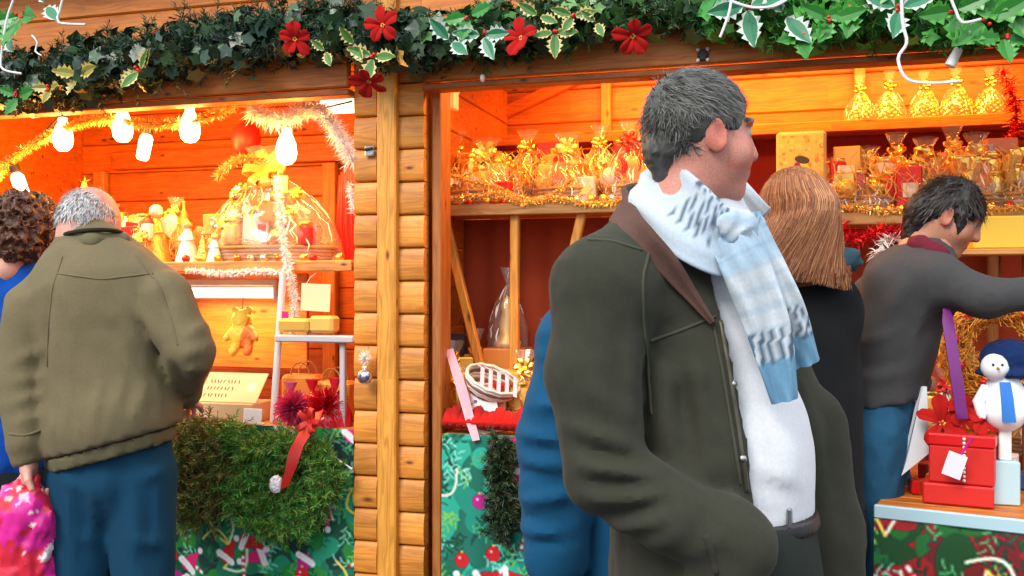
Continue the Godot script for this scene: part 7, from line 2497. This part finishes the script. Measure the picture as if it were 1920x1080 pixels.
var petal: ArrayMesh
func poinsettia(label: String, where: Vector3, face: Vector3, size: float) -> void:
	if petal == null:
		var s := Shape.new()
		var n := 7
		for side in [-1.0, 1.0]:
			var st := s.v.size()
			for k in n + 1:
				var t := k / float(n)
				var w := 0.40 * pow(maxf(t, 0.02), 0.55) * sqrt(maxf(0.02, 1.0 - pow(maxf(0.0, t - 0.55) / 0.45, 2.4)))
				s.pt(Vector3(0, t, 0.10 * sin(PI * t) - 0.05))
				s.pt(Vector3(side * w * 0.55, t, 0.10 * sin(PI * t) + 0.03))
				s.pt(Vector3(side * w, t, 0.10 * sin(PI * t) - 0.01))
			for k in n:
				for c in 2:
					var a := st + k * 3 + c
					if side > 0:
						s.quad(a, a + 3, a + 4, a + 1)
					else:
						s.quad(a, a + 1, a + 4, a + 3)
		petal = s.commit()
	var t := thing("poinsettia", label, "flower", where, "red cloth flowers")
	var z := face.normalized()
	var x := Vector3.UP.cross(z).normalized()
	t.basis = Basis(x, z.cross(x), z)
	for k in 5:
		var a := TAU * k / 5.0 + 0.15
		var o := part("petal", petal, M.petal, t)
		o.basis = Basis(Vector3.BACK, a) * Basis(Vector3.UP, rnd(-0.35, 0.35)) * Basis(Vector3.RIGHT, 0.15 + rnd(-0.35, 0.40)) * Basis.from_scale(Vector3(rnd(0.85, 1.2), rnd(0.8, 1.12), rnd(0.8, 2.2)) * size)
	for k in 5:
		var a := TAU * k / 5.0
		part("stamen", ball(Vector3.ONE * size * 0.06, 4), M.gold_matt, t, Vector3(cos(a), sin(a), 0.5) * size * 0.09)
	part("stem", tube([Vector3(0, 0, -0.05), Vector3.ZERO], [0.002], 5), M.twig, t)

func build_garlands() -> void:
	rng.seed = 404
	var dark := [Color(0.014, 0.040, 0.022), Color(0.022, 0.060, 0.026), Color(0.035, 0.085, 0.030), Color(0.018, 0.045, 0.030)]
	var mid := [Color(0.022, 0.07, 0.025), Color(0.045, 0.13, 0.035), Color(0.07, 0.17, 0.04), Color(0.02, 0.05, 0.02)]
	var bright := [Color(0.03, 0.20, 0.03), Color(0.07, 0.34, 0.05), Color(0.10, 0.38, 0.07), Color(0.02, 0.10, 0.02)]
	var z := 0.115
	var runs := [
		["dark fir garland on the head board above the bulbs", [[-60, 165], [60, 150], [170, 135], [280, 110], [380, 90], [470, 82]], 0.19, dark],
		["fir garland on the head board meeting over the log pier", [[460, 80], [560, 62], [660, 60], [740, 80], [810, 84]], 0.17, dark],
		["thick green garland on the head board between the pier and the scarf man", [[800, 84], [880, 66], [960, 58], [1040, 52], [1120, 30], [1230, 16], [1340, 14]], 0.15, mid],
		["bright green garland drooping over the bay of the blonde shopper", [[1330, 20], [1420, 26], [1500, 30], [1580, 26], [1680, 20], [1760, 40], [1830, 36], [1900, 30], [1990, 20]], 0.16, bright]]
	for r in runs:
		var keys := []
		for q in r[1]:
			keys.append(at(q[0], q[1], z))
		var path := smooth_path(keys, 0.03)
		var t := thing("fir_garland", r[0], "garland", Vector3.ZERO, "garlands along the head board")
		var nd := part("needles", needles(path, func(_p): return r[2], 620.0, 0.034, r[3]), M.needle, t)
		nd.set_meta("kind", "stuff")
		var lv := Shape.new()
		lv.coloured = true
		for k in 560:
			var p: Vector3 = path[rng.randi() % path.size()] + Vector3(rnd(-0.03, 0.03), 0, 0)
			var o := (rdir() + Vector3(0, 0, 0.5)).normalized()
			add_ivy(lv, p + o * r[2] * rnd(0.35, 0.68), o, rnd(0.018, 0.050), r[3][rng.randi() % 4] * (rnd(0.7, 1.6)))
		part("leaves", lv.commit(), M.leaf, t).set_meta("kind", "stuff")
		part("wire", tube(path, [0.006], 6), M.twig, t)
	# flowers
	for q in [[552, 74, 0.075, Vector3(0.8, 0.1, 1.0), "red poinsettia turned sideways over the lit bay"], [718, 48, 0.070, Vector3(0.1, 0.1, 1), "open five-petalled red poinsettia above the log pier"], [692, 152, 0.072, Vector3(0.1, -1.0, 0.7), "red poinsettia hanging face down at the top of the trim board"],
			[978, 72, 0.072, Vector3(-0.5, 0.0, 1), "red poinsettia between variegated leaves right of the pier"], [1186, 68, 0.075, Vector3(0.3, -0.4, 1), "drooping red poinsettia nearest the scarf man's hair"]]:
		poinsettia(q[4], at(q[0], q[1], z + 0.13), q[3], q[2] * 0.86)
	# holly
	var hl := [
		[262, 132, "cream", 0.075, 4, "cream-edged holly cluster hanging over the row of bulbs"], [148, 140, "gold", 0.075, 3, "yellowed holly sprig over the bulb next to the old man's head"], [95, 165, "gold", 0.06, 3, "dull gold holly sprig low over the end bulb"], [35, 180, "green", 0.07, 3, "dark holly sprig at the picture edge above the curly hair"],
		[700, 106, "cream", 0.08, 3, "cream-edged holly under the open poinsettia on the pier"], [665, 85, "cream", 0.06, 2, "cream-tipped holly leaf pair beside the open poinsettia"], [610, 96, "cream", 0.05, 2, "small cream holly pair right of the sideways poinsettia"], [845, 78, "white", 0.080, 2, "white-edged holly leaf right above the post by the pier"], [905, 66, "white", 0.085, 3, "big white-edged holly cluster left of the poinsettia in the middle"], [880, 30, "green", 0.08, 3, "plain green holly above the white-edged cluster"],
		[1040, 60, "cream", 0.065, 3, "thin cream holly sprig right of the middle poinsettia"], [1075, 30, "cream", 0.06, 3, "upper cream holly sprig right of the middle poinsettia"], [1118, 42, "cream", 0.05, 2, "small cream holly pair before the drooping poinsettia"], [1010, 30, "cream", 0.06, 2, "cream holly pair over the middle poinsettia"],
		[1400, 12, "white", 0.11, 3, "large white-edged holly over the scarf man's forehead"], [1470, 28, "white", 0.09, 2, "white-edged holly leaf pair over the blonde hair"], [1505, 66, "lime", 0.07, 3, "bright green holly with pale tips above the blonde hair"], [1560, 36, "lime", 0.08, 3, "lime green holly beside the bent white cable"], [1600, 15, "lime", 0.08, 3, "lime green holly top of the bent white cable"], [1685, 16, "white", 0.10, 3, "white-edged holly the bent white cable hangs from"], [1790, 20, "lime", 0.08, 3, "green holly over the small white tag lamp"], [1850, 40, "lime", 0.09, 4, "lush green holly near the picture edge"], [1895, 20, "lime", 0.09, 3, "lush green holly in the upper picture corner"], [1880, 70, "green", 0.07, 3, "dark green holly low near the picture edge"],
		[40, 30, "green", 0.11, 3, "emerald holly in the upper corner over the curly hair"], [85, 10, "white", 0.10, 2, "white-tipped holly in the upper corner by the white wire"], [12, 70, "white", 0.08, 2, "white-edged holly cut by the picture edge"]]
	for q in hl:
		holly(q[5], at(q[0], q[1], z + 0.115), q[3] * 1.1, q[2], q[4])
	# white light wires of the outer string
	var wires := [
		["bent white cable hanging like a hook over the top shelf", [[1690, -30], [1692, 40], [1700, 80], [1684, 110], [1700, 148], [1745, 156], [1800, 152]], 0.0045],
		["short white wire end beside the black clip", [[1372, -10], [1368, 20], [1358, 50], [1350, 70]], 0.004],
		["white wire with a kink above the top shelf end", [[1780, -10], [1792, 20], [1804, 42], [1840, 36]], 0.004],
		["white wire running along the white-edged holly over the forehead", [[1370, 2], [1410, 14], [1450, 12], [1475, 0]], 0.004],
		["white wire in the upper corner bent above the first bulb", [[122, -20], [112, 20], [110, 42], [160, 46]], 0.004],
		["white wire dangling at the picture edge", [[25, 0], [12, 40], [2, 110], [6, 130], [40, 138]], 0.004],
		["thin white wire curling under the corner holly", [[60, 66], [70, 80], [66, 96], [78, 104]], 0.003]]
	for w in wires:
		var keys := []
		for q in w[1]:
			keys.append(at(q[0], q[1], z + 0.16))
		solo("light_wire", w[0], "wire", tube(smooth_path(keys, 0.02), [w[2]], 7), M.white_wire, Vector3.ZERO, Vector3.ZERO, "white wires of the outer light string")
	var tl := thing("tag_lamp", "small white unlit lamp hanging under the green holly", "lamp", at(1790, 106, z + 0.06))
	tl.rotation.z = -0.45
	part("shade", lathe([[0.001, -0.03], [0.014, -0.03], [0.015, -0.026], [0.012, 0.022], [0.006, 0.028], [0.001, 0.028]], 12), M.white, tl)
	part("cord", tube([Vector3(0, 0.026, 0), Vector3(0.01, 0.07, 0), Vector3(0.0, 0.11, 0)], [0.003], 6), M.twig, tl)
	var ob := thing("fairy_light", "tiny white unlit bulb under the garland by the pier", "bulb", at(905, 147, z - 0.02))
	part("glass", lathe([[0.001, -0.012], [0.007, -0.008], [0.009, 0.0], [0.007, 0.010], [0.001, 0.014]], 10), M.white, ob)
	part("holder", tube([Vector3(0, 0.012, 0), Vector3(0, 0.03, 0)], [0.005], 7), M.twig, ob)
	# greenery on the counter fronts
	var sw := [
		["brownish olive fir bunch on the counter front beside the old man", [[340, 800], [380, 815], [420, 850], [400, 910], [360, 950], [345, 900], [350, 850]], 0.17, [Color(0.17, 0.08, 0.03), Color(0.18, 0.16, 0.03), Color(0.08, 0.17, 0.03), Color(0.14, 0.20, 0.03)]],
		["green fir bunch with the red ribbon on the counter front", [[430, 815], [480, 845], [540, 840], [600, 862], [615, 900], [580, 935], [530, 905], [470, 890], [460, 940], [530, 980], [590, 960]], 0.125, [Color(0.05, 0.26, 0.04), Color(0.11, 0.36, 0.05), Color(0.04, 0.16, 0.03), Color(0.22, 0.36, 0.04), Color(0.16, 0.20, 0.04)]],
		["dark green fir strand hanging on the counter front by the blue sleeve", [[945, 830], [940, 880], [948, 940], [942, 1000]], 0.085, [Color(0.02, 0.06, 0.02), Color(0.04, 0.09, 0.03), Color(0.05, 0.04, 0.02), Color(0.015, 0.04, 0.02)]]]
	for r in sw:
		var keys := []
		for q in r[1]:
			keys.append(at(q[0], q[1], 0.05))
		var path := smooth_path(keys, 0.03)
		var t := thing("fir_bunch", r[0], "greenery", Vector3.ZERO, "fir bunches on the counter fronts")
		var nd := part("needles", needles(path, func(_p): return r[2], 900.0, 0.030, r[3], Vector3(0, -0.1, 0.5)), M.needle, t)
		nd.set_meta("kind", "stuff")
		part("twig", tube(path, [0.005], 6), M.twig, t)
	var rb := thing("red_ribbon", "red ribbon trailing over the green fir bunch", "ribbon", at(570, 800, 0.10))
	var rs := Shape.new()
	var o := rb.position
	add_strip(rs, [at(598, 772, 0.02) - o, at(580, 800, 0.10) - o, at(556, 840, 0.15) - o, at(545, 880, 0.155) - o, at(532, 915, 0.15) - o], [R + Vector3.UP * 0.4], [0.03, 0.06, 0.05, 0.04, 0.03], 0.003)
	add_bow(rs, at(582, 790, 0.10) - o, 0.05, Vector3(0, 0.2, 1), 5)
	part("satin", rs.commit(), M.red, rb)
	var pp := Blob.new(Vector3.ONE * -0.05, Vector3.ONE * 0.05, 0.004)
	pp.ball(Vector3.ZERO, Vector3(0.022, 0.030, 0.02), Basis(), 0.0)
	pp.rumple(0.008, Vector3(0.008, 0.008, 0.008), Basis(), 6)
	part("pompom", pp.mesh(), mat(0.78, 0.74, 0.80, 0.9), rb, at(518, 908, 0.15) - o)
	var tw := Shape.new()
	for q in [[[660, 880], [630, 858], [608, 838]], [[630, 858], [600, 860], [590, 872]], [[640, 866], [612, 880], [600, 900]], [[618, 848], [606, 856], [598, 852]]]:
		var keys := []
		for p in q:
			keys.append(at(p[0], p[1], 0.03))
		add_tube(tw, smooth_path(keys, 0.02), [0.005, 0.004, 0.002], 6)
	solo("white_twig", "forked white twig on the green printed cloth next to the pier", "twig", tw.commit(), M.white)
	# the old man's shopping bag
	var bg := thing("shopping_bag", "crumpled pink and red plastic bag in the old man's hand", "bag", dep(40, 1000, 2.82))
	var bo := bg.position
	var bl := Blob.new(dep(40, 1150, 2.82) - bo - Vector3(0.2, 0.02, 0.2), dep(40, 880, 2.82) - bo + Vector3(0.2, 0.06, 0.2), 0.009)
	bl.cone(dep(52, 905, 2.84) - bo, dep(38, 960, 2.82) - bo, 0.022, 0.085, 0.03, A, 0.6)
	bl.cone(dep(38, 960, 2.82) - bo, dep(34, 1120, 2.82) - bo, 0.085, 0.105, 0.04, A, 0.6)
	for i in 14:
		bl.fold(dep(52, 905, 2.78) - bo, dep(-20 + i * 9.0, 1010 + rnd(0, 90), 2.76) - bo, 0.012, rnd(-0.007, 0.010))
	bl.rumple(0.014, Vector3(0.05, 0.07, 0.05), Basis(), 8)
	bl.rumple(0.006, Vector3(0.022, 0.05, 0.022), Basis(), 9)
	var bn := FastNoiseLite.new()
	bn.frequency = 9.0
	bn.seed = 3
	var bm := mat(1, 1, 1, 0.22)
	bm.vertex_color_use_as_albedo = true
	part("plastic", bl.mesh(func(p: Vector3) -> Color:
		var v := bn.get_noise_3dv(p)
		if v > 0.32:
			return Color(0.75, 0.62, 0.68)
		return Color(0.62, 0.02, 0.26) if bn.get_noise_3dv(p * 0.7 + Vector3(5, 0, 0)) > -0.05 else Color(0.58, 0.02, 0.05)), bm, bg)
	for e in [-1.0, 1.0]:
		part("handle", tube([dep(52 + e * 8.0, 915, 2.84) - bo, dep(56 + e * 5.0, 885, 2.845) - bo, dep(57, 872, 2.85) - bo], [0.008, 0.006, 0.006], 7), mat(0.60, 0.03, 0.25, 0.3), bg)
